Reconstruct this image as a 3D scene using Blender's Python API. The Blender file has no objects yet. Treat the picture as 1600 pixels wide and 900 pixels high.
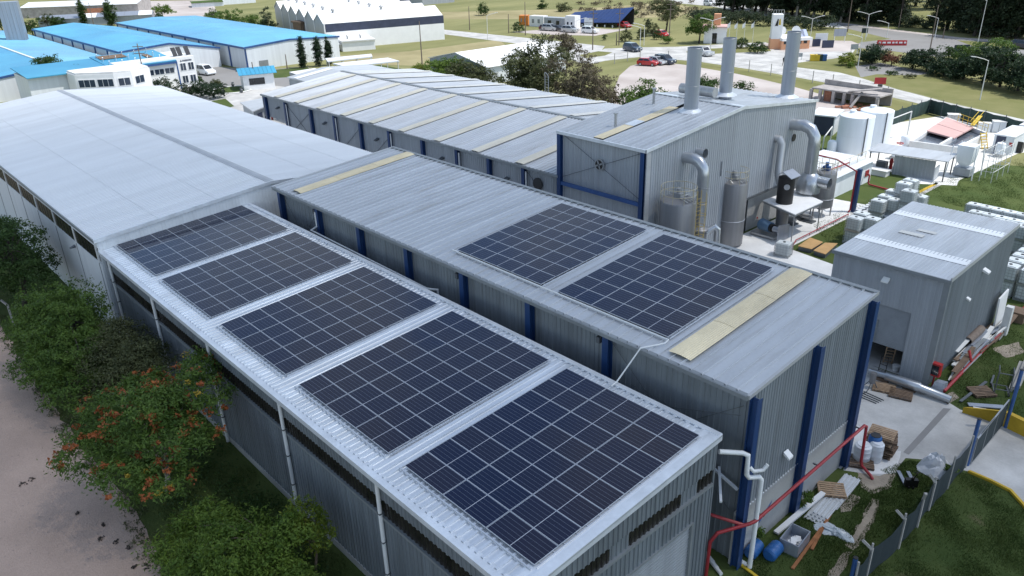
import bpy, bmesh, math, random
from mathutils import Vector, Matrix
R = random.Random(7)
sc = bpy.context.scene
col = sc.collection
# ------------------------------------------------------------------ camera
FPX, YAW, PITCH, ROLL = 1218.7, 2.409976, 0.433157, -0.027829
CAM = Vector((62.9325, -14.4170, 24.5410))
def cam_axes():
    cy, sy, cp, sp = math.cos(YAW), math.sin(YAW), math.cos(PITCH), math.sin(PITCH)
    d = Vector((cy*cp, sy*cp, -sp)); r = Vector((sy, -cy, 0)); u = r.cross(d)
    cr, sr = math.cos(ROLL), math.sin(ROLL)
    return cr*r + sr*u, -sr*r + cr*u, d
AR, AU, AD = cam_axes()
cam = bpy.data.cameras.new('camera'); camo = bpy.data.objects.new('camera', cam); col.objects.link(camo)
cam.sensor_width = 36; cam.lens = 36*FPX/1600; cam.clip_start = .5; cam.clip_end = 3000
camo.matrix_world = Matrix(((AR.x, AU.x, -AD.x, CAM.x), (AR.y, AU.y, -AD.y, CAM.y), (AR.z, AU.z, -AD.z, CAM.z), (0, 0, 0, 1)))
sc.camera = camo
# survey helpers: where a sight line from the survey station meets the ground (or a level z)
def ray(px, py): return AR*((px-800)/FPX) + AU*((450-py)/FPX) + AD
def G(px, py, z=0.0):
    v = ray(px, py); return CAM + v*((z-CAM.z)/v.z)
def HZ(px, py, p):     # height of a vertical at p whose top is sighted at row py
    k = (450-py)/FPX; q = p-CAM; a = AU.dot(q)-k*AD.dot(q); b = AU.z-k*AD.z
    return -a/b+p.z
# ------------------------------------------------------------------ light
SUN_EL, SUN_AZ = math.radians(62), math.radians(40)     # azimuth ccw from +X
w = bpy.data.worlds.new('World'); sc.world = w; w.use_nodes = True
nt = w.node_tree; bg = nt.nodes['Background']
sky = nt.nodes.new('ShaderNodeTexSky'); sky.sky_type = 'NISHITA'; sky.sun_disc = False
sky.sun_elevation = SUN_EL; sky.sun_rotation = math.radians(90)-SUN_AZ
sky.air_density = 1.0; sky.dust_density = .7; sky.ozone_density = 1.0
# broken cloud over the whole sky: soft neutral patches between the blue, the same in every direction
tcw = nt.nodes.new('ShaderNodeTexCoord'); cn = nt.nodes.new('ShaderNodeTexNoise'); cn.inputs['Scale'].default_value = 3.2; cn.inputs['Detail'].default_value = 7; cn.inputs['Roughness'].default_value = .55
nt.links.new(tcw.outputs['Generated'], cn.inputs['Vector'])
cr = nt.nodes.new('ShaderNodeMapRange'); cr.interpolation_type = 'SMOOTHSTEP'; cr.inputs['From Min'].default_value = .40; cr.inputs['From Max'].default_value = .62; cr.inputs['To Max'].default_value = .85; nt.links.new(cn.outputs['Fac'], cr.inputs['Value'])
bw = nt.nodes.new('ShaderNodeRGBToBW'); nt.links.new(sky.outputs[0], bw.inputs[0])
cm = nt.nodes.new('ShaderNodeVectorMath'); cm.operation = 'SCALE'; cm.inputs[0].default_value = (1.32, 1.50, 1.68); nt.links.new(bw.outputs[0], cm.inputs['Scale'])
mxw = nt.nodes.new('ShaderNodeMix'); mxw.data_type = 'RGBA'; nt.links.new(cr.outputs[0], mxw.inputs[0]); nt.links.new(sky.outputs[0], mxw.inputs[6]); nt.links.new(cm.outputs[0], mxw.inputs[7])
nt.links.new(mxw.outputs[2], bg.inputs[0]); bg.inputs[1].default_value = 0.15
sl = bpy.data.lights.new('sun', 'SUN'); sl.energy = 3.1; sl.angle = math.radians(.6); sl.color = (1, .965, .91)
so = bpy.data.objects.new('sun', sl); col.objects.link(so)
sd = Vector((math.cos(SUN_AZ)*math.cos(SUN_EL), math.sin(SUN_AZ)*math.cos(SUN_EL), math.sin(SUN_EL)))
so.rotation_euler = sd.to_track_quat('Z', 'Y').to_euler(); so.location = (40, 60, 80)
sc.view_settings.view_transform = 'Standard'; sc.view_settings.look = 'None'
sc.view_settings.exposure = 0.56; sc.view_settings.gamma = 1
# ------------------------------------------------------------------ materials
MT = {}
def mat(name, c, rough=.6, metal=0.0, var=.12, scale=.6, c2=None, bump=0, bscale=20, stretch=None, isl=0, rnd=0, spec=.4, trans=0, coat=0, fine=0, c3=None, rust=0):
    m = bpy.data.materials.new(name); m.use_nodes = True; MT[name] = m
    n = m.node_tree.nodes; L = m.node_tree.links; b = n['Principled BSDF']
    b.inputs['Roughness'].default_value = rough; b.inputs['Metallic'].default_value = metal
    b.inputs['Specular IOR Level'].default_value = spec
    if coat: b.inputs['Coat Weight'].default_value = coat; b.inputs['Coat Roughness'].default_value = .05
    if trans: b.inputs['Transmission Weight'].default_value = trans
    geo = n.new('ShaderNodeNewGeometry'); vec = geo.outputs['Position']
    if stretch:
        mp = n.new('ShaderNodeMapping'); mp.inputs['Scale'].default_value = stretch; L.new(vec, mp.inputs[0]); vec = mp.outputs[0]
    no = n.new('ShaderNodeTexNoise'); no.inputs['Scale'].default_value = scale; no.inputs['Detail'].default_value = 6; no.inputs['Roughness'].default_value = .62
    L.new(vec, no.inputs['Vector'])
    rp = n.new('ShaderNodeValToRGB'); rp.color_ramp.elements[0].position = .32; rp.color_ramp.elements[1].position = .68
    a = tuple(max(0, x*(1-var)) for x in c); d = c2 or tuple(min(1, x*(1+var)) for x in c)
    rp.color_ramp.elements[0].color = (*a, 1); rp.color_ramp.elements[1].color = (*d, 1)
    if c3: q_ = rp.color_ramp.elements.new(.76); q_.color = (*c3, 1); rp.color_ramp.elements[1].position = .60
    L.new(no.outputs['Fac'], rp.inputs[0]); out = rp.outputs[0]
    def scale_by(sock, amt, out):
        mr = n.new('ShaderNodeMapRange'); mr.inputs['To Min'].default_value = 1-amt; mr.inputs['To Max'].default_value = 1+amt
        L.new(sock, mr.inputs['Value'])
        vm = n.new('ShaderNodeVectorMath'); vm.operation = 'SCALE'; L.new(out, vm.inputs[0]); L.new(mr.outputs[0], vm.inputs['Scale']); return vm.outputs[0]
    if fine:
        n2 = n.new('ShaderNodeTexNoise'); n2.inputs['Scale'].default_value = 9; n2.inputs['Detail'].default_value = 5; n2.inputs['Roughness'].default_value = .7; L.new(geo.outputs['Position'], n2.inputs['Vector'])
        out = scale_by(n2.outputs['Fac'], fine, out)
    if rust:      # patchy stains running with the sheets
        m3 = n.new('ShaderNodeMapping'); m3.inputs['Scale'].default_value = tuple(x*.55 for x in (stretch or (1, 1, 1))); L.new(geo.outputs['Position'], m3.inputs[0])
        n3 = n.new('ShaderNodeTexNoise'); n3.inputs['Scale'].default_value = 1.7; n3.inputs['Detail'].default_value = 8; n3.inputs['Roughness'].default_value = .68; L.new(m3.outputs[0], n3.inputs['Vector'])
        r3 = n.new('ShaderNodeMapRange'); r3.inputs['From Min'].default_value = .54; r3.inputs['From Max'].default_value = .74; r3.inputs['To Max'].default_value = rust; L.new(n3.outputs['Fac'], r3.inputs['Value'])
        x3 = n.new('ShaderNodeMix'); x3.data_type = 'RGBA'; L.new(r3.outputs[0], x3.inputs[0]); L.new(out, x3.inputs[6]); x3.inputs[7].default_value = (c[0]*.52, c[1]*.46, c[2]*.38, 1); out = x3.outputs[2]
    if isl: out = scale_by(geo.outputs['Random Per Island'], isl, out)
    if rnd:
        oi = n.new('ShaderNodeObjectInfo'); out = scale_by(oi.outputs['Random'], rnd, out)
    L.new(out, b.inputs['Base Color'])
    if bump:
        bn = n.new('ShaderNodeTexNoise'); bn.inputs['Scale'].default_value = bscale; bn.inputs['Detail'].default_value = 4; L.new(geo.outputs['Position'], bn.inputs['Vector'])
        bp = n.new('ShaderNodeBump'); bp.inputs['Strength'].default_value = bump; bp.inputs['Distance'].default_value = .05
        L.new(bn.outputs['Fac'], bp.inputs['Height']); L.new(bp.outputs[0], b.inputs['Normal'])
    return m
def leafmat(name, c, c2, tl=.35):
    m = bpy.data.materials.new(name); m.use_nodes = True; MT[name] = m
    n = m.node_tree.nodes; L = m.node_tree.links; b = n['Principled BSDF']; b.inputs['Roughness'].default_value = .55; b.inputs['Specular IOR Level'].default_value = .25
    geo = n.new('ShaderNodeNewGeometry'); mx = n.new('ShaderNodeMix'); mx.data_type = 'RGBA'
    no = n.new('ShaderNodeTexNoise'); no.inputs['Scale'].default_value = .9; L.new(geo.outputs['Position'], no.inputs['Vector'])
    av = n.new('ShaderNodeMath'); av.operation = 'MULTIPLY_ADD'; av.inputs[1].default_value = .6; L.new(geo.outputs['Random Per Island'], av.inputs[0])
    s = n.new('ShaderNodeMath'); s.operation = 'MULTIPLY_ADD'; s.inputs[1].default_value = 1.4; s.inputs[2].default_value = -.5; L.new(no.outputs['Fac'], s.inputs[0]); L.new(s.outputs[0], av.inputs[2])
    av.use_clamp = True
    L.new(av.outputs[0], mx.inputs[0]); mx.inputs[6].default_value = (*c, 1); mx.inputs[7].default_value = (*c2, 1)
    L.new(mx.outputs[2], b.inputs['Base Color'])
    tr = n.new('ShaderNodeBsdfTranslucent'); L.new(mx.outputs[2], tr.inputs[0])
    ms = n.new('ShaderNodeMixShader'); ms.inputs[0].default_value = tl
    o = n['Material Output']; L.new(b.outputs[0], ms.inputs[1]); L.new(tr.outputs[0], ms.inputs[2]); L.new(ms.outputs[0], o.inputs[0])
    return m
STX = (.25, 2.5, .25); STV = (3.2, 3.2, .12)
mat('roof_galv', (.50, .52, .54), .42, .35, .09, .9, rnd=.05, stretch=(1.4, .18, 1), fine=.09, rust=.45)
mat('roof_new', (.72, .75, .78), .30, .5, .10, .9, rnd=.05, stretch=(1.4, .2, 1), fine=.06, rust=.2)
mat('roof_white', (.665, .685, .70), .5, .05, .05, .5, rnd=.025, stretch=(.8, .12, 1), fine=.05, rust=.14)
mat('roof_grey', (.46, .47, .475), .5, .2, .12, .8, rnd=.07, stretch=(1.5, .15, 1), fine=.08)
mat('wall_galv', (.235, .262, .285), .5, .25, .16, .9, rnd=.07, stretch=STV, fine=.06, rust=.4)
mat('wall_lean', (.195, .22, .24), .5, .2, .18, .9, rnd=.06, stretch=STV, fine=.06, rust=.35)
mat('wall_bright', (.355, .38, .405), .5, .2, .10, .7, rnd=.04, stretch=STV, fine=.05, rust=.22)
mat('wall_white', (.66, .69, .71), .55, 0, .07, .5, stretch=STV, fine=.04)
mat('paint_white', (.78, .78, .77), .5, 0, .05, .6, fine=.04)
mat('flash', (.70, .73, .76), .35, .25, .12, 1.2, fine=.06)
mat('trim_grey', (.25, .27, .28), .5, .3, .12, 1)
mat('trim_dark', (.10, .11, .12), .5, .2, .2, 1)
mat('steel_blue', (.017, .050, .145), .4, 0, .18, 1.2, stretch=STV, fine=.12)
mat('beam_blue', (.035, .09, .24), .45, 0, .15, 1.2)
mat('stone', (.33, .27, .24), .95, 0, .25, 6)
mat('sky_pale', (.60, .565, .46), .45, 0, .12, .9, stretch=(1, .35, 1), rnd=.06, fine=.12)
mat('ridge_grey', (.40, .42, .44), .5, .1, .1, 1)
mat('lap_grey', (.60, .615, .63), .5, .05, .1, 1)
mat('cage_yellow', (.45, .33, .10), .6, 0, .1, 1)
mat('skylight', (.68, .58, .38), .45, 0, .16, .9, stretch=(1, .35, 1), rnd=.08, fine=.16, rust=.45)
mat('skylight_white', (.80, .82, .82), .4, 0, .05, 1)
mat('strip_dark', (.022, .020, .018), .25, 0, .5, 1.2, spec=.5)
mat('render', (.36, .36, .35), .85, 0, .10, .7, bump=.25, bscale=14, stretch=(1, 1, .4), fine=.12)
mat('concrete', (.42, .415, .40), .8, 0, .2, .35, c3=(.58, .575, .56), bump=.2, bscale=12, fine=.16)
mat('concrete_white', (.66, .66, .65), .75, 0, .13, .4, fine=.14)
mat('asphalt', (.22, .215, .21), .85, 0, .12, .08, fine=.1)
mat('asphalt_dark', (.12, .12, .122), .85, 0, .14, .1, fine=.12)
mat('lot', (.38, .33, .305), .9, 0, .10, .09, c2=(.50, .455, .43), fine=.12)
mat('dirt', (.44, .325, .262), .95, 0, .13, .22, bump=.5, bscale=14, fine=.24)
mat('soil', (.30, .255, .20), .95, 0, .2, 1.2, bump=.4, bscale=9, fine=.2)
mat('gravel_white', (.66, .65, .61), .9, 0, .12, .6, bump=.3, bscale=10, fine=.14)
mat('lawn', (.052, .082, .022), .95, 0, .0, .22, c2=(.088, .112, .035), bump=.6, bscale=9, fine=.25, spec=.15)
mat('lawn_dark', (.036, .060, .017), .95, 0, .0, .35, c2=(.060, .083, .026), c3=(.15, .125, .075), bump=.6, bscale=9, fine=.3, spec=.1)
mat('field', (.145, .155, .065), .95, 0, .0, .05, c2=(.255, .245, .115), bump=.6, bscale=1.2, fine=.30, spec=.1, stretch=(1.6, .5, 1))
mat('field_dry', (.24, .215, .11), .95, 0, .1, .06, c2=(.36, .315, .18), fine=.25, spec=.1)
mat('verge', (.14, .15, .055), .95, 0, .0, .15, c2=(.21, .20, .09), fine=.22, spec=.1)
mat('steel', (.24, .24, .245), .42, .5, .10, 1.0, stretch=STV, fine=.05)
mat('steel_dull', (.40, .41, .42), .42, .6, .14, 1.0, stretch=STV, fine=.08)
mat('duct', (.46, .48, .50), .28, .75, .08, 1.2, fine=.05)
mat('stack_grey', (.34, .37, .42), .4, .5, .10, .8, stretch=STV, fine=.05)
mat('black', (.016, .015, .015), .5, 0, .3, 1)
mat('black_plastic', (.03, .03, .032), .45, 0, .2, 1)
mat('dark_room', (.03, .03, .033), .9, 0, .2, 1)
mat('pvc', (.72, .73, .72), .4, 0, .05, 1.2, fine=.06)
mat('red', (.36, .022, .022), .4, 0, .12, 1.2)
mat('red_pipe', (.30, .028, .034), .4, 0, .15, 1.2, fine=.1)
mat('yellow', (.60, .42, .03), .5, 0, .12, 1.2)
mat('yellow_paint', (.50, .33, .025), .7, 0, .16, .9, fine=.15)
mat('orange', (.62, .20, .03), .5, 0, .12, 1.2)
mat('orange_paint', (.70, .36, .20), .7, 0, .06, .9)
mat('blue_roof', (.042, .235, .42), .42, .0, .10, .045, rnd=.05, c2=(.070, .34, .50), fine=.06)
mat('blue_deep', (.010, .032, .125), .45, 0, .1, .5, rnd=.04)
mat('blue_plastic', (.022, .10, .28), .38, 0, .1, 2, fine=.08)
mat('tank_white', (.74, .78, .82), .4, 0, .04, .5, stretch=STV, fine=.03)
mat('ibc_white', (.62, .66, .66), .45, 0, .06, 1.2, rnd=.10)
mat('cage', (.42, .44, .45), .4, .6, .1, 2)
mat('wood', (.34, .235, .15), .8, 0, .2, 3, rnd=.2, fine=.2)
mat('wood_dark', (.16, .11, .075), .85, 0, .2, 3, rnd=.2, fine=.2)
mat('wood_rust', (.30, .125, .05), .85, 0, .25, 3, fine=.25)
mat('ply', (.48, .29, .12), .7, 0, .12, 1.5, fine=.1)
mat('mesh_green', (.028, .055, .050), .8, 0, .2, 1, fine=.2, stretch=(1, 1, .5))
mat('mesh_dark', (.020, .032, .038), .8, 0, .15, 1.5, fine=.12)
mat('post_concrete', (.34, .33, .31), .85, 0, .12, 2)
mat('pole_wood', (.17, .135, .11), .85, 0, .2, 2, stretch=STV)
mat('pole_white', (.66, .66, .64), .5, 0, .06, 2)
mat('glass_dark', (.012, .016, .022), .08, 0, .3, 1, spec=.6)
mat('glass_blue', (.03, .045, .07), .1, 0, .3, .6, spec=.6)
mat('brick', (.36, .16, .10), .9, 0, .2, 2, fine=.2)
mat('ruin', (.36, .335, .32), .9, 0, .22, .9, fine=.22)
mat('tyre', (.018, .018, .018), .8, 0, .2, 3)
mat('rim', (.45, .46, .47), .35, .7, .1, 3)
mat('car_white', (.78, .79, .80), .25, 0, .02, 1, coat=.8)
mat('car_silver', (.50, .52, .54), .3, .5, .03, 1, coat=.8)
mat('car_red', (.45, .018, .022), .25, 0, .04, 1, coat=.8)
mat('car_blue', (.03, .05, .085), .25, .2, .04, 1, coat=.8)
mat('car_dark', (.045, .045, .055), .25, .2, .04, 1, coat=.8)
mat('car_maroon', (.12, .03, .045), .25, .1, .04, 1, coat=.8)
mat('lamp_lens', (.8, .8, .76), .15, 0, .02, 1)
mat('tail_red', (.4, .01, .01), .2, 0, .02, 1)
mat('tarp', (.66, .68, .70), .45, 0, .06, 2, bump=.5, bscale=5)
mat('film', (.50, .55, .58), .3, 0, .12, 2, bump=.5, bscale=5)
mat('sheet_fibre', (.50, .52, .53), .6, 0, .08, 1.5, rnd=.06, fine=.08)
mat('cladding_navy', (.05, .06, .10), .4, .2, .15, 1)
mat('pink_cover', (.56, .36, .33), .7, 0, .08, .4, fine=.06)
mat('water_dark', (.09, .11, .14), .15, 0, .3, 1)
mat('bark', (.15, .115, .085), .9, 0, .25, 4, bump=.4, bscale=15, stretch=(3, 3, .8))
mat('bark_pale', (.30, .27, .23), .9, 0, .2, 4, stretch=(3, 3, .8))
mat('bark_dark', (.05, .042, .036), .9, 0, .25, 4)
leafmat('leaf_dark', (.022, .052, .013), (.060, .108, .025))
leafmat('leaf_green', (.044, .092, .016), (.12, .19, .034))
leafmat('leaf_bright', (.050, .105, .016), (.15, .22, .032))
leafmat('leaf_lime', (.10, .16, .02), (.24, .27, .035))
leafmat('leaf_olive', (.052, .066, .028), (.12, .132, .054))
leafmat('leaf_brown', (.085, .072, .045), (.17, .145, .095))
leafmat('leaf_rust', (.27, .075, .026), (.42, .14, .045))
leafmat('leaf_yellow', (.36, .24, .03), (.46, .34, .05))
leafmat('leaf_cypress', (.014, .034, .016), (.034, .062, .026))
leafmat('leaf_euca', (.022, .040, .020), (.060, .082, .040))
leafmat('leaf_red', (.12, .05, .03), (.20, .09, .05))
leafmat('grass_blade', (.046, .082, .020), (.105, .145, .040), .25)
# solar cell face: cells, busbars as print on the laminate (module-local metres)
def cellmat():
    m = bpy.data.materials.new('cells'); m.use_nodes = True; MT['cells'] = m
    n = m.node_tree.nodes; L = m.node_tree.links; b = n['Principled BSDF']
    tc = n.new('ShaderNodeTexCoord'); sp = n.new('ShaderNodeSeparateXYZ'); L.new(tc.outputs['Object'], sp.inputs[0])
    def line(sock, pitch, wid):
        a = n.new('ShaderNodeMath'); a.operation = 'PINGPONG'; a.inputs[1].default_value = pitch/2; L.new(sock, a.inputs[0])
        c = n.new('ShaderNodeMath'); c.operation = 'LESS_THAN'; c.inputs[1].default_value = wid; L.new(a.outputs[0], c.inputs[0]); return c.outputs[0]
    l1 = line(sp.outputs['Y'], .1725, .0050); l2 = line(sp.outputs['X'], .09, .0016); l3 = line(sp.outputs['Y'], .0345, .0009)
    oi = n.new('ShaderNodeObjectInfo')
    mx = n.new('ShaderNodeMix'); mx.data_type = 'RGBA'; L.new(oi.outputs['Random'], mx.inputs[0])
    mx.inputs[6].default_value = (.004, .009, .034, 1); mx.inputs[7].default_value = (.012, .013, .030, 1)
    cur = mx.outputs[2]
    for s, c, f in ((l3, (.09, .10, .13, 1), .12), (l2, (.06, .07, .11, 1), .25), (l1, (.22, .25, .31, 1), .6)):
        fm = n.new('ShaderNodeMath'); fm.operation = 'MULTIPLY'; fm.inputs[1].default_value = f; L.new(s, fm.inputs[0])
        k = n.new('ShaderNodeMix'); k.data_type = 'RGBA'; L.new(fm.outputs[0], k.inputs[0]); L.new(cur, k.inputs[6]); k.inputs[7].default_value = c; cur = k.outputs[2]
    L.new(cur, b.inputs['Base Color']); b.inputs['Roughness'].default_value = .10; b.inputs['Specular IOR Level'].default_value = .34
    return m
cellmat()
mat('backsheet', (.55, .57, .62), .4, 0, .03, 1)
mat('rail_buff', (.40, .36, .25), .6, 0, .15, 2)
mat('blower_blue', (.09, .16, .25), .45, 0, .15, 2, fine=.1)
mat('door_grey', (.26, .285, .31), .5, .1, .1, 1)
mat('strip_pale', (.56, .56, .53), .5, 0, .1, 1, fine=.1)
mat('alu', (.62, .64, .67), .35, .6, .05, 2)
# ------------------------------------------------------------------ mesh builder
class MB:
    def __init__(s): s.v = []; s.f = []; s.sm = False
    def pts(s, P): i = len(s.v); s.v += [tuple(p) for p in P]; return i
    def face(s, P): i = s.pts(P); s.f.append(tuple(range(i, i+len(P)))); return s
    def box(s, a, b, rz=0, c=None):
        x0, y0, z0 = a; x1, y1, z1 = b
        P = [(x, y, z) for z in (z0, z1) for x, y in ((x0, y0), (x1, y0), (x1, y1), (x0, y1))]
        if rz:
            cx, cy = c or ((x0+x1)/2, (y0+y1)/2); k, q = math.cos(rz), math.sin(rz)
            P = [(cx+(x-cx)*k-(y-cy)*q, cy+(x-cx)*q+(y-cy)*k, z) for x, y, z in P]
        i = s.pts(P)
        for q in ((0, 3, 2, 1), (4, 5, 6, 7), (0, 1, 5, 4), (1, 2, 6, 5), (2, 3, 7, 6), (3, 0, 4, 7)): s.f.append(tuple(i+k for k in q))
        return s
    def beam(s, p0, p1, w=.1, h=None, up=(0, 0, 1)):
        p0 = Vector(p0); p1 = Vector(p1); d = (p1-p0).normalized(); up = Vector(up)
        if abs(d.dot(up)) > .98: up = Vector((1, 0, 0))
        a = d.cross(up).normalized()*(w/2); c = a.cross(d).normalized()*((h or w)/2)
        i = s.pts([p+o for p in (p0, p1) for o in (a+c, -a+c, -a-c, a-c)])
        for q in ((0, 1, 2, 3), (7, 6, 5, 4), (0, 4, 5, 1), (1, 5, 6, 2), (2, 6, 7, 3), (3, 7, 4, 0)): s.f.append(tuple(i+k for k in q))
        return s
    def tube(s, P, r, n=8, cap=True):
        P = [Vector(p) for p in P]; rr = r if isinstance(r, (list, tuple)) else [r]*len(P); s.sm = True
        rings = []; pa = None
        for k, p in enumerate(P):
            d = ((P[k+1]-p) if k == 0 else (p-P[k-1]) if k == len(P)-1 else (P[k+1]-P[k]).normalized()+(P[k]-P[k-1]).normalized()).normalized()
            if pa is None: pa = d.orthogonal().normalized()
            a = (pa-d*pa.dot(d)); a = a.normalized() if a.length > 1e-6 else d.orthogonal().normalized(); pa = a; b = d.cross(a)
            i = s.pts([p+(a*math.cos(t)+b*math.sin(t))*rr[k] for t in [2*math.pi*j/n for j in range(n)]]); rings.append(i)
        for i, j in zip(rings, rings[1:]):
            for k in range(n): s.f.append((i+k, i+(k+1) % n, j+(k+1) % n, j+k))
        if cap:
            s.f.append(tuple(rings[0]+k for k in range(n))[::-1]); s.f.append(tuple(rings[-1]+k for k in range(n)))
        return s
    def cyl(s, c, r, z0, z1, n=20, r1=None): return s.tube([(c[0], c[1], z0), (c[0], c[1], z1)], [r, r if r1 is None else r1], n)
    def lathe(s, c, prof, n=20):   # prof: (r, z) bottom to top
        return s.tube([(c[0], c[1], z) for r, z in prof], [max(r, 1e-3) for r, z in prof], n)
    def ring(s, c, R_, r, n=20, m=5):
        s.sm = True; i = len(s.v)
        for k in range(n):
            a = 2*math.pi*k/n
            for j in range(m):
                b = 2*math.pi*j/m; q = R_+r*math.cos(b); s.v.append((c[0]+q*math.cos(a), c[1]+q*math.sin(a), c[2]+r*math.sin(b)))
        for k in range(n):
            for j in range(m): s.f.append((i+k*m+j, i+((k+1) % n)*m+j, i+((k+1) % n)*m+(j+1) % m, i+k*m+(j+1) % m))
        return s
    def prism(s, poly, z0, z1):
        n = len(poly); i = s.pts([(p[0], p[1], z0) for p in poly]+[(p[0], p[1], z1) for p in poly])
        s.f.append(tuple(i+k for k in range(n))[::-1]); s.f.append(tuple(i+n+k for k in range(n)))
        for k in range(n): s.f.append((i+k, i+(k+1) % n, i+n+(k+1) % n, i+n+k))
        return s
    def extr(s, poly, d):         # any planar polygon (3d) extruded by vector d
        n = len(poly); d = Vector(d); i = s.pts([Vector(p) for p in poly]+[Vector(p)+d for p in poly])
        s.f.append(tuple(i+k for k in range(n))); s.f.append(tuple(i+n+k for k in range(n))[::-1])
        for k in range(n): s.f.append((i+k, i+n+k, i+n+(k+1) % n, i+(k+1) % n))
        return s
    def mesh(s, name, m, off=None, smooth=None):
        me = bpy.data.meshes.new(name)
        v = s.v if off is None else [(x-off[0], y-off[1], z-off[2]) for x, y, z in s.v]
        me.from_pydata(v, [], s.f)
        bm = bmesh.new(); bm.from_mesh(me); bmesh.ops.recalc_face_normals(bm, faces=bm.faces); bm.to_mesh(me); bm.free()
        if isinstance(m, str): m = MT[m]
        me.materials.append(m)
        if s.sm if smooth is None else smooth:
            me.shade_smooth(); me.set_sharp_from_angle(angle=.7)
        return me
    def build(s, name, m, parent=None, local=False):   # world-coordinate geometry unless local
        off = None if (local or parent is None) else wloc(parent)
        o = bpy.data.objects.new(name, s.mesh(name, m, off)); col.objects.link(o)
        if parent is not None: o.parent = parent
        return o
def wloc(o):
    p = Vector((0, 0, 0))
    while o is not None: p = p+o.location; o = o.parent
    return p
def tag(o, label=None, cat=None, group=None, kind=None):
    for k, v in (('label', label), ('category', cat), ('group', group), ('kind', kind)):
        if v: o[k] = v
    return o
def thing(name, label, cat, loc=(0, 0, 0), rz=0, group=None):
    o = bpy.data.objects.new(name, None); col.objects.link(o); o.location = loc; o.rotation_euler = (0, 0, rz); o.empty_display_size = .3
    return tag(o, label, cat, group)
def solo(name, mb, m, label, cat, group=None, base=None):   # thing that is one mesh, origin at its base
    if base is None:
        xs = [p[0] for p in mb.v]; ys = [p[1] for p in mb.v]; zs = [p[2] for p in mb.v]; base = ((min(xs)+max(xs))/2, (min(ys)+max(ys))/2, min(zs))
    o = bpy.data.objects.new(name, mb.mesh(name, m, base)); col.objects.link(o); o.location = base
    return tag(o, label, cat, group)
KIDS = {}
def copy_tree(o, parent=None):
    c = o.copy(); col.objects.link(c)
    if parent is not None: c.parent = parent
    for ch in list(o.children): copy_tree(ch, c)
    return c
def inst(name, me, parent, o, ux, uy):     # shared mesh placed by origin and its local x / y axes
    ux = Vector(ux).normalized(); uy = Vector(uy).normalized(); uz = ux.cross(uy)
    ob = bpy.data.objects.new(name, me); col.objects.link(ob); ob.parent = parent
    q = Vector(o)-wloc(parent)
    ob.matrix_basis = Matrix(((ux.x, uy.x, uz.x, q.x), (ux.y, uy.y, uz.y, q.y), (ux.z, uy.z, uz.z, q.z), (0, 0, 0, 1)))
    return ob
# ribbed steel sheet: profile across (x,z), length along y; zt/zb give end cut lines
def profile(wd, pitch, h, top=.25, kind='trap'):
    n = max(1, round(wd/pitch)); p = wd/n; P = []
    for k in range(n):
        x = k*p
        if kind == 'trap': P += [(x+.04*p, 0), (x+(.5-top/2-.06)*p, 0), (x+(.5-top/2)*p, h), (x+(.5+top/2)*p, h), (x+(.5+top/2+.06)*p, 0)]
        else: P += [(x, h), (x+.035, h), (x+.055, 0), (x+p-.02, 0)]      # pan with one upstand rib
    if kind == 'trap': P = [(0, 0)]+P+[(wd, 0)]
    else: P += [(wd, h*.9)]
    return P
def sheet_mesh(name, prof, L0, L1, m, lo=None, hi=None):
    mb = MB(); n = len(prof)
    mb.pts([(x, lo(x) if lo else L0, z) for x, z in prof]+[(x, hi(x) if hi else L1, z) for x, z in prof])
    for k in range(n-1): mb.f.append((k, k+1, n+k+1, n+k))
    me = bpy.data.meshes.new(name); me.from_pydata(mb.v, [], mb.f); me.materials.append(MT[m]); return me
def run(name, root, m, prof_args, o, ux, uy, total, length, pitch, skip=(), kind='trap', lo=None, hi=None, m_of=None):
    """a run of equal sheets side by side along ux, each `length` long along uy"""
    n = max(1, round(total/pitch)); wd = total/n; P = profile(wd, *prof_args, kind=kind); o = Vector(o); U = Vector(ux).normalized(); out = []
    shared = {}
    for k in range(n):
        c = (k+.5)*wd
        if any(a < c < b for a, b in skip): continue
        mm = m_of(k) if m_of else m
        if lo or hi:
            x0 = k*wd
            me = sheet_mesh(name, P, 0, length, mm, (lambda x: lo(x0+x)) if lo else None, (lambda x: hi(x0+x)) if hi else None)
        else:
            if mm not in shared: shared[mm] = sheet_mesh(name, P, 0, length, mm)
            me = shared[mm]
        out.append(inst(name, me, root, o+U*(k*wd), ux, uy))
    return out
# ------------------------------------------------------------------ ground
def sheet(name, pts, m, z, kind='structure', label=None):
    mb = MB(); mb.face([(p[0], p[1], z) for p in pts]); o = mb.build(name, m); o['kind'] = kind
    return o
def px(*P): return [G(*p) for p in P]
def heading(x0, y0, x1, y1): a, c = G(x0, y0), G(x1, y1); return math.atan2(c.y-a.y, c.x-a.x)
gp = MB(); gp.face([(-1600, -1200, 0), (1200, -1200, 0), (1200, 1800, 0), (-1600, 1800, 0)]); g = gp.build('ground', 'field'); g['kind'] = 'structure'
sheet('lawn', [(-75, -60), (110, -60), (110, 75), (46, 84), (36, 78), (20, 90), (-20, 75), (-75, 75)], 'lawn', .004)
def wob(P, amp=.35, step=1.0):
    out = []
    for a, b in zip(P, P[1:]+P[:1]):
        n = max(1, int((Vector(b)-Vector(a)).length/step))
        for k in range(n):
            t = k/n; q = Vector(a).lerp(Vector(b), t); out.append((q.x+R.uniform(-amp, amp), q.y+R.uniform(-amp, amp)))
    return out
edge = e = [tuple(G(*p)[:2]) for p in ((-140, 300), (0, 500), (40, 575), (75, 625), (120, 690), (190, 765), (232, 840), (262, 910))]
sheet('dirt_track', wob(e+[(40, -7.6), (75, -9), (75, -70), (-90, -70)], .16, .7), 'dirt', .008)
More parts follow.
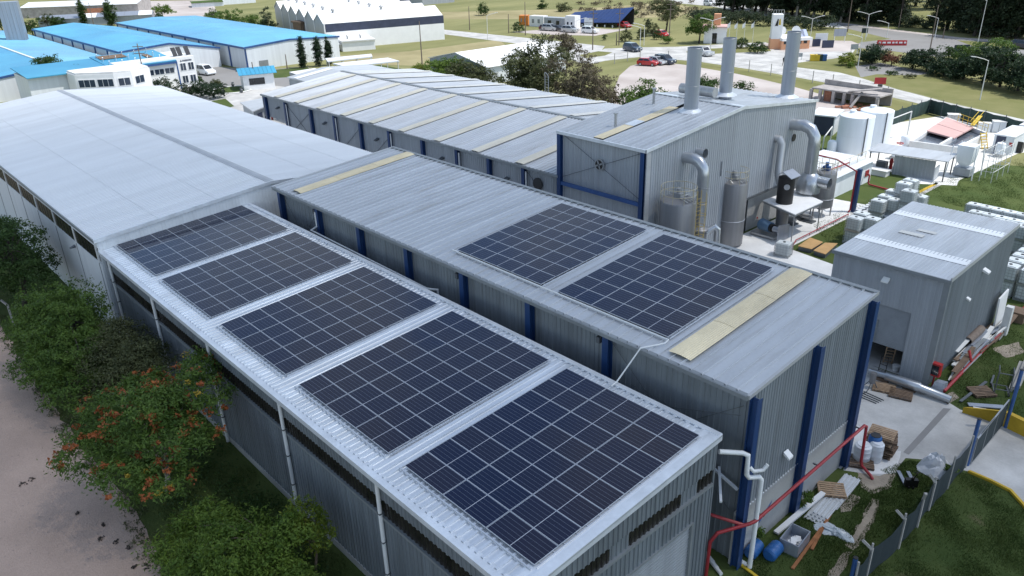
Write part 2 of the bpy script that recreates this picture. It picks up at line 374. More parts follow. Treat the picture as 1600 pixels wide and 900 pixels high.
sheet('alley_pavement', [(-75, 18), (29.7, 18), (29.7, 28.7), (-20, 28.7), (-26, 62), (-75, 48)], 'concrete', .008)
sheet('plant_yard', [(29.6, 17), (29.6, 56.5), (34.2, 57), (34.0, 42.2), (44.2, 40.6), (44.2, 28.5), (44.2, 17)], 'concrete_white', .008)
sheet('loading_yard', px((1318, 735), (1335, 560), (1440, 603), (1500, 640), (1600, 676), (1700, 720), (2100, 900), (2300, 1500), (1800, 1120), (1640, 850), (1582, 769), (1517, 738), (1478, 728), (1440, 718), (1415, 716), (1400, 734), (1374, 744)), 'concrete', .012)
sheet('yard_apron', [(44.2, 18), (50.6, 18), (50.6, 28.6), (44.2, 28.6)], 'concrete', .008)
sheet('spilled_lime', wob([tuple(G(*p)[:2]) for p in ((1322, 700), (1335, 660), (1352, 678), (1352, 700), (1412, 706), (1398, 738), (1365, 742), (1322, 722))], .12, .5), 'concrete_white', .016)
sheet('drain_grate', px((1411, 707), (1474, 638), (1486, 639), (1420, 711)), 'asphalt', .020)
for k, P in enumerate((((1338, 735), (1372, 728), (1400, 742), (1390, 765), (1362, 772), (1345, 760)), ((1362, 780), (1374, 782), (1368, 810), (1350, 840), (1335, 860), (1322, 852), (1340, 822)),
                       ((1318, 862), (1332, 862), (1318, 890), (1302, 915), (1285, 915), (1302, 885)), ((1322, 770), (1345, 778), (1330, 800), (1312, 800)), ((1550, 545), (1592, 535), (1600, 552), (1572, 560)), ((1466, 620), (1490, 612), (1500, 622), (1480, 632)))):
    sheet('bare_soil', wob([tuple(G(*p)[:2]) for p in P], .07, .3), 'soil', .009+.001*k)
sheet('dark_lawn', px((1290, 800), (1345, 742), (1420, 718), (1478, 730), (1515, 740), (1580, 770), (1640, 850), (1800, 1120), (2100, 1900), (1290, 1900), (1000, 1500), (1150, 900), (1240, 800)), 'lawn_dark', .0065)
sheet('side_lawn', px((1446, 603), (1590, 470), (1640, 430), (2100, 560), (2300, 1000), (1700, 720), (1600, 675), (1500, 640)), 'lawn_dark', .0065)
sheet('treatment_yard', px((1290, 235), (1345, 218), (1400, 192), (1480, 180), (1500, 186), (1600, 212), (1640, 225), (1640, 232), (1590, 240), (1500, 281), (1490, 290), (1462, 288), (1440, 284), (1370, 262), (1330, 275), (1300, 258)), 'gravel_white', .010)
sheet('outfall_slab', px((1428, 287), (1495, 290), (1500, 276), (1470, 268), (1435, 272)), 'concrete_white', .014)
sheet('yellow_edging', px((1434, 299), (1463, 285), (1466, 287), (1437, 302)), 'yellow_paint', .014)
sheet('outfall_channel', px((1437, 302), (1466, 287), (1471, 289), (1441, 305)), 'concrete', .012)
sheet('parking_lot', px((950, 165), (968, 118), (985, 103), (1005, 98), (1050, 99), (1110, 106), (1190, 124), (1250, 138), (1300, 152), (1380, 185), (1330, 196), (1270, 200), (1000, 185)), 'lot', .008)
road = px((930, 84), (945, 76), (1000, 74), (1060, 73), (1150, 68), (1195, 66), (1230, 76), (1265, 72), (1300, 70), (1340, 72), (1330, 86), (1300, 92), (1262, 96), (1240, 99), (1243, 105), (1310, 113), (1345, 122), (1400, 139), (1480, 160), (1600, 187), (1700, 212), (1700, 228), (1600, 200), (1520, 183), (1440, 163), (1385, 150), (1300, 131), (1240, 120), (1170, 108), (1090, 96), (1000, 89), (945, 95), (925, 100), (905, 98))
sheet('site_road', road, 'concrete', .010)
sheet('verge_island', px((1072, 81), (1085, 77), (1200, 72), (1205, 80), (1100, 85), (1078, 86)), 'verge', .014)
sheet('verge_island', px((905, 86), (935, 80), (957, 82), (945, 87), (915, 91)), 'verge', .014)
sheet('verge_strip', px((1240, 100), (1310, 96), (1400, 108), (1600, 146), (1600, 185), (1480, 158), (1400, 137), (1345, 120), (1300, 110), (1243, 104)), 'verge', .006)
sheet('verge_strip', px((965, 98), (1000, 91), (1090, 99), (1170, 111), (1240, 123), (1300, 134), (1385, 153), (1440, 167), (1600, 205), (1600, 214), (1480, 180), (1380, 185), (1300, 152), (1190, 122), (1050, 98), (1000, 97)), 'verge', .012)
sheet('planting_bed', px((1336, 103), (1375, 98), (1455, 115), (1425, 118), (1370, 116), (1345, 121)), 'asphalt', .011)
sheet('public_road', px((1306, 36), (1400, 49), (1500, 61), (1600, 68), (1800, 80), (1800, 104), (1600, 92), (1530, 84), (1465, 89), (1395, 80), (1330, 74), (1345, 66), (1392, 61), (1325, 45)), 'asphalt', .010)
sheet('hill_road', px((1030, -6), (1100, -3), (1180, 8), (1240, 22), (1306, 36), (1325, 45), (1290, 42), (1200, 26), (1112, 10), (1050, 4)), 'concrete', .011)
sheet('road_shoulder', px((1306, 34), (1400, 46.5), (1500, 58.5), (1600, 65), (1800, 76), (1800, 80), (1600, 68), (1500, 61), (1400, 49), (1306, 36)), 'lot', .012)
sheet('roadside_verge', px((1495, 63), (1600, 69), (1700, 75), (1700, 84), (1600, 78), (1520, 72)), 'verge', .016)
sheet('forecourt', px((1180, 70), (1230, 82), (1330, 80), (1345, 70), (1330, 64), (1240, 62)), 'lot', .013)
sheet('hall_road', px((690, 46), (760, 53), (830, 60), (945, 72), (935, 86), (905, 98), (870, 86), (830, 71), (760, 62), (690, 53)), 'concrete', .009)
sheet('container_yard', px((800, 50), (900, 42), (960, 46), (990, 44), (930, 56), (850, 54)), 'lot', .009)
sheet('blue_site_pavement', px((255, 130), (330, 103), (400, 110), (480, 104), (500, 120), (470, 190), (380, 190), (340, 165), (290, 145)), 'asphalt', .006)
sheet('kiosk_lawn', px((400, 112), (480, 104), (492, 118), (430, 122)), 'lawn', .011)
sheet('hedge_lawn', px((330, 158), (352, 154), (366, 166), (345, 172)), 'lawn', .011)
sheet('far_yard', px((190, 30), (215, 2), (330, 0), (345, 30), (300, 36)), 'lot', .008)
for P in (((640, 20), (900, 14), (1040, 4), (1100, 14), (1060, 26), (940, 30), (700, 30)), ((480, 90), (640, 80), (780, 62), (800, 80), (690, 104), (560, 100))):
    sheet('dry_grass', px(*P), 'field_dry', .005)
# grass blades: foreground lawns
import numpy as np
def meshnp(name, V, F, m):
    me = bpy.data.meshes.new(name); n, k = F.shape
    me.vertices.add(len(V)); me.vertices.foreach_set('co', V.astype(np.float32).ravel())
    me.loops.add(n*k); me.loops.foreach_set('vertex_index', F.astype(np.int32).ravel())
    me.polygons.add(n); me.polygons.foreach_set('loop_start', np.arange(0, n*k, k, dtype=np.int32))
    me.update(calc_edges=True); me.materials.append(MT[m]); return me
rng = np.random.default_rng(3)
def grass(poly, n, h, name='grass', holes=()):
    P = np.array([tuple(p[:2]) for p in poly]); lo, hi = P.min(0), P.max(0)
    q = rng.uniform(lo, hi, (n*4, 2))
    def inside(q, P):
        c = np.zeros(len(q), bool); j = len(P)-1
        for i in range(len(P)):
            a, b = P[i], P[j]; j = i
            t = ((a[1] > q[:, 1]) != (b[1] > q[:, 1])) & (q[:, 0] < (b[0]-a[0])*(q[:, 1]-a[1])/(b[1]-a[1]+1e-12)+a[0]); c ^= t
        return c
    k = inside(q, P)
    for H in holes: k &= ~inside(q, np.array([tuple(p[:2]) for p in H]))
    cl = np.sin(q[:, 0]*.9+np.sin(q[:, 1]*.7)*2)*np.sin(q[:, 1]*.8+np.sin(q[:, 0]*.6)*2)+.5*np.sin(q[:, 0]*2.3+q[:, 1]*1.7); k &= rng.random(len(q)) < np.clip(.62+.75*cl, .12, 1)
    q = q[k][:n]; n = len(q)
    cl = np.sin(q[:, 0]*2.1+np.sin(q[:, 1]*1.7)*2)*np.sin(q[:, 1]*1.9+np.sin(q[:, 0]*1.3)*2)
    hh = h*rng.uniform(.5, 1.3, n)*(1+.45*cl); a = rng.uniform(0, 6.283, n); w_ = rng.uniform(.008, .02, n); ln = rng.normal(0, .35, (n, 2))*hh[:, None]
    b = np.c_[q, np.full(n, .004)]; d = np.c_[np.cos(a)*w_, np.sin(a)*w_, np.zeros(n)]
    V = np.stack([b-d, b+d, b+np.c_[ln, hh]], 1).reshape(-1, 3); F = np.arange(n*3).reshape(-1, 3)
    o = bpy.data.objects.new(name, meshnp(name, V, F, 'grass_blade')); col.objects.link(o); o['kind'] = 'stuff'
grass(px((1150, 905), (1240, 812), (1300, 770), (1345, 745), (1420, 720), (1478, 732), (1515, 742), (1580, 772), (1640, 850), (1740, 1010), (1740, 1150), (1150, 1150)), 80000, .10, holes=[px((1342, 740), (1370, 733), (1392, 744), (1384, 760), (1362, 767), (1348, 757)), px((1364, 786), (1370, 788), (1364, 808), (1335, 850), (1326, 848))])
grass(px((1450, 607), (1590, 480), (1640, 450), (1760, 520), (1760, 740), (1600, 672), (1500, 636)), 24000, .10)
grass([(8, -2.9), (50, -2.9), (50, -8), (30, -7.6), (22, -7), (8, -8.2)], 22000, .16)
grass(px((1270, 352), (1330, 320), (1440, 290), (1600, 245), (1640, 300), (1600, 345), (1440, 310), (1300, 388)), 24000, .09)
# ------------------------------------------------------------------ vegetation
def leaves(blobs, n, size, clump=.35, per=40, flat=0., fill=.55, asp=2.2):
    """leaf faces gathered in clumps through the outer part of each blob (cx,cy,cz,rx,ry,rz)"""
    B = np.array(blobs, float); wts = (B[:, 3]*B[:, 4]*B[:, 5])**.66; wts /= wts.sum()
    nc = max(4, n//per); bi = rng.choice(len(B), nc, p=wts)
    d = rng.normal(size=(nc, 3)); d /= np.linalg.norm(d, axis=1)[:, None]; d[:, 2] = np.where(d[:, 2] < -.35, -d[:, 2], d[:, 2])
    rad = (fill+(1-fill)*rng.random(nc)**.6)*rng.uniform(.86, 1.14, nc)
    cc = B[bi, :3]+d*rad[:, None]*B[bi, 3:]
    li = rng.integers(0, nc, n); cs = clump*rng.uniform(.55, 1.3, nc)
    off = rng.normal(size=(n, 3))*np.array([1, 1, .62])*cs[li][:, None]*.55
    c = cc[li]+off; out = d[li]*.6+rng.normal(size=(n, 3))*.7+np.array([0, 0, .55-flat*.2]); out /= np.linalg.norm(out, axis=1)[:, None]
    t = np.cross(out, rng.normal(size=(n, 3))); t /= np.linalg.norm(t, axis=1)[:, None]; b = np.cross(out, t)
    s = size*rng.uniform(.6, 1.35, n)[:, None]
    V = np.stack([c-t*s*.5, c+b*s/asp*.5, c+t*s*.5, c-b*s/asp*.5], 1).reshape(-1, 3)
    return V, cc
def crown(name, root, blobs, n, size, m, **k):
    V, cc = leaves(blobs, n, size, **k); V[:, 2] = np.maximum(V[:, 2], .03)
    o = bpy.data.objects.new(name, meshnp(name, V, np.arange(len(V)).reshape(-1, 4), m)); col.objects.link(o); o.parent = root
    return o, cc
def limbs(root, base, top, r, targets, m, n=14, name='trunk'):
    mb = MB(); b = Vector(base); t = Vector(top); mid = b.lerp(t, .5)+Vector((R.uniform(-.1, .1), R.uniform(-.1, .1), 0))*(t-b).length
    mb.tube([b, b.lerp(mid, .5)+Vector((0, 0, .02)), mid, t], [r*1.25, r, r*.8, r*.5], 8)
    if len(targets):
        for q in [targets[i] for i in rng.choice(len(targets), min(n, len(targets)), replace=False)]:
            q = Vector(q); s = b.lerp(t, R.uniform(.35, .95)); k = s.lerp(q, .5)+Vector((0, 0, .12*(q-s).length))
            mb.tube([s, k, q], [r*.38, r*.24, r*.07], 5, cap=False)
    o = mb.build(name, m, root, local=True); return o
def tree(name, label, x, y, blobs, n, size, lm, bm='bark', r=.16, ht=None, group=None, cat='tree', nl=14, extra=(), **k):
    root = thing(name, label, cat, (x, y, 0), 0, group)
    o, cc = crown('crown', root, blobs, n, size, lm, **k)
    B = np.array(blobs); top = B[B[:, 2].argmax()]
    limbs(root, (0, 0, 0), (top[0]*.6, top[1]*.6, ht or top[2]), r, list(cc), bm, nl)
    for nm, n2, s2, m2, kk in extra: crown(nm, root, blobs, n2, s2, m2, **kk)
    return root
def rblobs(w, h, z0, n=9, sq=.8):     # uneven crown: width w, from z0 to h
    w *= 1.18; out = [(0, 0, (z0+h)/2, w*.30, w*.30, (h-z0)*.36)]
    for k in range(n):
        a = 6.283*k/n+R.uniform(-.4, .4); q = R.uniform(.18, .36)*w; z = z0+(h-z0)*R.uniform(.25, .8); s = R.uniform(.14, .24)*w
        out.append((q*math.cos(a), q*math.sin(a), z, s, s, min(s*sq, (h-z0)*.3)))
    if z0 < 0:
        for k in range(6): a = 6.283*k/6+R.uniform(-.3, .3); s = R.uniform(.17, .23)*w; out.append((.24*w*math.cos(a), .24*w*math.sin(a), h*R.uniform(.16, .34), s, s, h*.22))
    out.append((R.uniform(-.06, .06)*w, R.uniform(-.06, .06)*w, h-(h-z0)*.2, w*.17, w*.17, (h-z0)*.2))
    return out
# ------------------------------------------------------------------ low solar shed (nearest)
X, Y, Z = (1, 0, 0), (0, 1, 0), (0, 0, 1)
def slope(m): return Vector((0, 1, m))
LZ = lambda y: 6.56+.0619*y
low = thing('solar_shed', 'long low corrugated shed carrying five solar arrays, nearest building beside the trees', 'warehouse', (50, -2.7, 0))
run('roof_sheet', low, 'roof_new', (.327, .06, .3), (10.7, -2.7, LZ(-2.7)), X, slope(.0619), 39.2, 10.15, .98)
b = MB(); b.box((10.7, -2.98, LZ(-2.8)-.20), (50.1, -2.56, LZ(-2.8)+.035)); b.build('gutter', 'flash', low)
b = MB(); b.extr([(49.45, -2.99, LZ(-2.99)+.06), (49.45, 7.5, LZ(7.5)+.06), (49.45, 7.5, LZ(7.5)-.02), (49.45, -2.99, LZ(-2.99)-.02)], (.68, 0, 0)); b.extr([(50.08, -2.99, LZ(-2.99)), (50.08, 7.5, LZ(7.5)), (50.08, 7.5, LZ(7.5)-.22), (50.08, -2.99, LZ(-2.99)-.22)], (.05, 0, 0)); b.build('verge_flashing', 'flash', low)
b = MB(); b.box((10.7, 7.28, LZ(7.4)+.02), (50.1, 7.52, LZ(7.4)+.075)); b.box((10.7, 7.47, LZ(7.4)-.25), (50.1, 7.515, LZ(7.4)+.015))
for k in range(80): x = 10.9+k*.49; b.box((x, 7.2, LZ(7.3)+.03), (x+.07, 7.27, LZ(7.3)+.06))
b.build('ridge_flashing', 'flash', low)
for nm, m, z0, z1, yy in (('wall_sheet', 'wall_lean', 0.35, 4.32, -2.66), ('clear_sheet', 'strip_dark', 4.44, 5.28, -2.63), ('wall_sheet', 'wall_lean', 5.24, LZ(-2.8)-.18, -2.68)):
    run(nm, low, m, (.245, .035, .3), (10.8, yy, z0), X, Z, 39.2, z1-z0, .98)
b = MB(); b.box((10.8, -2.74, 4.30), (50.0, -2.60, 4.42)); b.build('ledge', 'trim_grey', low)
b = MB(); b.box((10.8, -2.72, 0), (50.0, -2.55, .36)); b.build('plinth', 'concrete', low)
for x in (11.9, 19.35, 27.0, 34.6, 42.2):
    b = MB(); b.tube([(x, -2.80, LZ(-2.8)-.15), (x, -2.80, .05)], .085, 10)
    o = b.build('downpipe', 'pvc', low)
    c = MB()
    for z in (1.6, 3.2, 4.6): c.box((x-.10, -2.89, z), (x+.10, -2.67, z+.05))
    c.build('bracket', 'trim_dark', o)
ez = lambda y: LZ(y)-.03
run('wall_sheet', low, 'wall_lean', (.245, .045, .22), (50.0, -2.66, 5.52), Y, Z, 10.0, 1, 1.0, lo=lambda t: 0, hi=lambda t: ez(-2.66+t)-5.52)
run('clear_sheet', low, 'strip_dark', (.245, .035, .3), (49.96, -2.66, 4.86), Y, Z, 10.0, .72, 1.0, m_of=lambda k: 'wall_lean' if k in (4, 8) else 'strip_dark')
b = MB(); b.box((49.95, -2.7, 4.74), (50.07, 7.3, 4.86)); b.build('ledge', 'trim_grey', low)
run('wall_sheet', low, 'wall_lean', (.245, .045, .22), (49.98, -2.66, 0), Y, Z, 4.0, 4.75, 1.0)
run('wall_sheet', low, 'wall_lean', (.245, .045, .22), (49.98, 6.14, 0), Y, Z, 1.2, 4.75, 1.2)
run('wall_sheet', low, 'wall_lean', (.245, .045, .22), (49.98, 1.34, 3.55), Y, Z, 4.8, 1.2, 1.0)
b = MB()
for k in range(44): b.box((49.9, 1.34, k*.08+.02), (49.935+.02*(k % 2), 6.14, k*.08+.098))
b.build('roller_door', 'wall_bright', low)
b = MB(); b.box((49.9, 6.1, 0), (50.06, 6.2, 3.6)); b.box((49.9, 1.28, 0), (50.06, 1.38, 3.6)); b.box((49.9, 1.38, 3.53), (50.06, 6.1, 3.6)); b.build('door_frame', 'trim_grey', low)
b = MB(); b.box((10.8, 7.36, 0), (50.0, 7.45, LZ(7.3)-.25)); b.build('back_wall', 'wall_lean', low)
# ------------------------------------------------------------------ middle warehouse with blue columns
MS = .0791
MZ = lambda y: 7.78+MS*y
mid = thing('middle_warehouse', 'grey corrugated warehouse with blue columns, two solar arrays and two yellowed skylights', 'warehouse', (50.4, 8.8, 0))
sky_m = [(14.75, 15.85), (46.4, 47.5)]
run('roof_sheet', mid, 'roof_galv', (.53, .07), (12.6, 8.52, MZ(8.52)), X, slope(MS), 37.85, 10.3, .53, kind='pan')
for a, c in sky_m:
    n = 3; y0, y1 = 8.95, 18.45
    for k in range(n):
        ya = y0+(y1-y0)*k/n; yb = y0+(y1-y0)*(k+1)/n+.06
        P = [(x, .085+.05*math.sin(math.pi*x/(c-a))+(.016 if i % 2 else 0)) for i, x in enumerate([(c-a)*t/22 for t in range(23)])]
        me = sheet_mesh('skylight', P, 0, yb-ya, 'skylight'); inst('skylight', me, mid, (a, ya, MZ(ya)+.012*(k+1)), X, slope(MS))
b = MB(); b.box((12.6, 8.44, MZ(8.5)-.2), (50.45, 8.64, MZ(8.5)+.01)); b.box((12.6, 8.40, MZ(8.5)-.06), (50.46, 8.44, MZ(8.5)-.0)); b.build('gutter', 'trim_grey', mid)
b = MB(); b.extr([(50.40, 8.46, MZ(8.46)+.055), (50.40, 18.85, MZ(18.85)+.055), (50.40, 18.85, MZ(18.85)-.12), (50.40, 8.46, MZ(8.46)-.12)], (.12, 0, 0)); b.build('verge_flashing', 'roof_grey', mid)
b = MB(); b.extr([(12.5, 8.46, MZ(8.46)+.055), (12.5, 18.85, MZ(18.85)+.055), (12.5, 18.85, MZ(18.85)-.15), (12.5, 8.46, MZ(8.46)-.15)], (.16, 0, 0)); b.build('verge_flashing', 'roof_grey', mid)
b = MB(); b.box((12.6, 18.62, MZ(18.7)+.03), (50.5, 18.88, MZ(18.7)+.075))
for k in range(71): b.box((12.75+k*.53, 18.5, MZ(18.6)+.03), (12.85+k*.53, 18.62, MZ(18.6)+.07))
b.build('ridge_flashing', 'trim_grey', mid)
cols = [13.1, 18.3, 23.3, 28.3, 33.3, 38.35, 43.3]
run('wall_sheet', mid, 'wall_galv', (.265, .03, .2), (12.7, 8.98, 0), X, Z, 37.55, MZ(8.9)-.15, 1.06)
def icol(p, x, y, z1, along='x', name='column', z0=0):
    b = MB()
    if along == 'x': b.box((x-.17, y-.17, z0), (x+.17, y-.145, z1)); b.box((x-.012, y-.145, z0), (x+.012, y+.145, z1)); b.box((x-.17, y+.145, z0), (x+.17, y+.17, z1))
    else: b.box((x-.17, y-.17, z0), (x-.145, y+.17, z1)); b.box((x-.145, y-.012, z0), (x+.145, y+.012, z1)); b.box((x+.145, y-.17, z0), (x+.17, y+.17, z1))
    return b.build(name, 'steel_blue', p)
for x in cols:
    icol(mid, x, 8.76, MZ(8.7)-.16)
for x, y in ((18.02, 8.72), (33.0, 8.72), (42.98, 8.72)):
    b = MB(); b.box((x-.22, y-.12, MZ(8.7)-.75), (x-.02, y+.12, MZ(8.7)-.45)); b.build('lamp_bracket', 'trim_dark', mid)
for (xa, za, xb, zb) in ((13.3, 7.9, 18.1, 3.2), (18.1, 7.9, 13.3, 3.2), (43.5, 7.9, 50.0, 2.6), (43.5, 2.6, 50.1, 7.7)):
    b = MB(); b.tube([(xa, 8.84, za), ((xa+xb)/2, 8.82, (za+zb)/2-.04), (xb, 8.84, zb)], .014, 5); b.build('brace_rod', 'trim_dark', mid)
b = MB(); b.tube([(44.8, 8.66, 6.4), (47, 8.66, 6.25), (50.1, 8.66, 7.35)], .018, 5); b.build('cable', 'trim_dark', mid)
b = MB(); b.tube([(18.15, 8.6, 7.9), (18.15, 8.6, 6.9), (18.15, 8.15, 6.75), (31, 8.0, 6.72), (31.3, 8.5, 6.6), (31.3, 8.55, .2)], .07, 8); b.build('downpipe', 'pvc', mid)
# gable end
b = MB(); b.box((50.30, 8.7, 0), (50.46, 18.25, 2.75)); b.build('rendered_base', 'render', mid)
run('wall_sheet', mid, 'wall_galv', (.20, .02, .3), (50.44, 8.95, 2.72), Y, Z, 9.3, 1, 1.03, lo=lambda t: 0, hi=lambda t: MZ(8.95+t)-2.80)
b = MB()
for k in range(46): b.box((50.465, 8.98+k*.2, 2.70), (50.485, 9.08+k*.2, 2.745))
b.build('sheet_edge_trim', 'flash', mid)
for y in (8.78, 13.45, 18.25): icol(mid, 50.62, y, MZ(y)-.16, 'y')
b = MB(); b.box((12.7, 18.36, 0), (50.3, 18.42, MZ(18.4)-.06)); b.build('back_wall', 'wall_galv', mid)
lam = MB(); lam.extr([(50.50, 11.88, 4.02), (50.78, 11.88, 3.86), (50.78, 11.88, 3.96), (50.5, 11.88, 4.16)], (0, .34, 0)); lam.build('floodlight', 'paint_white', mid)
b = MB(); b.face([(50.463, 10.62, 1.05), (50.463, 11.5, 1.62), (50.463, 11.56, 1.82), (50.463, 10.6, 1.22)]); b.build('paint_smear', 'beam_blue', mid)
# white drain pipe with bends at the corner
b = MB(); b.tube([(50.02, 7.55, 6.2), (50.55, 8.35, 6.0), (50.72, 8.5, 5.9), (50.74, 8.52, 5.0), (50.80, 8.62, 4.82), (51.02, 9.02, 4.75), (51.08, 9.1, 4.6), (51.08, 9.1, .05)], .10, 10)
b.tube([(50.75, 8.66, 5.28), (50.9, 8.75, 5.1), (51.12, 9.05, 5.12), (51.2, 9.2, 5.35)], .08, 10); b.build('drain_pipe', 'pvc', mid)
# ------------------------------------------------------------------ white warehouse (upper left)
WZ0, WZ1, WR = 7.17, 8.27, 9.3
ws = (WZ1-WZ0)/(WR+3.0)
wh = thing('white_warehouse', 'large warehouse with pale white ribbed roof and dark window bands, behind the solar shed', 'warehouse', (10.6, 9, 0))
def wskip(k): return 'roof_white'
run('roof_sheet', wh, 'roof_white', (.33, .05, .3), (-43.2, -3.05, WZ0), X, slope(ws), 54.0, (WR+3.05)*math.hypot(1, ws), 1.0)
run('roof_sheet', wh, 'roof_white', (.33, .05, .3), (-43.2, WR, WZ1), X, slope(-(WZ1-7.16)/11.75), 54.0, 11.8, 1.0)
b = MB(); zz = WZ1+.05; b.face([(-43.2, WR-.3, zz-.02), (10.8, WR-.3, zz-.02), (10.8, WR, zz+.02), (-43.2, WR, zz+.02)]); b.face([(-43.2, WR, zz+.02), (10.8, WR, zz+.02), (10.8, WR+.3, zz-.02), (-43.2, WR+.3, zz-.02)]); b.build('ridge_flashing', 'ridge_grey', wh)
for yy in (1.1, 5.2, 13.4, 17.3):      # lap lines across the slope
    zt = WZ0+(yy+3.05)*ws if yy < WR else WZ1-(yy-WR)*(WZ1-7.16)/11.75
    b = MB(); b.box((-43.2, yy, zt+.022), (10.8, yy+.05, zt+.034)); b.build('lap_joint', 'lap_grey', wh)
b = MB(); b.extr([(10.78, -3.1, WZ0+.09), (10.78, WR, WZ1+.09), (10.78, 21.1, 7.25), (10.78, 21.1, 7.0), (10.78, WR, WZ1-.14), (10.78, -3.1, WZ0-.14)], (.09, 0, 0)); b.build('verge_flashing', 'flash', wh)
run('gable_sheet', wh, 'wall_white', (.25, .02, .3), (10.76, -2.95, 0), Y, Z, 23.9, 1, .96, lo=lambda t: 0, hi=lambda t: (WZ0+(t)*ws if t < 12.25 else WZ1-(t-12.25)*.095)-.1)
b = MB(); b.box((-43, -2.96, 0), (10.74, -2.86, 5.55)); b.box((-43, -2.94, 6.62), (10.74, -2.86, WZ0-.02)); b.build('side_wall', 'wall_white', wh)
for k in range(11):
    x1 = 10.1-k*5.0; x0 = x1-4.78
    b = MB(); b.box((x0, -2.93, 5.55), (x1, -2.89, 6.62)); w_ = b.build('window_band', 'strip_dark', wh)
    b = MB()
    for j in range(1, 6): b.box((x0+j*.8-.02, -2.95, 5.56), (x0+j*.8+.02, -2.928, 6.61))
    b.build('mullion', 'black', w_)
    b = MB(); b.box((x1+.02, -2.98, 5.5), (x1+.2, -2.88, 6.66)); b.build('pier', 'paint_white', wh)
    b = MB(); b.box((x1+.10, -2.985, 0), (x1+.13, -2.961, 5.48)); b.build('wall_joint', 'trim_dark', wh)
b = MB(); b.box((-43.2, -3.12, WZ0-.16), (10.8, -3.03, WZ0+.04)); b.build('gutter', 'trim_grey', wh)
b = MB(); b.extr([(4.55, -3.35, 5.05), (4.55, -2.97, 5.05), (4.55, -2.97, 5.22)], (.3, 0, 0)); b.build('wall_lamp', 'trim_dark', wh)
b = MB(); b.box((-43, 20.9, 0), (10.7, 20.98, 7.05)); b.build('side_wall', 'wall_white', wh)
b = MB(); b.extr([(-43, -2.9, 0), (-43, 20.9, 0), (-43, 20.9, 7.05), (-43, WR, WZ1-.1), (-43, -2.9, WZ0-.1)], (.08, 0, 0)); b.build('end_wall', 'wall_white', wh)
# ------------------------------------------------------------------ striped warehouse (behind the alley)
SZ0, SZ1, SR = 6.68, 7.92, 39.9
ss = (SZ1-SZ0)/(SR-28.35); sf = (SZ1-6.75)/(51.5-SR)
st = thing('striped_warehouse', 'long grey gabled warehouse with many pale skylight strips and blue columns along the alley', 'warehouse', (21, 40, 0))
sk = [(c-.55, c+.55) for c in (-26.2, -21.3, -16.3, -11.1, -5.7, -.4, 5.3, 10.9, 16.6)]
run('roof_sheet', st, 'roof_galv', (.44, .045, .2), (-30.0, 28.3, SZ0), X, slope(ss), 51.2, (SR-28.3)*math.hypot(1, ss), .88)
run('roof_sheet', st, 'roof_galv', (.44, .045, .2), (-30.0, SR, SZ1), X, slope(-sf), 51.2, 11.65, .88)
for k, (a, c) in enumerate(sk):
    P = [(x, .075+.03*math.sin(math.pi*x/(c-a))+(.012 if i % 2 else 0)) for i, x in enumerate([(c-a)*t/12 for t in range(13)])]
    inst('skylight', sheet_mesh('skylight', P, 0, 11.2, 'sky_pale'), st, (a, 28.36, SZ0+.02), X, slope(ss))
    P2 = [(x, z+.01) for x, z in P]
    inst('skylight', sheet_mesh('skylight', P2, .25, 11.5, 'strip_pale'), st, (a+.35, SR, SZ1+.03), X, slope(-sf))
b = MB(); b.box((-30, SR-.22, SZ1+.03), (21.2, SR+.22, SZ1+.075))
for k in range(116): b.box((-29.9+k*.44, SR-.3, SZ1+.0), (-29.75+k*.44, SR-.221, SZ1+.05))
b.build('ridge_flashing', 'trim_grey', st)
b = MB(); b.box((-30.05, 28.2, SZ0-.2), (21.2, 28.36, SZ0-.01)); b.build('gutter', 'trim_grey', st)
run('wall_sheet', st, 'wall_bright', (.27, .03, .22), (-24.4, 28.72, 0), X, Z, 45.6, SZ0-.12, 1.08)
run('wall_sheet', st, 'wall_bright', (.27, .03, .22), (-29.5, 28.72, 3.9), X, Z, 5.1, SZ0-.12-3.9, 1.02)
for k, x in enumerate((-29.4, -24.3, -18.3, -13.1, -7.9, -2.6, 2.95, 8.2, 12.6, 17.0)):
    icol(st, x, 28.5, SZ0-.2)
    if k in (1, 3, 5, 7, 9):
        b = MB(); b.tube([(x+.32, 28.42, SZ0-.5), (x+.34, 28.42, 3.0)], .06, 6); b.build('downpipe', 'pvc', st)
for x, z in ((-26.6, 5.4), (-15.6, 5.2), (-5.2, 5.1), (5.6, 5.1), (14.6, 5.0)):
    b = MB(); b.extr([(x, 28.68, z), (x, 28.25, z-.12), (x, 28.25, z-.02), (x, 28.68, z+.16)], (.42, 0, 0)); b.build('wall_lamp', 'trim_dark', st)
for xa, za, xb, zb in ((-24.1, 6.0, -18.4, 2.6), (-18.4, 6.1, -24.1, 2.6), (-13.0, 2.2, -8.1, 5.9), (-7.7, 2.0, -2.8, 5.7), (17.2, 6.2, 21.2, 2.8)):
    b = MB(); b.tube([(xa, 28.62, za), (xb, 28.62, zb)], .025, 5); b.build('brace_rod', 'trim_dark', st)
b = MB(); b.tube([(18.6, 28.6, 5.35), (18.6, 28.5, 5.35)], .52, 16); b.build('vent_fan', 'black_plastic', st)
b = MB(); b.extr([(-30, 28.4, SZ0-.05), (-30, SR, SZ1-.04), (-30, 51.4, 6.7), (-30, 51.4, 6.3), (-30, SR, 3.9), (-30, 28.4, 3.9)], (.08, 0, 0)); b.build('gable_wall', 'wall_bright', st)
b = MB(); b.box((-29.9, 51.3, 0), (21, 51.38, 6.6)); b.box((20.9, 28.8, 0), (21, 51.3, 6.4)); b.box((-24.4, 28.9, 0), (-24.3, 51.2, 6.3)); b.build('rear_wall', 'wall_bright', st)
b = MB(); b.tube([(-30.0, 28.0, 6.0), (-30.4, 24.9, 5.9)], .03, 5)
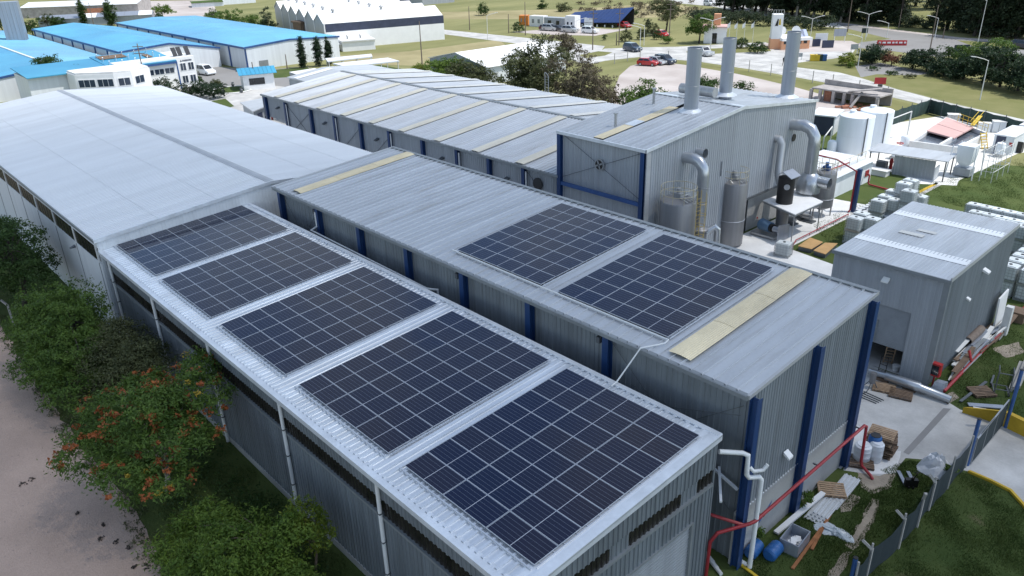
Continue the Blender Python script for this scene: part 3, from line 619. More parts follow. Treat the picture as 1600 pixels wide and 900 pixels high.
# ladder hoop on the far eave
hp = MB(); p = G(856, 143, 6.8); q = Vector((p.x, 51.45, 0))
for s in (-.28, .28): hp.tube([(q.x+s, q.y, 0), (q.x+s, q.y, 8.6), (q.x+s*.6, q.y-.2, 8.95), (q.x, q.y-.25, 9.05)], .045, 6)
for k in range(28): hp.tube([(q.x-.28, q.y, .4+k*.3), (q.x+.28, q.y, .4+k*.3)], .02, 4)
hp.build('access_ladder', 'trim_grey', st)
# rear canopy block beyond the striped roof
cb = thing('flat_canopy', 'flat white topped grey canopy at the far end of the striped warehouse', 'canopy', tuple(G(462, 138)))
c0 = [G(452, 113, 5.3), G(478, 122, 5.3), G(520, 116, 5.3), G(492, 107, 5.3)]
b = MB(); b.prism([(p.x, p.y) for p in c0], 4.2, 5.3); b.build('fascia', 'trim_grey', cb)
b = MB(); b.prism([(p.x+(.3 if i in (0, 3) else -.3)*0, p.y) for i, p in enumerate(c0)], 5.303, 5.36); b.build('top', 'concrete_white', cb)
b = MB()
for p in c0: b.cyl((p.x, p.y), .2, 0, 4.2, 8)
b.build('post', 'trim_grey', cb)
wg = thing('end_annex', 'low grey annex with white strips joined to the far end of the striped warehouse', 'annex', (-36, 40, 0))
A = [(-42, 38.5), (-30.2, 38.5), (-30.2, 51.3), (-42, 51.3)]
b = MB(); b.prism(A, 0, 6.0); b.build('wall', 'wall_bright', wg)
b = MB(); b.extr([(-42.2, 38.2, 6.05), (-42.2, 44, 6.7), (-42.2, 51.5, 6.2), (-42.2, 51.5, 6.0), (-42.2, 44, 6.5), (-42.2, 38.2, 5.9)], (11.9, 0, 0)); b.build('roof', 'roof_galv', wg)
for x in (-40.5, -36.5, -32.5):
    b = MB(); b.extr([(x, 38.3, 6.09), (x, 44, 6.73), (x, 44, 6.78), (x, 38.3, 6.14)], (1.1, 0, 0)); b.build('skylight', 'skylight_white', wg)
# ------------------------------------------------------------------ tall process building
TX0, TX1, TY0, TR, TY1 = 21.2, 29.75, 28.5, 40.3, 52.2
TZ0, TZ1, TZ2 = 10.2, 11.28, 10.0
ta, tb = (TZ1-TZ0)/(TR-TY0), (TZ1-TZ2)/(TY1-TR)
tall = thing('tall_building', 'tall steel clad process building with three grey chimneys and silver ducts', 'factory building', (25.5, 40, 0))
TZ = lambda y: TZ0+(y-TY0)*ta if y < TR else TZ1-(y-TR)*tb
run('roof_sheet', tall, 'roof_galv', (.53, .06), (TX0-.1, TY0-.15, TZ0), X, slope(ta), 8.75, (TR-TY0+.15)*math.hypot(1, ta), .53, kind='pan', skip=[(4.0, 4.55)])
run('roof_sheet', tall, 'roof_galv', (.53, .05), (TX0-.1, TR, TZ1), X, slope(-tb), 8.75, (TY1-TR+.1)*math.hypot(1, tb), .53, kind='pan')
inst('skylight', sheet_mesh('skylight', [(x*.055, .07+(.012 if x % 2 else 0)) for x in range(18)], .1, 9.2, 'skylight'), tall, (TX0+3.5, TY0-.15, TZ0+.012), X, slope(ta))
inst('skylight', sheet_mesh('skylight', [(x*.055, .08+(.012 if x % 2 else 0)) for x in range(18)], 3.6, 5.0, 'roof_new'), tall, (TX0+3.5, TY0-.15, TZ0+.016), X, slope(ta))
b = MB(); b.box((TX0-.1, TR-.25, TZ1+.04), (TX1+.05, TR+.25, TZ1+.09)); b.build('ridge_flashing', 'roof_new', tall)
b = MB(); b.box((TX0-.15, TY0-.3, TZ0-.2), (TX1+.1, TY0-.14, TZ0+.03)); b.build('gutter', 'flash', tall)
b = MB(); b.extr([(TX1+.02, TY0-.3, TZ0+.07), (TX1+.02, TR, TZ1+.1), (TX1+.02, TY1+.1, TZ2+.08), (TX1+.02, TY1+.1, TZ2-.15), (TX1+.02, TR, TZ1-.15), (TX1+.02, TY0-.3, TZ0-.18)], (.1, 0, 0)); b.build('verge_flashing', 'flash', tall)
run('wall_sheet', tall, 'wall_bright', (.27, .03, .22), (TX0+.1, TY0+.12, 0), X, Z, 8.4, TZ0-.1, 1.05)
run('gable_sheet', tall, 'wall_bright', (.30, .03, .2), (TX1-.02, TY0+.1, 0), Y, Z, 13.2, 1, 1.1, lo=lambda t: 0 if t < 13 else 3, hi=lambda t: TZ(TY0+.1+t)-.08)
run('gable_sheet', tall, 'wall_bright', (.30, .03, .2), (TX1-.02, TY0+13.3, 3.35), Y, Z, 10.4, 1, 1.04, lo=lambda t: 0, hi=lambda t: TZ(TY0+13.3+t)-.08-3.35)
b = MB(); b.box((TX1-.12, TY0+13.3, 3.18), (TX1+.06, TY1, 3.34)); b.build('sill_beam', 'trim_dark', tall)
b = MB(); b.box((TX1-.55, 43.2, 0), (TX1-.4, TY1, 3.2)); b.build('block_wall', 'render', tall)
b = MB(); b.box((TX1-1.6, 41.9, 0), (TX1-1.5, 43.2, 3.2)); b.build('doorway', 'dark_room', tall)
b = MB(); b.box((TX1-1.5, 43.1, 0), (TX1-.4, 43.2, 3.2)); b.build('door_jamb', 'trim_dark', tall)
icol(tall, TX0+.05, TY0-.08, TZ0-.2); icol(tall, TX1-.3, TY0-.08, TZ0-.2)
b = MB(); b.box((TX1-.06, TY0-.1, 0), (TX1+.03, TY0+.35, TZ0-.2)); b.build('corner_flashing', 'roof_grey', tall)
b = MB(); b.box((TX0+.22, TY0-.2, 5.95), (TX1-.48, TY0+.04, 6.2)); b.build('beam', 'beam_blue', tall)
for a, c in (((TX0+.3, 10.0), (TX1-.45, 6.4)), ((TX0+.3, 6.6), (TX1-.4, 9.9))):
    b = MB(); b.tube([(a[0], TY0-.04, a[1]), (c[0], TY0-.04, c[1])], .022, 5); b.build('brace_rod', 'trim_dark', tall)
b = MB(); b.tube([(25.35, TY0+.08, 8.3), (25.35, TY0-.12, 8.3)], [.42, .46], 18); o = b.build('vent_fan', 'steel_dull', tall)
b = MB(); b.tube([(25.35, TY0-.10, 8.3), (25.35, TY0-.14, 8.3)], .36, 14)
o2 = b.build('fan_opening', 'black', o)
b = MB(); [b.beam((25.35, TY0-.16, 8.3), (25.35+.34*math.cos(t), TY0-.16, 8.3+.34*math.sin(t)), .12, .02, up=(0, 1, 0)) for t in (0.4, 1.97, 3.54, 5.1)]; b.build('fan_blade', 'steel_dull', o)
for pb, pt, r, z0 in (((1079, 176), 74, .56, TZ(36.5)), ((1133, 150), 59, .53, TZ1), ((1229, 153), 49, .58, TZ(50))):
    p = G(pb[0], pb[1], z0-.05); p.z = z0-.3; h = HZ(pb[0]+10, pt, p)
    b = MB(); b.tube([(p.x, p.y, z0-.3), (p.x, p.y, h)], r, 24, cap=False); b.tube([(p.x, p.y, z0), (p.x, p.y, h-.02)], r-.03, 24, cap=False)
    o = b.build('chimney', 'stack_grey', tall)
    b = MB(); b.ring((p.x, p.y, h-.03), r, .03, 24)
    for zz in (z0+(h-z0)*.42,): b.ring((p.x, p.y, zz), r+.005, .018, 24)
    b.build('collar', 'steel_dull', o)
    b = MB(); b.lathe((p.x, p.y), [(r+.45, z0+.04), (r+.12, z0+.22), (r+.01, z0+.3)], 24); b.build('flashing', 'flash', o)
for pb, hh in (((962, 189), .95), ((1021, 166), 1.25)):
    p = G(pb[0], pb[1], TZ(36)); b = MB(); b.cyl((p.x, p.y), .11, TZ(p.y)-.1, TZ(p.y)+hh, 10); b.cyl((p.x, p.y), .19, TZ(p.y)+hh, TZ(p.y)+hh+.08, 10); b.build('vent_pipe', 'steel_dull', tall)
p = G(1080, 150, TZ1); b = MB(); b.tube([(p.x-1.2, p.y+.2, TZ1+.5), (p.x+2.2, p.y+.2, TZ1+.5)], .42, 16); b.build('roof_fan', 'steel_dull', tall)
b = MB(); b.box((TX0, TY1-.1, 0), (TX1-.1, TY1, TZ2-.1)); b.box((TX0, TY0+.2, 6), (TX0+.08, TY1-.1, TZ0-.2)); b.build('rear_wall', 'wall_bright', tall)
# ducts on the gable
def on_wall(px_, py_, x=TX1): v = ray(px_, py_); return CAM+v*((x-CAM.x)/v.x)
a0 = on_wall(1070, 246); 
b = MB(); q = Vector((TX1, a0.y, a0.z)); b.tube([q-Vector((.2, 0, 0)), q+Vector((.75, .02, .05)), q+Vector((1.25, .05, -.1)), q+Vector((1.6, .07, -.55)), q+Vector((1.7, .08, -1.1)), (q.x+1.7, q.y+.08, 3.7)], .42, 18); d1 = b.build('bent_duct', 'duct', tall)
b = MB(); [b.ring((q.x+1.7, q.y+.08, z), .425, .025, 18) for z in (6.8, 5.6, 4.5)]; b.build('seam_band', 'steel', d1)
b = MB(); b.lathe((q.x+1.7, q.y+.08), [(.44, 3.8), (.72, 3.6), (.72, 3.48), (.55, 3.4), (.55, .4)], 18); b.build('cyclone_body', 'steel', d1)
b = MB(); b.tube([(q.x+2.2, q.y+.3, 3.3), (q.x+2.55, q.y+.75, 3.75), (q.x+2.7, q.y+.95, 3.5), (q.x+2.72, q.y+1.0, .8)], .27, 14); b.build('return_duct', 'duct', d1)
v1 = on_wall(1090, 238); b = MB(); b.tube([v1-Vector((.1, 0, 0)), v1+Vector((.7, 0, .02))], .36, 16, cap=False); b.build('wall_vent', 'duct', tall)
v2 = on_wall(1212, 218); b = MB(); q2 = Vector((TX1, v2.y, v2.z)); b.tube([q2+Vector((-.1, 0, .1)), q2+Vector((.35, 0, .1)), q2+Vector((.6, 0, -.3)), (q2.x+.6, q2.y, 4.9), (q2.x+1.0, q2.y-.3, 4.2), (q2.x+1.8, q2.y-.6, 3.9)], .32, 14); b.build('bent_duct', 'steel_dull', tall)
v3 = on_wall(1238, 194); b = MB(); q3 = Vector((TX1, v3.y, v3.z)); b.tube([q3+Vector((-.1, 0, 0)), q3+Vector((1.1, .05, .05)), q3+Vector((1.7, .1, -.2)), q3+Vector((2.1, .12, -.8)), q3+Vector((2.15, .12, -1.5)), (q3.x+2.15, q3.y+.12, 4.6)], .50, 20)
d3 = b.build('bent_duct', 'duct', tall)
b = MB(); b.lathe((q3.x+2.15, q3.y+.12), [(1.0, 2.95), (1.0, 3.7), (.78, 4.4), (.52, 4.62)], 22); b.tube([(q3.x+2.4, q3.y+.3, 3.95), (q3.x+3.9, q3.y+.35, 3.9)], .5, 18, cap=False); b.build('plenum', 'duct', d3)
v4 = on_wall(1240, 215); b = MB(); b.tube([v4-Vector((.05, 0, 0)), v4+Vector((.06, 0, 0))], .33, 18); b.build('round_louvre', 'black', tall)
b = MB(); b.tube([on_wall(1127, 252)+Vector((.06, 0, 0)), on_wall(1125, 275)+Vector((.06, 0, 0))], .03, 6); b.build('conduit', 'trim_dark', tall)
# ------------------------------------------------------------------ right-hand shed
RX0, RX1, RY0, RY1 = 44.0, 50.45, 28.55, 39.8
RZ = lambda y: 6.68+.012*(y-RY0)
shed = thing('tool_shed', 'square grey metal shed with a half raised roller door and white roof bands', 'shed', (50.4, 28.6, 0))
run('roof_sheet', shed, 'roof_galv', (.22, .022, .3), (RX0-.05, RY0-.15, RZ(RY0)+.04), X, slope(.012), RX1-RX0+.1, RY1-RY0+.3, 1.08)
for y in (31.0, 36.7):
    b = MB(); b.box((RX0-.03, y, RZ(y)+.062), (RX1+.02, y+.95, RZ(y)+.070)); b.build('skylight', 'skylight_white', shed)
b = MB(); b.box((46.3, 34.6, RZ(34)+.08), (47.4, 35.0, RZ(34)+.10)); b.box((45.6, 33.6, RZ(33)+.08), (47.0, 34.1, RZ(33)+.105)); b.build('roof_patch', 'strip_pale', shed)
b = MB(); b.box((RX0-.1, RY0-.22, RZ(RY0)-.15), (RX1+.1, RY0-.14, RZ(RY0)+.06)); b.build('eave_trim', 'trim_grey', shed)
b = MB(); b.box((RX1+.02, RY0-.14, RZ(RY0)-.05), (RX1+.09, RY1+.1, RZ(RY1)+.07)); b.build('verge_trim', 'roof_grey', shed)
DX0, DX1 = 45.5, 48.85
run('wall_sheet', shed, 'wall_bright', (.18, .022, .3), (RX0, RY0, 0), X, Z, DX0-RX0, RZ(RY0)-.05, 1.0)
run('wall_sheet', shed, 'wall_bright', (.18, .022, .3), (DX1, RY0, 0), X, Z, RX1-DX1, RZ(RY0)-.05, .9)
run('wall_sheet', shed, 'wall_bright', (.18, .022, .3), (DX0, RY0, 4.15), X, Z, DX1-DX0, RZ(RY0)-.05-4.15, .96)
run('side_sheet', shed, 'wall_galv', (.09, .015, .4), (RX1, RY0, 0), Y, Z, RY1-RY0, RZ(35)-.06, 1.0)
b = MB(); b.box((RX1-.3, RY0-.03, 0), (RX1+.03, RY0+.12, RZ(RY0)-.05)); b.build('corner_flashing', 'trim_grey', shed)
b = MB()
for k in range(27): b.box((DX0, RY0+.08, 1.62+k*.095), (DX1, RY0+.12+.012*(k % 2), 1.62+k*.095+.09))
d = b.build('roller_door', 'door_grey', shed)
b = MB(); b.box((46.4, RY0+.0, 1.75), (47.15, RY0+.075, 3.1)); b.build('wicket_door', 'trim_grey', d)
b = MB(); b.box((46.47, RY0-.02, 1.82), (47.08, RY0-.002, 3.03)); b.build('wicket_leaf', 'door_grey', d)
b = MB(); b.box((RX0+.1, RY1-.1, 0), (RX1-.1, RY1, 6.6)); b.box((RX0+.02, RY0+.1, 0), (RX0+.1, RY1-.1, 6.6)); b.build('rear_wall', 'wall_galv', shed)
b = MB(); b.box((RX0+.1, RY0+.2, .02), (RX1-.1, RY1-.1, .03)); b.build('inner_floor', 'concrete', shed)
for (x, y, z, dx, dy) in ((47.0, RY0, 5.75, 0, -1),):
    b = MB(); b.extr([(x, y-.03, z), (x, y-.34, z-.10), (x, y-.34, z-.02), (x, y-.03, z+.16)], (.38, 0, 0)); b.build('wall_lamp', 'lamp_lens', shed)
for y, z, s in ((34.2, 5.4, 1), (32.2, 4.3, .6)):
    b = MB(); b.extr([(RX1+.01, y, z), (RX1+.36*s, y, z-.1), (RX1+.36*s, y, z), (RX1+.01, y, z+.16*s)], (0, .42*s, 0)); b.build('wall_lamp', 'paint_white', shed)
shed.rotation_euler.z = .022
b = MB()
la = Vector((47.75, RY0+1.0, .03)); lb = Vector((48.05, RY0+.35, 1.55)); sx = Vector((.22, .1, 0))
for s in (-1, 1): b.beam(la+sx*s, lb+sx*s, .06, .04)
for k in range(6): t = (k+.5)/6; b.beam(la.lerp(lb, t)-sx, la.lerp(lb, t)+sx, .045, .03)
solo('ladder', b, 'wood', 'pale step ladder leaning inside the dark half open doorway', 'ladder')
# ------------------------------------------------------------------ solar arrays
MW, MH = 2.279, 1.0807
def module_meshes(s):
    w_, h_ = MW*s, MH*s-.012
    g = MB(); e = .017
    for x0, x1 in ((e, w_/2-.0105), (w_/2+.0105, w_-e)): g.face([(x0, e, .032), (x1, e, .032), (x1, h_-e, .032), (x0, h_-e, .032)])
    f = MB(); f.box((0, 0, 0), (w_, e-.002, .036)); f.box((0, h_-e+.002, 0), (w_, h_, .036)); f.box((0, e-.002, 0), (e-.002, h_-e+.002, .036)); f.box((w_-e+.002, e-.002, 0), (w_, h_-e+.002, .036)); f.box((e-.002, e-.002, .004), (w_-e+.002, h_-e+.002, .029))
    c = MB(); c.box((w_/2-.0103, e, .0291), (w_/2+.0103, h_-e, .0335))
    return g.mesh('cells', 'cells'), f.mesh('panel_frame', 'alu'), c.mesh('centre_strip', 'backsheet')
def array(x0, y0, zf, m, s, label, grp):
    a = thing('solar_array', label, 'solar array', (x0, y0, zf(y0)+.14), 0, grp)
    g, f, c = array.me[s]; ux = Vector(X); uy = slope(m).normalized(); un = ux.cross(uy)
    o0 = Vector((x0, y0, zf(y0)))+un*.12
    for i in range(3):
        for j in range(8):
            p = o0+ux*(i*(MW+.022)*s)+uy*(j*MH*s)+un*R.uniform(-.002, .002)
            q = inst('solar_panel', g, a, p, ux+uy*R.uniform(-.0008, .0008)+un*R.uniform(-.0035, .0035), uy+un*R.uniform(-.004, .004))
            for nm, me in (('panel_frame', f), ('centre_strip', c)):
                k = bpy.data.objects.new(nm, me); col.objects.link(k); k.parent = q
    b = MB()
    for j in range(8):
        for t in (.22, .78):
            p = o0+uy*((j+t)*MH*s)-un*.045; b.beam(p-ux*.06, p+ux*(3*(MW+.022)*s+.06), .04, .04, up=un)
    b.build('rail', 'alu', a)
    for k in (-1, 1):
        pass
    b = MB(); p0 = o0-uy*.16-un*.03; b.beam(p0-ux*.1, p0+ux*(6.9*s), .05, .05, up=un); b.build('cable_tray', 'alu', a)
    b = MB(); p0 = o0+ux*(3*(MW+.022)*s+.07)-un*.03; b.beam(p0, p0+uy*(8*MH*s), .03, .05, up=un); b.build('edge_rail', 'alu', a)
array.me = {1.0: module_meshes(1.0), .947: module_meshes(.947)}
L5 = ['solar array at the far end of the low shed roof, against the white warehouse', 'solar array second from the white warehouse on the low shed roof', 'middle one of the five solar arrays on the low shed roof', 'solar array second from the near end of the low shed roof', 'nearest solar array, at the near gable end of the low shed roof']
for k, x in enumerate((10.88, 18.64, 26.68, 34.77, 42.72)): array(x, -1.83, LZ, .0619, 1.0, L5[k], 'solar arrays on the shed roofs')
for k, x in enumerate((31.63, 39.26)): array(x, 9.76, MZ, MS, .947, ('solar array on the middle warehouse roof, the one further from the yellow skylight', 'solar array beside the wide yellow skylight on the middle warehouse roof')[k], 'solar arrays on the shed roofs')
b = MB(); b.tube([(31.4, 9.62, MZ(9.6)+.12), (45.9, 9.62, MZ(9.6)+.12), (45.95, 9.3, MZ(9.3)+.12), (45.4, 8.4, MZ(8.4)+.1), (45.0, 7.42, LZ(7.4)+.14), (45.0, 7.1, LZ(7.1)+.1)], .034, 8)
solo('cable_conduit', b, 'pvc', 'white cable conduit crossing from the middle warehouse roof down to the low shed roof', 'conduit')
# ------------------------------------------------------------------ process yard
def lerp2(a, b, t): return Vector(a).lerp(Vector(b), t)
def steel_tank(cx, cy, r, h, label, legs=0, rail=True):
    t = thing('steel_tank', label, 'tank', (cx, cy, 0), 0, 'steel process tanks')
    z0 = .9 if legs else .12
    b = MB(); b.lathe((cx, cy), [(r*.35, z0-.3 if legs else z0), (r, z0+.05), (r, h-.12), (r*.96, h-.02), (r*.25, h+.16), (.02, h+.17)], 30); b.build('shell', 'steel', t)
    b = MB(); [b.ring((cx, cy, z), r+.005, .035, 30) for z in (h*.42,)]; b.build('weld_band', 'steel_dull', t)
    for k in range(4):
        a = .6+k*1.571; b = MB(); b.cyl((cx+r*.9*math.cos(a), cy+r*.9*math.sin(a)), .07, 0, z0+.1, 8); b.build('leg', 'steel_dull', t)
    if rail:
        b = MB(); [b.ring((cx, cy, h+z), r*.97, .022, 26, 4) for z in (.5, 1.0)]
        for k in range(10): a = k*.628; b.tube([(cx+r*.97*math.cos(a), cy+r*.97*math.sin(a), h-.05), (cx+r*.97*math.cos(a), cy+r*.97*math.sin(a), h+1.0)], .02, 5)
        b.build('guard_rail', 'rail_buff', t)
    b = MB(); b.box((cx-.3, cy-.2, h+.16), (cx+.3, cy+.2, h+.5)); b.tube([(cx, cy, h+.5), (cx, cy, h+.85)], .16, 10); b.build('agitator_motor', 'beam_blue' if r < 1.1 else 'steel_dull', t)
    b = MB()
    for k in range(6): a = R.uniform(0, 6.28); b.tube([(cx+.3*math.cos(a), cy+.3*math.sin(a), h+.2), (cx+.75*r*math.cos(a), cy+.75*r*math.sin(a), h+.26), (cx+.8*r*math.cos(a+.3), cy+.8*r*math.sin(a+.3), h+.05)], .035, 6)
    b.build('top_pipe', 'steel_dull', t)
    return t
t1 = on_wall(1060, 312, 31.5); steel_tank(31.5, t1.y, 1.3, t1.z, 'wider steel tank with a round guard rail beside the bent silver duct')
p = G(1138, 381); h = HZ(1141, 283, p); steel_tank(p.x, p.y, 1.1, h, 'tallest slim steel tank standing in front of the clad gable')
p = G(1281, 336); h = HZ(1281, 268, p); steel_tank(p.x, p.y, .95, h, 'steel tank on legs behind the white canopy by the plant room', legs=1)
def caged_ladder(x, y, z1, label, dx=1, m='cage_yellow'):
    t = thing('caged_ladder', label, 'ladder', (x, y, 0)); b = MB()
    for s in (-.22, .22): b.tube([(x, y+s, 0), (x, y+s, z1+.9)], .025, 6)
    for k in range(int(z1/.3)+2): b.tube([(x, y-.22, .3+k*.3), (x, y+.22, .3+k*.3)], .015, 4)
    b.build('rails', m, t); b = MB()
    for k in range(int(z1/.9)):
        z = 1.8+k*.8
        if z > z1+.9: break
        b.tube([(x, y-.25, z), (x+.35*dx, y-.33, z), (x+.62*dx, y, z), (x+.35*dx, y+.33, z), (x, y+.25, z)], .02, 5)
    for s in (-.3, 0, .3): b.tube([(x+(.35+.27*(s == 0))*dx, y+s, 1.8), (x+(.35+.27*(s == 0))*dx, y+s, z1+.8)], .014, 4)
    b.build('safety_cage', m, t)
caged_ladder(33.0, t1.y+.35, t1.z, 'yellow caged ladder up the wider steel tank')
# plant room
pr = thing('plant_room', 'low pale plant room with small red windows behind the steel tank', 'building', (30.5, 59, 0))
hA = HZ(1363, 251, Vector((30.4, 64.4, 0)))
b = MB(); b.box((25.2, 55.0, 0), (30.5, 64.4, hA)); b.build('wall', 'wall_white', pr)
run('roof_sheet', pr, 'roof_white', (.25, .03, .3), (25.0, 54.8, hA+.04), X, slope(.01), 5.8, 9.8, .97)
for y in (61.2, 63.0):
    b = MB(); b.box((30.49, y, hA-1.35), (30.56, y+.75, hA-.75)); o = b.build('window', 'red_pipe', pr)
    b = MB(); b.box((30.5, y-.06, hA-1.43), (30.55, y+.81, hA-1.36)); b.build('sill', 'trim_grey', o)
b = MB()
for k in range(6): y = 55.3+k*1.7; b.tube([(29.9, y, hA), (29.9, y, hA+1.0)], .025, 5)
b.tube([(29.9, 55.3, hA+1), (29.9, 63.9, hA+1)], .025, 5); b.tube([(29.9, 55.3, hA+.5), (29.9, 63.9, hA+.5)], .02, 5); b.build('guard_rail', 'rail_buff', pr)
b = MB(); b.tube([(27, 55.4, hA+.35), (29.4, 57, hA+.35), (29.6, 61, hA+.35)], .08, 8); b.build('roof_pipe', 'red_pipe', pr)
# canopy, stacks
cv = [Vector(v) for v in (G(1192, 313, 2.75), G(1243, 295, 2.75), G(1286, 315, 2.75), G(1242, 335, 2.75))]
cn = thing('white_canopy', 'flat white sheet canopy on thin posts around the black stack', 'canopy', (cv[3].x, cv[3].y, 0))
b = MB(); b.prism([(q.x, q.y) for q in cv], 2.68, 2.76); b.build('roof', 'paint_white', cn)
for q in cv:
    c = q.lerp((cv[0]+cv[2])/2, .06); b = MB(); b.cyl((c.x, c.y), .045, 0, 2.68, 6); b.build('post', 'steel_dull', cn)
b = MB(); b.prism([(q.x, q.y) for q in [c.lerp((cv[0]+cv[2])/2, .02) for c in cv]], 2.52, 2.68); b.build('frame', 'trim_grey', cn)
p = G(1219, 364); ht = HZ(1225, 277, p)
bs = thing('black_stack', 'short black round stack with a grey peaked rain hood rising through the white canopy', 'chimney', (p.x, p.y, 0))
b = MB(); b.cyl((p.x, p.y), .68, 2.5, ht, 24); b.build('casing', 'black', bs)
b = MB(); b.lathe((p.x, p.y), [(.5, 0), (.5, 1.2), (.58, 2.5)], 20); b.build('lower_casing', 'steel', bs)
b = MB(); b.extr([(p.x-.8, p.y-.75, ht+.12), (p.x, p.y-.75, ht+.55), (p.x+.8, p.y-.75, ht+.12), (p.x+.8, p.y-.75, ht+.17), (p.x, p.y-.75, ht+.61), (p.x-.8, p.y-.75, ht+.17)], (0, 1.5, 0)); b.build('rain_hood', 'stack_grey', bs)
b = MB(); b.tube([(p.x+.3, p.y-.45, ht-.65), (p.x+.42, p.y-.62, ht-.65)], .24, 14); b.build('inspection_hatch', 'steel_dull', bs)
p = G(1190, 367); fn = thing('blower', 'blue electric blower with a grey square flange on a skid by the wall', 'blower', (p.x, p.y, 0))
b = MB(); b.tube([(p.x-.2, p.y+.1, .95), (p.x+.9, p.y-.2, .95)], [.5, .45], 16); b.build('motor', 'blower_blue', fn)
b = MB(); b.tube([(p.x+.9, p.y-.2, .95), (p.x+1.15, p.y-.27, .95)], .36, 14); b.build('end_bell', 'black', fn)
b = MB(); b.box((p.x-.8, p.y-.6, .1), (p.x+1.5, p.y+.5, .28)); [b.box((p.x+dx, p.y+dy, 0), (p.x+dx+.15, p.y+dy+.15, .1)) for dx in (-.8, 1.3) for dy in (-.6, .3)]; b.build('skid', 'steel_dull', fn)
b = MB(); b.extr([(p.x+1.9, p.y-.9, .25), (p.x+2.25, p.y+.2, .25), (p.x+2.25, p.y+.2, 1.55), (p.x+1.9, p.y-.9, 1.55)], (.08, -.03, 0)); b.tube([(p.x+1.2, p.y-.3, .95), (p.x+2.05, p.y-.36, .95)], .25, 12); b.build('flange', 'stack_grey', fn)
p = G(1178, 352); b = MB(); b.cyl((p.x, p.y), .16, 0, 1.0, 10); b.tube([(p.x, p.y, .8), (p.x+.3, p.y-.1, .8)], .09, 8); b.lathe((p.x, p.y), [(.2, 1.0), (.15, 1.2), (.02, 1.28)], 10); solo('hydrant', b, 'red', 'small red hydrant standing by the block wall under the clad gable', 'hydrant')
a = G(1194, 348); z1 = HZ(1189, 303, a+Vector((-.7, .1, 0))); b = MB(); la = Vector((a.x, a.y, 0)); lb = Vector((a.x-.9, a.y+.1, z1)); sx = Vector((.03, .25, 0))
for s in (-1, 1): b.beam(la+sx*s, lb+sx*s, .05, .05)
for k in range(11): t = (k+.5)/11; b.beam(la.lerp(lb, t)-sx, la.lerp(lb, t)+sx, .035)
solo('ladder', b, 'alu', 'silver straight ladder leaning on the block wall next to the blower', 'ladder')
for k, (q, s) in enumerate((((1236, 350), .5), ((1262, 346), .6), ((1250, 342), .45))):
    p = G(*q); t = thing('pump_skid', ('grey pump skid under the near corner of the white canopy', 'grey pump skid under the right end of the white canopy', 'grey pump skid under the middle of the white canopy')[k], 'pump', (p.x, p.y, 0), 0, 'pump skids')
    b = MB(); b.box((p.x-s, p.y-.4, 0), (p.x+s, p.y+.4, .12)); b.build('base', 'trim_dark', t)
    b = MB(); b.tube([(p.x-s*.8, p.y, .45), (p.x+s*.3, p.y, .45)], .24, 12); b.tube([(p.x+s*.3, p.y, .45), (p.x+s*.8, p.y, .45)], .16, 10); b.build('motor', 'steel_dull', t)
    b = MB(); b.tube([(p.x+s*.6, p.y, .5), (p.x+s*.6, p.y, 1.3), (p.x+s*.6+.3, p.y+.4, 1.4)], .07, 8); b.build('pipe', 'steel', t)
# pipes and posts
p = G(1333, 331); z1 = HZ(1345, 264, p); b = MB(); b.box((p.x-.16, p.y-.16, 0), (p.x+.16, p.y+.16, z1)); solo('pipe_post', b, 'steel_blue', 'blue steel post carrying a red pipe at the edge of the white yard', 'post')
b = MB(); q = Vector((p.x-.2, p.y-.25, 0)); s = Vector((30.6, 56.0, 4.0)); b.tube([s+Vector((-2.5, 0, .1)), s, (q.x, q.y, z1-.2), (q.x+.02, q.y, z1-.35), (q.x, q.y, .2), (q.x, q.y-.3, .1)], .08, 8); solo('fire_pipe', b, 'red_pipe', 'red pipe bridging from the plant room and dropping down the blue post', 'pipe')
a = G(1355, 290); z1 = HZ(1354, 273, a); e = G(1389, 299)
b = MB(); b.tube([(30.6, a.y+.2, z1), (a.x, a.y, z1), (a.x+.05, a.y, z1-.1), (a.x+.05, a.y, .3), (a.x+.2, a.y, .15), (e.x, e.y, .15)], .09, 8); solo('fire_pipe', b, 'red_pipe', 'red pipe leaving the plant room wall and running over the grass to the tanks', 'pipe')
a = G(1325, 338); c = G(1243, 379); d = G(1230, 402)
b = MB(); b.tube([(a.x, a.y, .22), (c.x, c.y, .22), (d.x, d.y, .22)], .05, 7)
for k in range(5): q = a.lerp(c, k/4); b.cyl((q.x, q.y), .03, 0, .2, 6)
solo('kerb_pipe', b, 'red_pipe', 'thin purplish red pipe on short stubs along the white yard edge', 'pipe')
for k, P in enumerate((((1247, 384), (1266, 371), (1286, 378), (1268, 389)), ((1271, 391), (1289, 379), (1309, 380), (1290, 397)))):
    V = [G(*q, .42) for q in P]; t = thing('plywood_cover', ('orange plywood cover nearer the white tank on the yard edge', 'orange plywood cover next to the corner of the grey shed')[k], 'cover', (V[0].x, V[0].y, 0), 0, 'plywood covers')
    b = MB(); b.prism([(q.x, q.y) for q in V], .37, .42); b.build('board', 'ply', t)
    b = MB(); b.prism([(q.x, q.y) for q in [v.lerp((V[0]+V[2])/2, .06) for v in V]], 0, .365); b.build('curb', 'trim_dark', t)
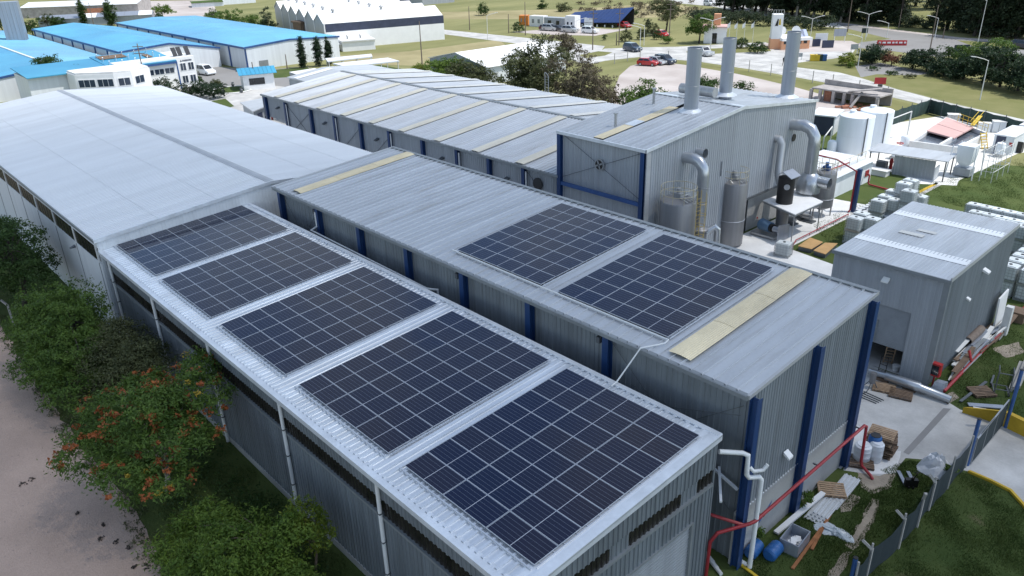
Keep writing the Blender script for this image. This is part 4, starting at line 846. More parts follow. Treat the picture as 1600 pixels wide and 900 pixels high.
# white storage tanks
for k, (cxp, byp, rp, typ, lb) in enumerate(((1331, 238, 23, 180, 'nearer tall white round storage tank with a flat top'), (1361, 233, 21.5, 172, 'tall white round storage tank standing behind its wider neighbour'))):
    p = G(cxp, byp); r = rp*(p-CAM).length/FPX; h = HZ(cxp+3, typ, p)
    t = thing('storage_tank', lb, 'tank', (p.x, p.y, 0), 0, 'white storage tanks')
    b = MB(); b.lathe((p.x, p.y), [(r, 0), (r, h), (r*.97, h+.04), (.05, h+.3)], 36); b.build('shell', 'tank_white', t)
    b = MB(); [b.ring((p.x, p.y, h*f), r-.015, .025, 36, 4) for f in (.5, .995)]; b.build('seam', 'wall_white', t)
    b = MB(); a = -.55; b.tube([(p.x+r*1.03*math.cos(a), p.y+r*1.03*math.sin(a), .1), (p.x+r*1.03*math.cos(a), p.y+r*1.03*math.sin(a), h+.1)], .06, 6); b.build('down_pipe', 'trim_dark', t)
    b = MB(); b.cyl((p.x-.3*r, p.y), .35, h+.1, h+.5, 12); b.build('hatch', 'tank_white', t)
# corrugated shelter
a = G(1393, 272); c = G(1457, 282); zt = HZ(1395, 241, a); u = (c-a).normalized(); n_ = Vector((-u.y, u.x, 0)); dd = 3.2
sh = thing('pump_shelter', 'grey corrugated lean-to shelter with an open end by the white yard', 'shelter', (a.x, a.y, 0))
run('wall_sheet', sh, 'wall_bright', (.33, .05, .3), a, u, Z, (c-a).length, zt-.1, .99)
ra = a-u*2.6-n_*.3; rb = c+u*1.1-n_*.3
b = MB(); b.extr([ra+Vector((0, 0, zt)), rb+Vector((0, 0, zt)), rb+Vector((0, 0, zt+.08)), ra+Vector((0, 0, zt+.08))], n_*(dd+.6)); b.build('roof', 'roof_galv', sh)
for q in (a-u*2.4, c+u*.9, a-u*2.4+n_*dd, c+u*.9+n_*dd, a+n_*dd):
    b = MB(); b.box((q.x-.05, q.y-.05, 0), (q.x+.05, q.y+.05, zt)); b.build('post', 'trim_dark', sh)
b = MB(); b.extr([c, c+n_*1.6, c+n_*1.6+Vector((0, 0, 1.3)), c+Vector((0, 0, 1.3))], u*.1); b.build('end_panel', 'paint_white', sh)
q = a-u*1.4+n_*1.2; b = MB(); b.box((q.x-.5, q.y-.35, 0), (q.x+.5, q.y+.35, .9)); b.build('pump_housing', 'trim_dark', sh)
p = G(1391, 264); b = MB(); b.cyl((p.x, p.y), .18, 0, 1.0, 10); b.lathe((p.x, p.y), [(.22, .7), (.22, .85), (.14, 1.1), (.02, 1.2)], 10); solo('hydrant', b, 'red', 'dark red hydrant beside the corrugated lean-to shelter', 'hydrant')
p = G(1373, 273); b = MB(); b.box((p.x-.9, p.y-.5, 0), (p.x+.9, p.y+.5, .55)); b.box((p.x-1, p.y-.6, .55), (p.x+1, p.y+.6, .63)); solo('valve_pit', b, 'concrete_white', 'low white topped valve pit between the plant room and the shelter', 'pit')
# treatment basin
bp = [G(1418, 237), G(1494, 248), G(1541, 224), G(1476, 198)]; bz = HZ(1418, 220, bp[0])
tb_ = thing('treatment_basin', 'open white concrete treatment basin half covered by pink sheets', 'basin', (bp[0].x, bp[0].y, 0))
cc = sum(bp, Vector())/4
for i in range(4):
    a, c = bp[i], bp[(i+1) % 4]; d = (c-a).normalized(); m_ = Vector((-d.y, d.x, 0))*.3; a2 = a+d*.302
    b = MB(); b.extr([a2, c, c+m_, a2+m_], (0, 0, bz)); b.build('basin_wall', 'concrete_white', tb_)
I = [v.lerp(cc, .05) for v in bp]
b = MB(); b.prism([(v.x, v.y) for v in I], bz*.4, bz*.62); b.build('water', 'water_dark', tb_)
m1 = I[0].lerp(I[3], .38); m2 = I[1].lerp(I[2], .30)
for k in range(2):
    f0, f1 = (.02, .49) if k == 0 else (.51, .99); r0 = m1.lerp(I[3], f0); r1 = m2.lerp(I[2], f0).lerp(m1.lerp(I[3], f0), .32); s1 = m2.lerp(I[2], f1).lerp(m1.lerp(I[3], f1), .32); s0 = m1.lerp(I[3], f1)
    b = MB(); b.prism([(v.x, v.y) for v in (r0, r1, s1, s0)], bz-.1, bz+.06); b.build('cover_sheet', 'pink_cover', tb_)
mm0 = I[0].lerp(I[1], .62); mm1 = I[3].lerp(I[2], .62); b = MB(); b.beam(mm0+Vector((0, 0, bz-.3)), mm1.lerp(mm0, .5)+Vector((0, 0, bz-.3)), .3, .7); b.build('divider', 'concrete_white', tb_)
b = MB()
for t in range(7):
    q = I[2].lerp(I[3], .12*t); b.tube([q+Vector((0, 0, bz)), q+Vector((0, 0, bz+1.0))], .03, 5)
b.tube([I[2]+Vector((0, 0, bz+1)), I[2].lerp(I[3], .72)+Vector((0, 0, bz+1))], .03, 5); b.tube([I[2]+Vector((0, 0, bz+.55)), I[2].lerp(I[3], .72)+Vector((0, 0, bz+.55))], .025, 5)
b.build('guard_rail', 'yellow', tb_)
a = G(1508, 222); b = MB(); s0 = Vector((a.x, a.y, bz+.1)); s1 = s0.lerp(G(1533, 197)+Vector((0, 0, bz+.5)), .75); s1.z = bz+.5
s0 = s0.lerp(s1, .35); b.beam(s0, s1, .45, .05); [b.beam(s0+Vector((0, 0, .55))+o, s1+Vector((0, 0, .55))+o, .05) for o in (Vector((.24, .12, 0)), Vector((-.24, -.12, 0)))]
solo('access_ramp', b, 'yellow', 'yellow railed access ramp at the back corner of the treatment basin', 'ramp')
a = G(1539, 233); b = MB(); lb = a+Vector((-.7, .5, 1.75)); sx = Vector((.2, .3, 0))
for s in (-1, 1): b.beam(a+sx*s, lb+sx*s, .06, .06)
for k in range(6): t = (k+.5)/6; b.beam(a.lerp(lb, t)-sx, a.lerp(lb, t)+sx, .22, .05)
solo('steep_stair', b, 'yellow', 'steep yellow stair against the right wall of the treatment basin', 'stair')
# outfall hopper with scaffold
p = G(1504, 274); h = HZ(1510, 226, p); hp_ = thing('settling_hopper', 'pale blue steel settling hopper inside a light scaffold at the basin end', 'hopper', (p.x, p.y, 0))
b = MB(); b.tube([(p.x, p.y, .9), (p.x, p.y, 1.6), (p.x, p.y, h)], [.35, 1.0, 1.15], 4); b.build('hopper', 'tank_white', hp_)
[MB().beam((p.x+sx*1.3, p.y+sy*1.3, 0), (p.x+sx*1.1, p.y+sy*1.1, h), .09).build('leg', 'wall_white', hp_) for sx in (-1, 1) for sy in (-1, 1)]
b = MB(); b.box((p.x-.8, p.y-.7, .1), (p.x+.8, p.y+.7, .9)); b.build('base_box', 'wall_bright', hp_)
b = MB()
for i in range(4):
    for j in (0, 1):
        q = Vector((p.x+1.9+j*1.1, p.y-1.0+i*1.6, 0)); b.tube([q, q+Vector((0, 0, 3.3))], .03, 5)
        if i < 3:
            for z in (1.1, 2.2, 3.2): b.tube([q+Vector((0, 0, z)), q+Vector((0, 1.6, z))], .025, 5)
for i in range(4):
    for z in (1.1, 2.2, 3.2): b.tube([(p.x+1.9, p.y-1+i*1.6, z), (p.x+3.0, p.y-1+i*1.6, z)], .025, 5)
solo('scaffold', b, 'pole_white', 'light tube scaffold standing to the right of the settling hopper', 'scaffold')
# site container, boxes
f0, f1 = G(1548, 238), G(1579, 243); zc = HZ(1553, 211, f0); u = (f1-f0).normalized(); n_ = Vector((-u.y, u.x, 0)); ln = 5.8
for k, o in enumerate((Vector((0, 0, 0)), n_*6.6+u*.5)):
    t = thing('site_container', ('grey white site container with a navy door and a red notice', 'white site container directly behind the one with the navy door')[k], 'container', tuple(f0+o), 0, 'site containers')
    a, c = f0+o, f1+o
    b = MB(); b.extr([a, c, c+n_*ln, a+n_*ln], (0, 0, zc)); b.build('body', 'wall_white', t)
    b = MB(); b.extr([a-u*.06-n_*.06, c+u*.06-n_*.06, c+u*.06+n_*(ln+.06), a-u*.06+n_*(ln+.06)], (0, 0, .10)); 
    for q in b.v: pass
    b.v = [(x, y, z+zc+.002) for x, y, z in b.v]; b.build('roof', 'roof_white', t)
    if k == 0:
        b = MB(); d0 = a+u*.25-n_*.05; b.extr([d0, d0+u*.95, d0+u*.95+Vector((0, 0, 2.1)), d0+Vector((0, 0, 2.1))], n_*.04); b.build('door', 'cladding_navy', t)
        b = MB(); d0 = a+u*1.62-n_*.03+Vector((0, 0, 1.0)); b.extr([d0, d0+u*.32, d0+u*.32+Vector((0, 0, .42)), d0+Vector((0, 0, .42))], n_*.02); b.build('notice', 'red', t)
        b = MB(); d0 = c+n_*1.6; b.extr([d0, d0+n_*.9, d0+n_*.9+Vector((0, 0, 1.0)), d0+Vector((0, 0, 1.3))], u*.5); b.build('ramp_board', 'black_plastic', t)
for q, sx, sy, h, m, nm, lb in (((1487, 197), 1.4, .9, 1.5, 'steel_dull', 'control_cabinet', 'grey metal cabinet standing by the green fence behind the pink cover'), ((1536, 206), 1.3, .8, 1.1, 'tank_white', 'control_cabinet', 'white control cabinet by the green fence next to the yellow ramp'), ((1558, 206), 1.4, 1.0, 1.3, 'tank_white', 'control_cabinet', 'pale square cabinet with a flat lid just left of the site container')):
    p = G(*q); t = thing(nm, lb, 'cabinet', (p.x, p.y, 0), .5)
    b = MB(); b.box((-sx/2, -sy/2, 0), (sx/2, sy/2, h)); b.build('body', m, t, local=True)
    b = MB(); b.box((-sx/2-.05, -sy/2-.05, h+.002), (sx/2+.05, sy/2+.05, h+.07)); b.build('lid', 'concrete_white', t, local=True)
    b = MB(); b.box((-.02, -sy/2-.02, .1), (.02, -sy/2+.01, h-.1)); b.build('door_seam', 'trim_grey', t, local=True)
for k, (q, m, nm, lb) in enumerate((((1412, 232), 'tank_white', 'dosing_tank', 'small white dosing tank on a stand near the white pipe frame'), ((1400, 248), 'tank_white', 'dosing_tank', 'small white dosing tank near the red valve behind the shelter'), ((1298, 240), 'tank_white', 'dosing_tank', 'small white dosing tank left of the tall storage tanks'), ((1560, 244), 'tank_white', 'dosing_tank', 'small white dosing tank in front of the navy container door'))):
    p = G(*q); t = thing(nm, lb, 'tank', (p.x, p.y, 0), 0, 'small dosing tanks'); b = MB(); b.lathe((p.x, p.y), [(.5, .3), (.5, 1.3), (.4, 1.5), (.12, 1.58)], 16); b.build('vessel', m, t)
    b = MB(); b.box((p.x-.55, p.y-.55, 0), (p.x+.55, p.y+.55, .3)); b.build('stand', 'concrete', t)
b = MB(); A, Bq = G(1383, 229), G(1417, 214); za = HZ(1387, 187, A); zb = HZ(1424, 174, Bq); L_ = G(1318, 250)
b.tube([A, A+Vector((0, 0, za)), Bq+Vector((0, 0, zb)), Bq], .08, 7); b.tube([A+Vector((0, 0, za)), A+Vector((-2.6, 1.4, za))], .08, 7); solo('pipe_gantry', b, 'pole_white', 'tall white pipe frame with two legs beside the white storage tanks', 'frame')
b = MB(); A, Bq = G(1297, 221), G(1296, 226); za = HZ(1301, 198, A); b.tube([A, A+Vector((0, 0, za))], .07, 6); b.tube([A+Vector((0, 0, za)), A+Vector((1.4, -4.6, za-.2))], .07, 6); b.tube([A+Vector((1.4, -4.6, za-.2)), A+Vector((1.4, -4.6, 0))], .07, 6); solo('pipe_gantry', b, 'pole_white', 'white pipe frame to the left of the white storage tanks, behind the silver duct', 'frame')
p = G(1404, 237); b = MB(); b.cyl((p.x, p.y), .2, 0, .8, 10); b.ring((p.x, p.y, 1.0), .35, .05, 14); b.cyl((p.x, p.y), .04, .8, 1.05, 6); solo('gate_valve', b, 'red', 'red gate valve with a hand wheel at the foot of the basin', 'valve')
# ruin and small clad shed behind the tall building
ru = thing('ruined_shed', 'roofless grey concrete block shed with rubble and a dark open front', 'ruin', tuple(G(1300, 168)))
a, c = G(1266, 156), G(1372, 172); zr = 2.4; d = (c-a).normalized(); n_ = Vector((-d.y, d.x, 0))
b = MB(); b.extr([a+n_*3.5, c+n_*3.5, c+n_*3.5+Vector((0, 0, zr)), a+n_*3.5+Vector((0, 0, zr+.2))], n_*.25); b.build('rear_wall', 'ruin', ru)
b = MB(); b.extr([a, c, c+n_*3.45, a+n_*3.45], (0, 0, .2)); b.v = [(x, y, z+zr-.75) for x, y, z in b.v]; b.build('slab', 'ruin', ru)
for f in (0, .14, .34, .5, .62, .97):
    q = a.lerp(c, f); b = MB(); b.box((q.x-.2, q.y-.2, 0), (q.x+.2, q.y+.2, zr-.76)); b.build('pier', 'ruin', ru)
q0, q1 = a.lerp(c, .17)+n_*.6, a.lerp(c, .27)+n_*.6; b = MB(); b.extr([q0, q1, q1+Vector((0, 0, 1.7)), q0+Vector((0, 0, 1.7))], n_*.2); b.build('brick_infill', 'brick', ru)
b = MB(); b.beam(a.lerp(c, .55)+Vector((0, 0, zr-.4)), a.lerp(c, .95)+n_*1.2+Vector((0, 0, zr+.3)), .9, .15); b.beam(a.lerp(c, .68)-n_*1.5+Vector((0, 0, .1)), a.lerp(c, .72)+n_*.5+Vector((0, 0, zr-.4)), .3, .2); b.build('fallen_slab', 'ruin', ru)
b = MB()
for k in range(26): q = a.lerp(c, R.uniform(.5, 1.02))+n_*R.uniform(-2.2, 1.5); s = R.uniform(.12, .4); b.box((q.x-s, q.y-s, 0), (q.x+s, q.y+s*.7, s*R.uniform(.4, 1)), R.uniform(0, 3))
o = b.build('rubble', 'brick', ru); o['kind'] = 'stuff'
ns = thing('curtain_shed', 'small white roofed shed with a dark navy curtain side behind the tall building', 'shed', tuple(G(1285, 211)))
a, c = G(1262, 208), G(1299, 212); z1 = HZ(1302, 183, c); d = (c-a).normalized(); n_ = Vector((-d.y, d.x, 0))
b = MB(); b.extr([a, c, c+Vector((0, 0, z1)), a+Vector((0, 0, z1))], n_*.15); b.build('curtain', 'cladding_navy', ns)
b = MB(); b.extr([c+d*.02, c+n_*4, c+n_*4+Vector((0, 0, z1)), c+d*.02+Vector((0, 0, z1))], d*.12); b.build('side_wall', 'wall_white', ns)
b = MB(); b.extr([a-n_*.3, c-n_*.3+d*.3, c+n_*4.2+d*.3, a+n_*4.2], (0, 0, .15)); b.v = [(x, y, z+z1+.002) for x, y, z in b.v]; b.build('roof', 'roof_white', ns)
# green mesh fence round the treatment yard
def mesh_fence(P, h, label, m='mesh_green', bay=2.6, post='trim_dark', sag=.12):
    f = thing('mesh_fence', label, 'fence', (P[0].x, P[0].y, 0)); first = True
    for a, c in zip(P, P[1:]):
        n = max(1, round((c-a).length/bay))
        for k in range(n):
            q0, q1 = a.lerp(c, k/n), a.lerp(c, (k+1)/n); d = (q1-q0).normalized(); nn = Vector((-d.y, d.x, 0)); mb = MB(); S = 5
            lo = []; hi = []
            for i in range(S+1):
                q = q0.lerp(q1, i/S); w_ = nn*R.uniform(-.06, .06)*(0 < i < S); lo.append(q+w_+Vector((0, 0, .05))); hi.append(q+w_*.6+Vector((0, 0, h-sag*math.sin(math.pi*i/S)*R.uniform(.5, 1.3))))
            j = mb.pts(lo+hi); S1 = S+1
            for i in range(S): mb.f.append((j+i, j+i+1, j+S1+i+1, j+S1+i))
            mb.build('mesh_panel', m, f)
            pb = MB(); pb.cyl((q0.x, q0.y), .05, 0, h+.25, 6); pb.build('post', post, f)
    q = P[-1]; pb = MB(); pb.cyl((q.x, q.y), .05, 0, h+.25, 6); pb.build('post', post, f)
    return f
mesh_fence([G(1312, 216), G(1374, 202), G(1450, 177), G(1490, 187), G(1535, 198), G(1600, 215), G(1660, 232)], 1.9, 'dark green mesh fence around the white treatment yard')
# ------------------------------------------------------------------ caged tanks
def ibc_proto():
    t = thing('caged_tank', 'x', 'tank')
    b = MB(); P = [(.52, .42), (.42, .5)]; b.prism([(.54, .38), (.46, .46), (-.46, .46), (-.54, .38), (-.54, -.38), (-.46, -.46), (.46, -.46), (.54, -.38)], .16, 1.10); b.prism([(.44, .36), (-.44, .36), (-.44, -.36), (.44, -.36)], 1.101, 1.15); b.build('bottle', 'ibc_white', t, local=True)
    b = MB(); b.cyl((0, 0), .11, 1.15, 1.19, 10); b.build('lid', 'black_plastic', t, local=True)
    b = MB()
    for z in (.2, .42, .64, .86, 1.06): b.box((-.6, -.5, z), (.6, -.482, z+.02)); b.box((-.6, .482, z), (.6, .5, z+.02)); b.box((-.6, -.482, z), (-.582, .482, z+.02)); b.box((.582, -.482, z), (.6, .482, z+.02))
    for k in range(6): x = -.59+k*.232; b.box((x, -.518, .14), (x+.02, -.501, 1.1)); b.box((x, .501, .14), (x+.02, .518, 1.1))
    for k in range(5): y = -.47+k*.23; b.box((-.618, y, .14), (-.601, y+.02, 1.1)); b.box((.601, y, .14), (.618, y+.02, 1.1))
    b.build('cage', 'cage', t, local=True)
    b = MB(); b.box((-.6, -.5, .115), (.6, .5, .139))
    for y in (-.5, -.06, .38): b.box((-.6, y, 0), (.6, y+.12, .114))
    b.build('pallet', 'cage', t, local=True)
    return t
ibc = ibc_proto(); IB = []
def put_ibc(x, y, z, label, group, rz=0):
    o = ibc if not IB else copy_tree(ibc); IB.append(o); o.location = (x, y, z); o.rotation_euler.z = rz; o['label'] = label; o['group'] = group
    return o
LV = 1.16
p = G(1221, 400); put_ibc(p.x, p.y+.2, 0, 'white caged tank standing alone on the white yard behind the middle warehouse roof', 'caged tanks in the yard', .2)
g1 = 'caged tanks beside the grey shed'
for k, (x, y, n, lb) in enumerate(((1338, 339, 2, 'at the near left end of the pile by the blue post'), (1364, 340, 2, 'at the near right end of the pile by the shed roof'), (1347, 332, 2, 'second from the near left end of the pile'),
                                    (1374, 312, 2, 'behind the grey drums, left side'), (1385, 305, 2, 'behind the grey drums, middle'), (1397, 297, 2, 'behind the grey drums, right side'),
                                    (1400, 311, 2, 'in the front of the high stack'), (1414, 285, 3, 'at the left of the high stack'), (1422, 297, 3, 'in front of the tallest pair of the high stack'), (1424, 280, 3, 'at the far side of the high stack'), (1418, 314, 2, 'between the high stack and the shed roof'), (1438, 305, 2, 'at the right end, peeping over the shed roof'))):
    z = LV*(n-1); q = G(x, y, z+1.15)
    for j in range(n):
        put_ibc(q.x, q.y, j*LV, ('caged tank %s, '+('top one' if j == n-1 else 'bottom one' if j == 0 else 'middle one')) % lb, g1, R.uniform(-.05, .05))
g2 = 'rows of caged tanks behind the grey shed'
base = G(1524, 318, 2*LV)
stp = (G(1599, 334, 2*LV)-base)/4
ordn = ['first', 'second', 'third', 'fourth', 'fifth', 'sixth', 'seventh']
for k in range(6):
    q = base+stp*k
    for j in range(2): put_ibc(q.x, q.y, j*LV, 'white caged tank, %s from the left in the back row on the lawn, %s tier' % (ordn[k], ('lower', 'upper')[j]), g2)
    for r in range(1, 3):
        q2 = G(1527.5, 330, 2*LV)+stp*k if r == 1 else G(1560, 343, 2*LV)+stp*k
        for j in range(2): put_ibc(q2.x, q2.y, j*LV, 'caged tank, %s from left in the %s row behind the shed, %s tier' % (ordn[k], ('second', 'third')[r-1], ('lower', 'upper')[j]), g2)
q0 = G(1589, 405, 2*LV)
for k in range(6):
    for r in range(2):
        for j in range(2):
            put_ibc(q0.x+r*1.32, q0.y-1.22+k*1.22, j*LV, 'caged tank in the side stack past the shed, %s along, %s file, %s tier' % (ordn[k], ('inner', 'outer')[r], ('lower', 'upper')[j]), 'side stack of caged tanks past the shed')
# grey drums
dr = thing('grey_drum', 'grey plastic drum in the cluster between the caged tanks', 'drum', (0, 0, 0), 0, 'grey drums between the caged tanks')
b = MB(); b.lathe((0, 0), [(.27, 0), (.29, .05), (.29, .42), (.30, .45), (.29, .48), (.29, .85), (.26, .9)], 14); b.build('barrel', 'stack_grey', dr, local=True)
b = MB(); b.cyl((0, 0), .265, .9, .93, 14); b.build('lid', 'roof_white', dr, local=True)
n = 0; q0 = G(1358, 322, .93)
for i in range(5):
    for j in range(5):
        o = dr if n == 0 else copy_tree(dr); n += 1; o.location = (q0.x-.2+i*.62+R.uniform(-.03, .03), q0.y-1.5+j*.62+R.uniform(-.03, .03), 0)
# ------------------------------------------------------------------ near right yard
def pallet(x, y, z=0, rz=0, label=None, m='wood', group='wooden pallets', n=7):
    if not hasattr(pallet, 'me'):
        a = MB(); a.box((-.6, -.05, 0), (.6, .05, .022)); c = MB(); c.box((-.05, -.5, 0), (.05, .5, .095)); d = MB(); d.box((-.6, -.05, 0), (.6, .05, .02)); pallet.me = {}
        for mm in ('wood', 'wood_dark'): pallet.me[mm] = (a.mesh('deck_board', mm), c.mesh('stringer', mm))
    t = thing('pallet', label, 'pallet', (x, y, z), rz, group); A, B = pallet.me[m]
    for k in range(n):
        o = bpy.data.objects.new('deck_board', A); col.objects.link(o); o.parent = t; o.location = (R.uniform(-.01, .01), -.45+k*.9/(n-1), .118)
    for x_ in (-.55, 0, .55):
        o = bpy.data.objects.new('stringer', B); col.objects.link(o); o.parent = t; o.location = (x_, 0, .022)
    for y_ in (-.44, 0, .44):
        o = bpy.data.objects.new('bottom_board', A); col.objects.link(o); o.parent = t; o.location = (0, y_, 0)
    return t
p = G(1376, 707)
for k in range(8): pallet(p.x+R.uniform(-.1, .1), p.y+R.uniform(-.1, .1), .012+k*.155, .25+R.uniform(-.2, .2), ('weathered pallet at the bottom of the tall stack', 'second lowest pallet of the tall stack', 'third pallet up in the tall stack', 'fourth pallet up in the tall stack', 'fourth pallet from the top of the tall stack', 'third pallet from the top of the tall stack', 'second pallet from the top of the tall stack', 'pale pallet on top of the tall stack beside the drums')[k], 'wood' if k in (7, 5) else 'wood_dark', 'stacked pallets')
p = G(1381, 608); pallet(p.x, p.y, .012, .35, 'pale pallet lying flat near the silver duct by the shed door')
p = G(1407, 618); pallet(p.x, p.y, .012, .3, 'dark pallet lying under the silver duct by the shed door', 'wood_dark')
p = G(1299, 765, .25); pallet(p.x, p.y, .17, .62, 'brown pallet lying on the stack of white roofing sheets', 'wood')
p = G(1344, 724); pallet(p.x, p.y, .022, .5, 'whitish worn pallet lying beside the white drums', 'wood_dark')
p = G(1545, 628); pallet(p.x-.6, p.y+.6, .05, .9, 'old grey pallet lying in the grass by the yellow wall', 'wood_dark')
def drum(x, y, m, label, rz=0, lying=False, r=.29, h=.9, open_=False, tilt=0):
    t = thing('plastic_drum', label, 'drum', (x, y, r if lying else .015), rz, 'plastic drums')
    b = MB(); b.lathe((0, 0), [(r*.9, 0), (r, .06), (r, h*.33), (r*1.03, h*.36), (r, h*.39), (r, h*.66), (r*1.03, h*.69), (r, h*.72), (r, h*.93), (r*.8, h)], 20); o = b.build('barrel', m, t, local=True)
    c = MB(); c.lathe((0, 0), [(r*.75, h+.002), (r*.75, h+.03), (.02, h+.03)], 16); k = c.build('lid', 'black_plastic' if open_ else m, t, local=True)
    if lying:
        for q in (o, k): q.rotation_euler = (0, math.radians(90), 0); q.location = (-h/2, 0, 0)
    return t
p = G(1345, 719); drum(p.x, p.y, 'tarp', 'wide white drum in front of the pallet stack, left of the other', r=.40, h=.95)
p = G(1366, 719); drum(p.x, p.y, 'tarp', 'tall narrow white drum leaning on the pallet stack', r=.33, h=1.05)
p = G(1362, 713); drum(p.x, p.y, 'blue_plastic', 'open blue drum standing between the white drums and the pallet stack', r=.32, h=1.25, open_=True)
p = G(1177, 866); drum(p.x, p.y, 'blue_plastic', 'blue drum lying on the grass nearest the drain pipe', math.pi+heading(1169.7, 871, 1185, 854), True, .29, .80)
p = G(1207, 869); drum(p.x, p.y, 'blue_plastic', 'blue drum lying on the grass between the grey bin and its twin', math.pi+heading(1198.6, 876, 1217, 856), True, .30, .82)
# open grey bin
p = G(1240, 853); t = thing('open_bin', 'open grey concrete bin holding white scraps on the grass', 'bin', (p.x, p.y, 0), heading(1231, 852, 1249.5, 828.5)); b = MB(); w_, d_, h_, e_ = .62, .42, .62, .05
b.box((-w_, -d_, 0), (w_, -d_+e_, h_)); b.box((-w_, d_-e_, 0), (w_, d_, h_)); b.box((-w_, -d_+e_, 0), (-w_+e_, d_-e_, h_)); b.box((w_-e_, -d_+e_, 0), (w_, d_-e_, h_)); b.box((-w_+e_, -d_+e_, .02), (w_-e_, d_-e_, .08)); b.build('body', 'stack_grey', t, local=True)
b = MB()
for k in range(9): b.beam((R.uniform(-.45, .4), R.uniform(-.25, .2), .12+k*.03), (R.uniform(-.4, .45), R.uniform(-.2, .25), .2+k*.03), .22, .02)
solo_o = b.build('scrap', 'paint_white', t, local=True); solo_o['kind'] = 'stuff'
# roofing sheets
u = (G(1318, 745)-G(1261, 812)); LS = u.length; u.normalize(); v = Vector((u.y, -u.x, 0)); WS = (G(1333, 751)-G(1304, 737)).length
rs = thing('sheet_stack', 'stack of pale fibre roofing sheets lying on the grass along the end wall', 'sheet stack', tuple(G(1290, 780)), 0)
for k in range(4):
    o = G(1255, 809)+u*(k*.16)+Vector((0, 0, .03+k*.03)); me = sheet_mesh('roofing_sheet', profile(WS*.8, WS/5, .045, .3), 0, LS*.62-.1*k, 'sheet_fibre'); inst('roofing_sheet', me, rs, o+v*.05*k, v, u)
    o2 = o+u*(LS*.36)+v*WS*.2+Vector((0, 0, .02)); inst('roofing_sheet', me, rs, o2, v, u)
a, c = G(1212, 836), G(1285, 778); b = MB(); b.beam(a+Vector((0, 0, .12)), c+Vector((0, 0, .3)), .24, .10); solo('white_channel', b, 'paint_white', 'long white steel channel lying over the roofing sheets', 'channel')
for k, (P0, P1, m, lb) in enumerate((((1238, 890), (1283, 828), 'wood_rust', 'rust coloured plank lying in the grass, lower one nearest the bin'), ((1268, 860), (1304, 792), 'wood_rust', 'rust coloured plank lying in the grass, upper one by the plastic film'), ((1158, 884), (1184, 905), 'yellow', 'yellow plank by the drain pipe at the bottom edge'))):
    a, c = G(*P0), G(*P1); b = MB(); b.beam(a+Vector((0, 0, .05)), c+Vector((0, 0, .09)), .13, .06); solo('plank', b, m, lb, 'plank')
def crumple(p, rx, ry, h, m, name, label, cat, spike=.35, n=14):
    mb = MB(); rings = 5; mb.sm = False; idx = []
    for i in range(rings):
        f = 1-i/(rings-1)*.92; row = []
        for j in range(n):
            a = 6.283*j/n; s = f*(1+R.uniform(-spike, spike)*.6); row.append((p.x+rx*s*math.cos(a), p.y+ry*s*math.sin(a), .02+h*(1-f**1.7)*R.uniform(.7, 1.15)))
        idx.append(mb.pts(row))
    for i, j in zip(idx, idx[1:]):
        for k in range(n): mb.f.append((i+k, i+(k+1) % n, j+(k+1) % n, j+k))
    mb.f.append(tuple(idx[-1]+k for k in range(n))); solo(name, mb, m, label, cat)
crumple(G(1461, 735), .85, .7, .95, 'tarp', 'tarp_bundle', 'crumpled white tarpaulin bundle by the fence end', 'tarpaulin', .25)
crumple(G(1303, 832), .75, .38, .22, 'film', 'plastic_film', 'torn piece of clear plastic film on the grass by the planks', 'plastic film', .8)
crumple(G(1158, 868+10), .3, .15, .1, 'film', 'plastic_scrap', 'small white plastic scrap on the grass near the lying drums', 'scrap', .6, 8)
# pallet truck
p = G(1422, 762); t = thing('pallet_truck', 'grey hand pallet truck parked on the grass with its forks towards the yard', 'pallet truck', (p.x, p.y, 0), 2.25)
for s in (-.22, .22): b = MB(); b.extr([(.1, s-.08, .09), (1.15, s-.08, .06), (1.15, s-.08, .10), (.1, s-.08, .16)], (0, .16, 0)); b.build('fork', 'stack_grey', t, local=True)
b = MB(); b.box((-.1, -.28, .12), (.12, .28, .5)); b.tube([(-.05, 0, .5), (-.12, 0, .7)], .07, 8); b.build('pump_body', 'black', t, local=True)
b = MB(); b.tube([(-.12, 0, .6), (-.45, 0, 1.2)], .025, 6); b.tube([(-.45, -.18, 1.2), (-.5, -.1, 1.28), (-.5, .1, 1.28), (-.45, .18, 1.2)], .02, 6); b.build('handle', 'black', t, local=True)
for s in (-.1, .1): b = MB(); b.tube([(-.05, s-.03, .09), (-.05, s+.03, .09)], .09, 10); b.build('wheel', 'tyre', t, local=True)
# red hydrant main along the gable
b = MB(); zq = 2.62
b.tube([(50.1, 7.4, .05), (50.12, 7.42, 1.9), (50.3, 7.6, 2.35), (51.0, 8.75, 2.55), (51.12, 9.0, zq), (51.12, 18.5, zq-.05), (51.14, 18.72, zq-.2), (51.2, 18.75, .4), (51.3, 18.7, .2), (51.9, 18.35, .15), (52.05, 18.3, .02)], .075, 10)
b.tube([(50.9, 8.6, 2.5), (49.4, 7.6, 2.9), (46, 7.62, 3.0)], .07, 8); solo('fire_main', b, 'red_pipe', 'long red fire main on brackets along the end wall of the middle warehouse', 'pipe', base=(51.1, 14, 0))
for y in (9.6, 14.2, 18.2):
    b = MB(); b.box((50.82, y-.03, zq-.13), (51.16, y+.03, zq-.08)); solo('pipe_bracket', b, 'trim_dark', {9.6: 'dark bracket under the red fire main nearest the drain pipe', 14.2: 'dark bracket under the red fire main at the middle column', 18.2: 'dark bracket under the red fire main at the far column'}[y], 'bracket', 'fire main brackets')
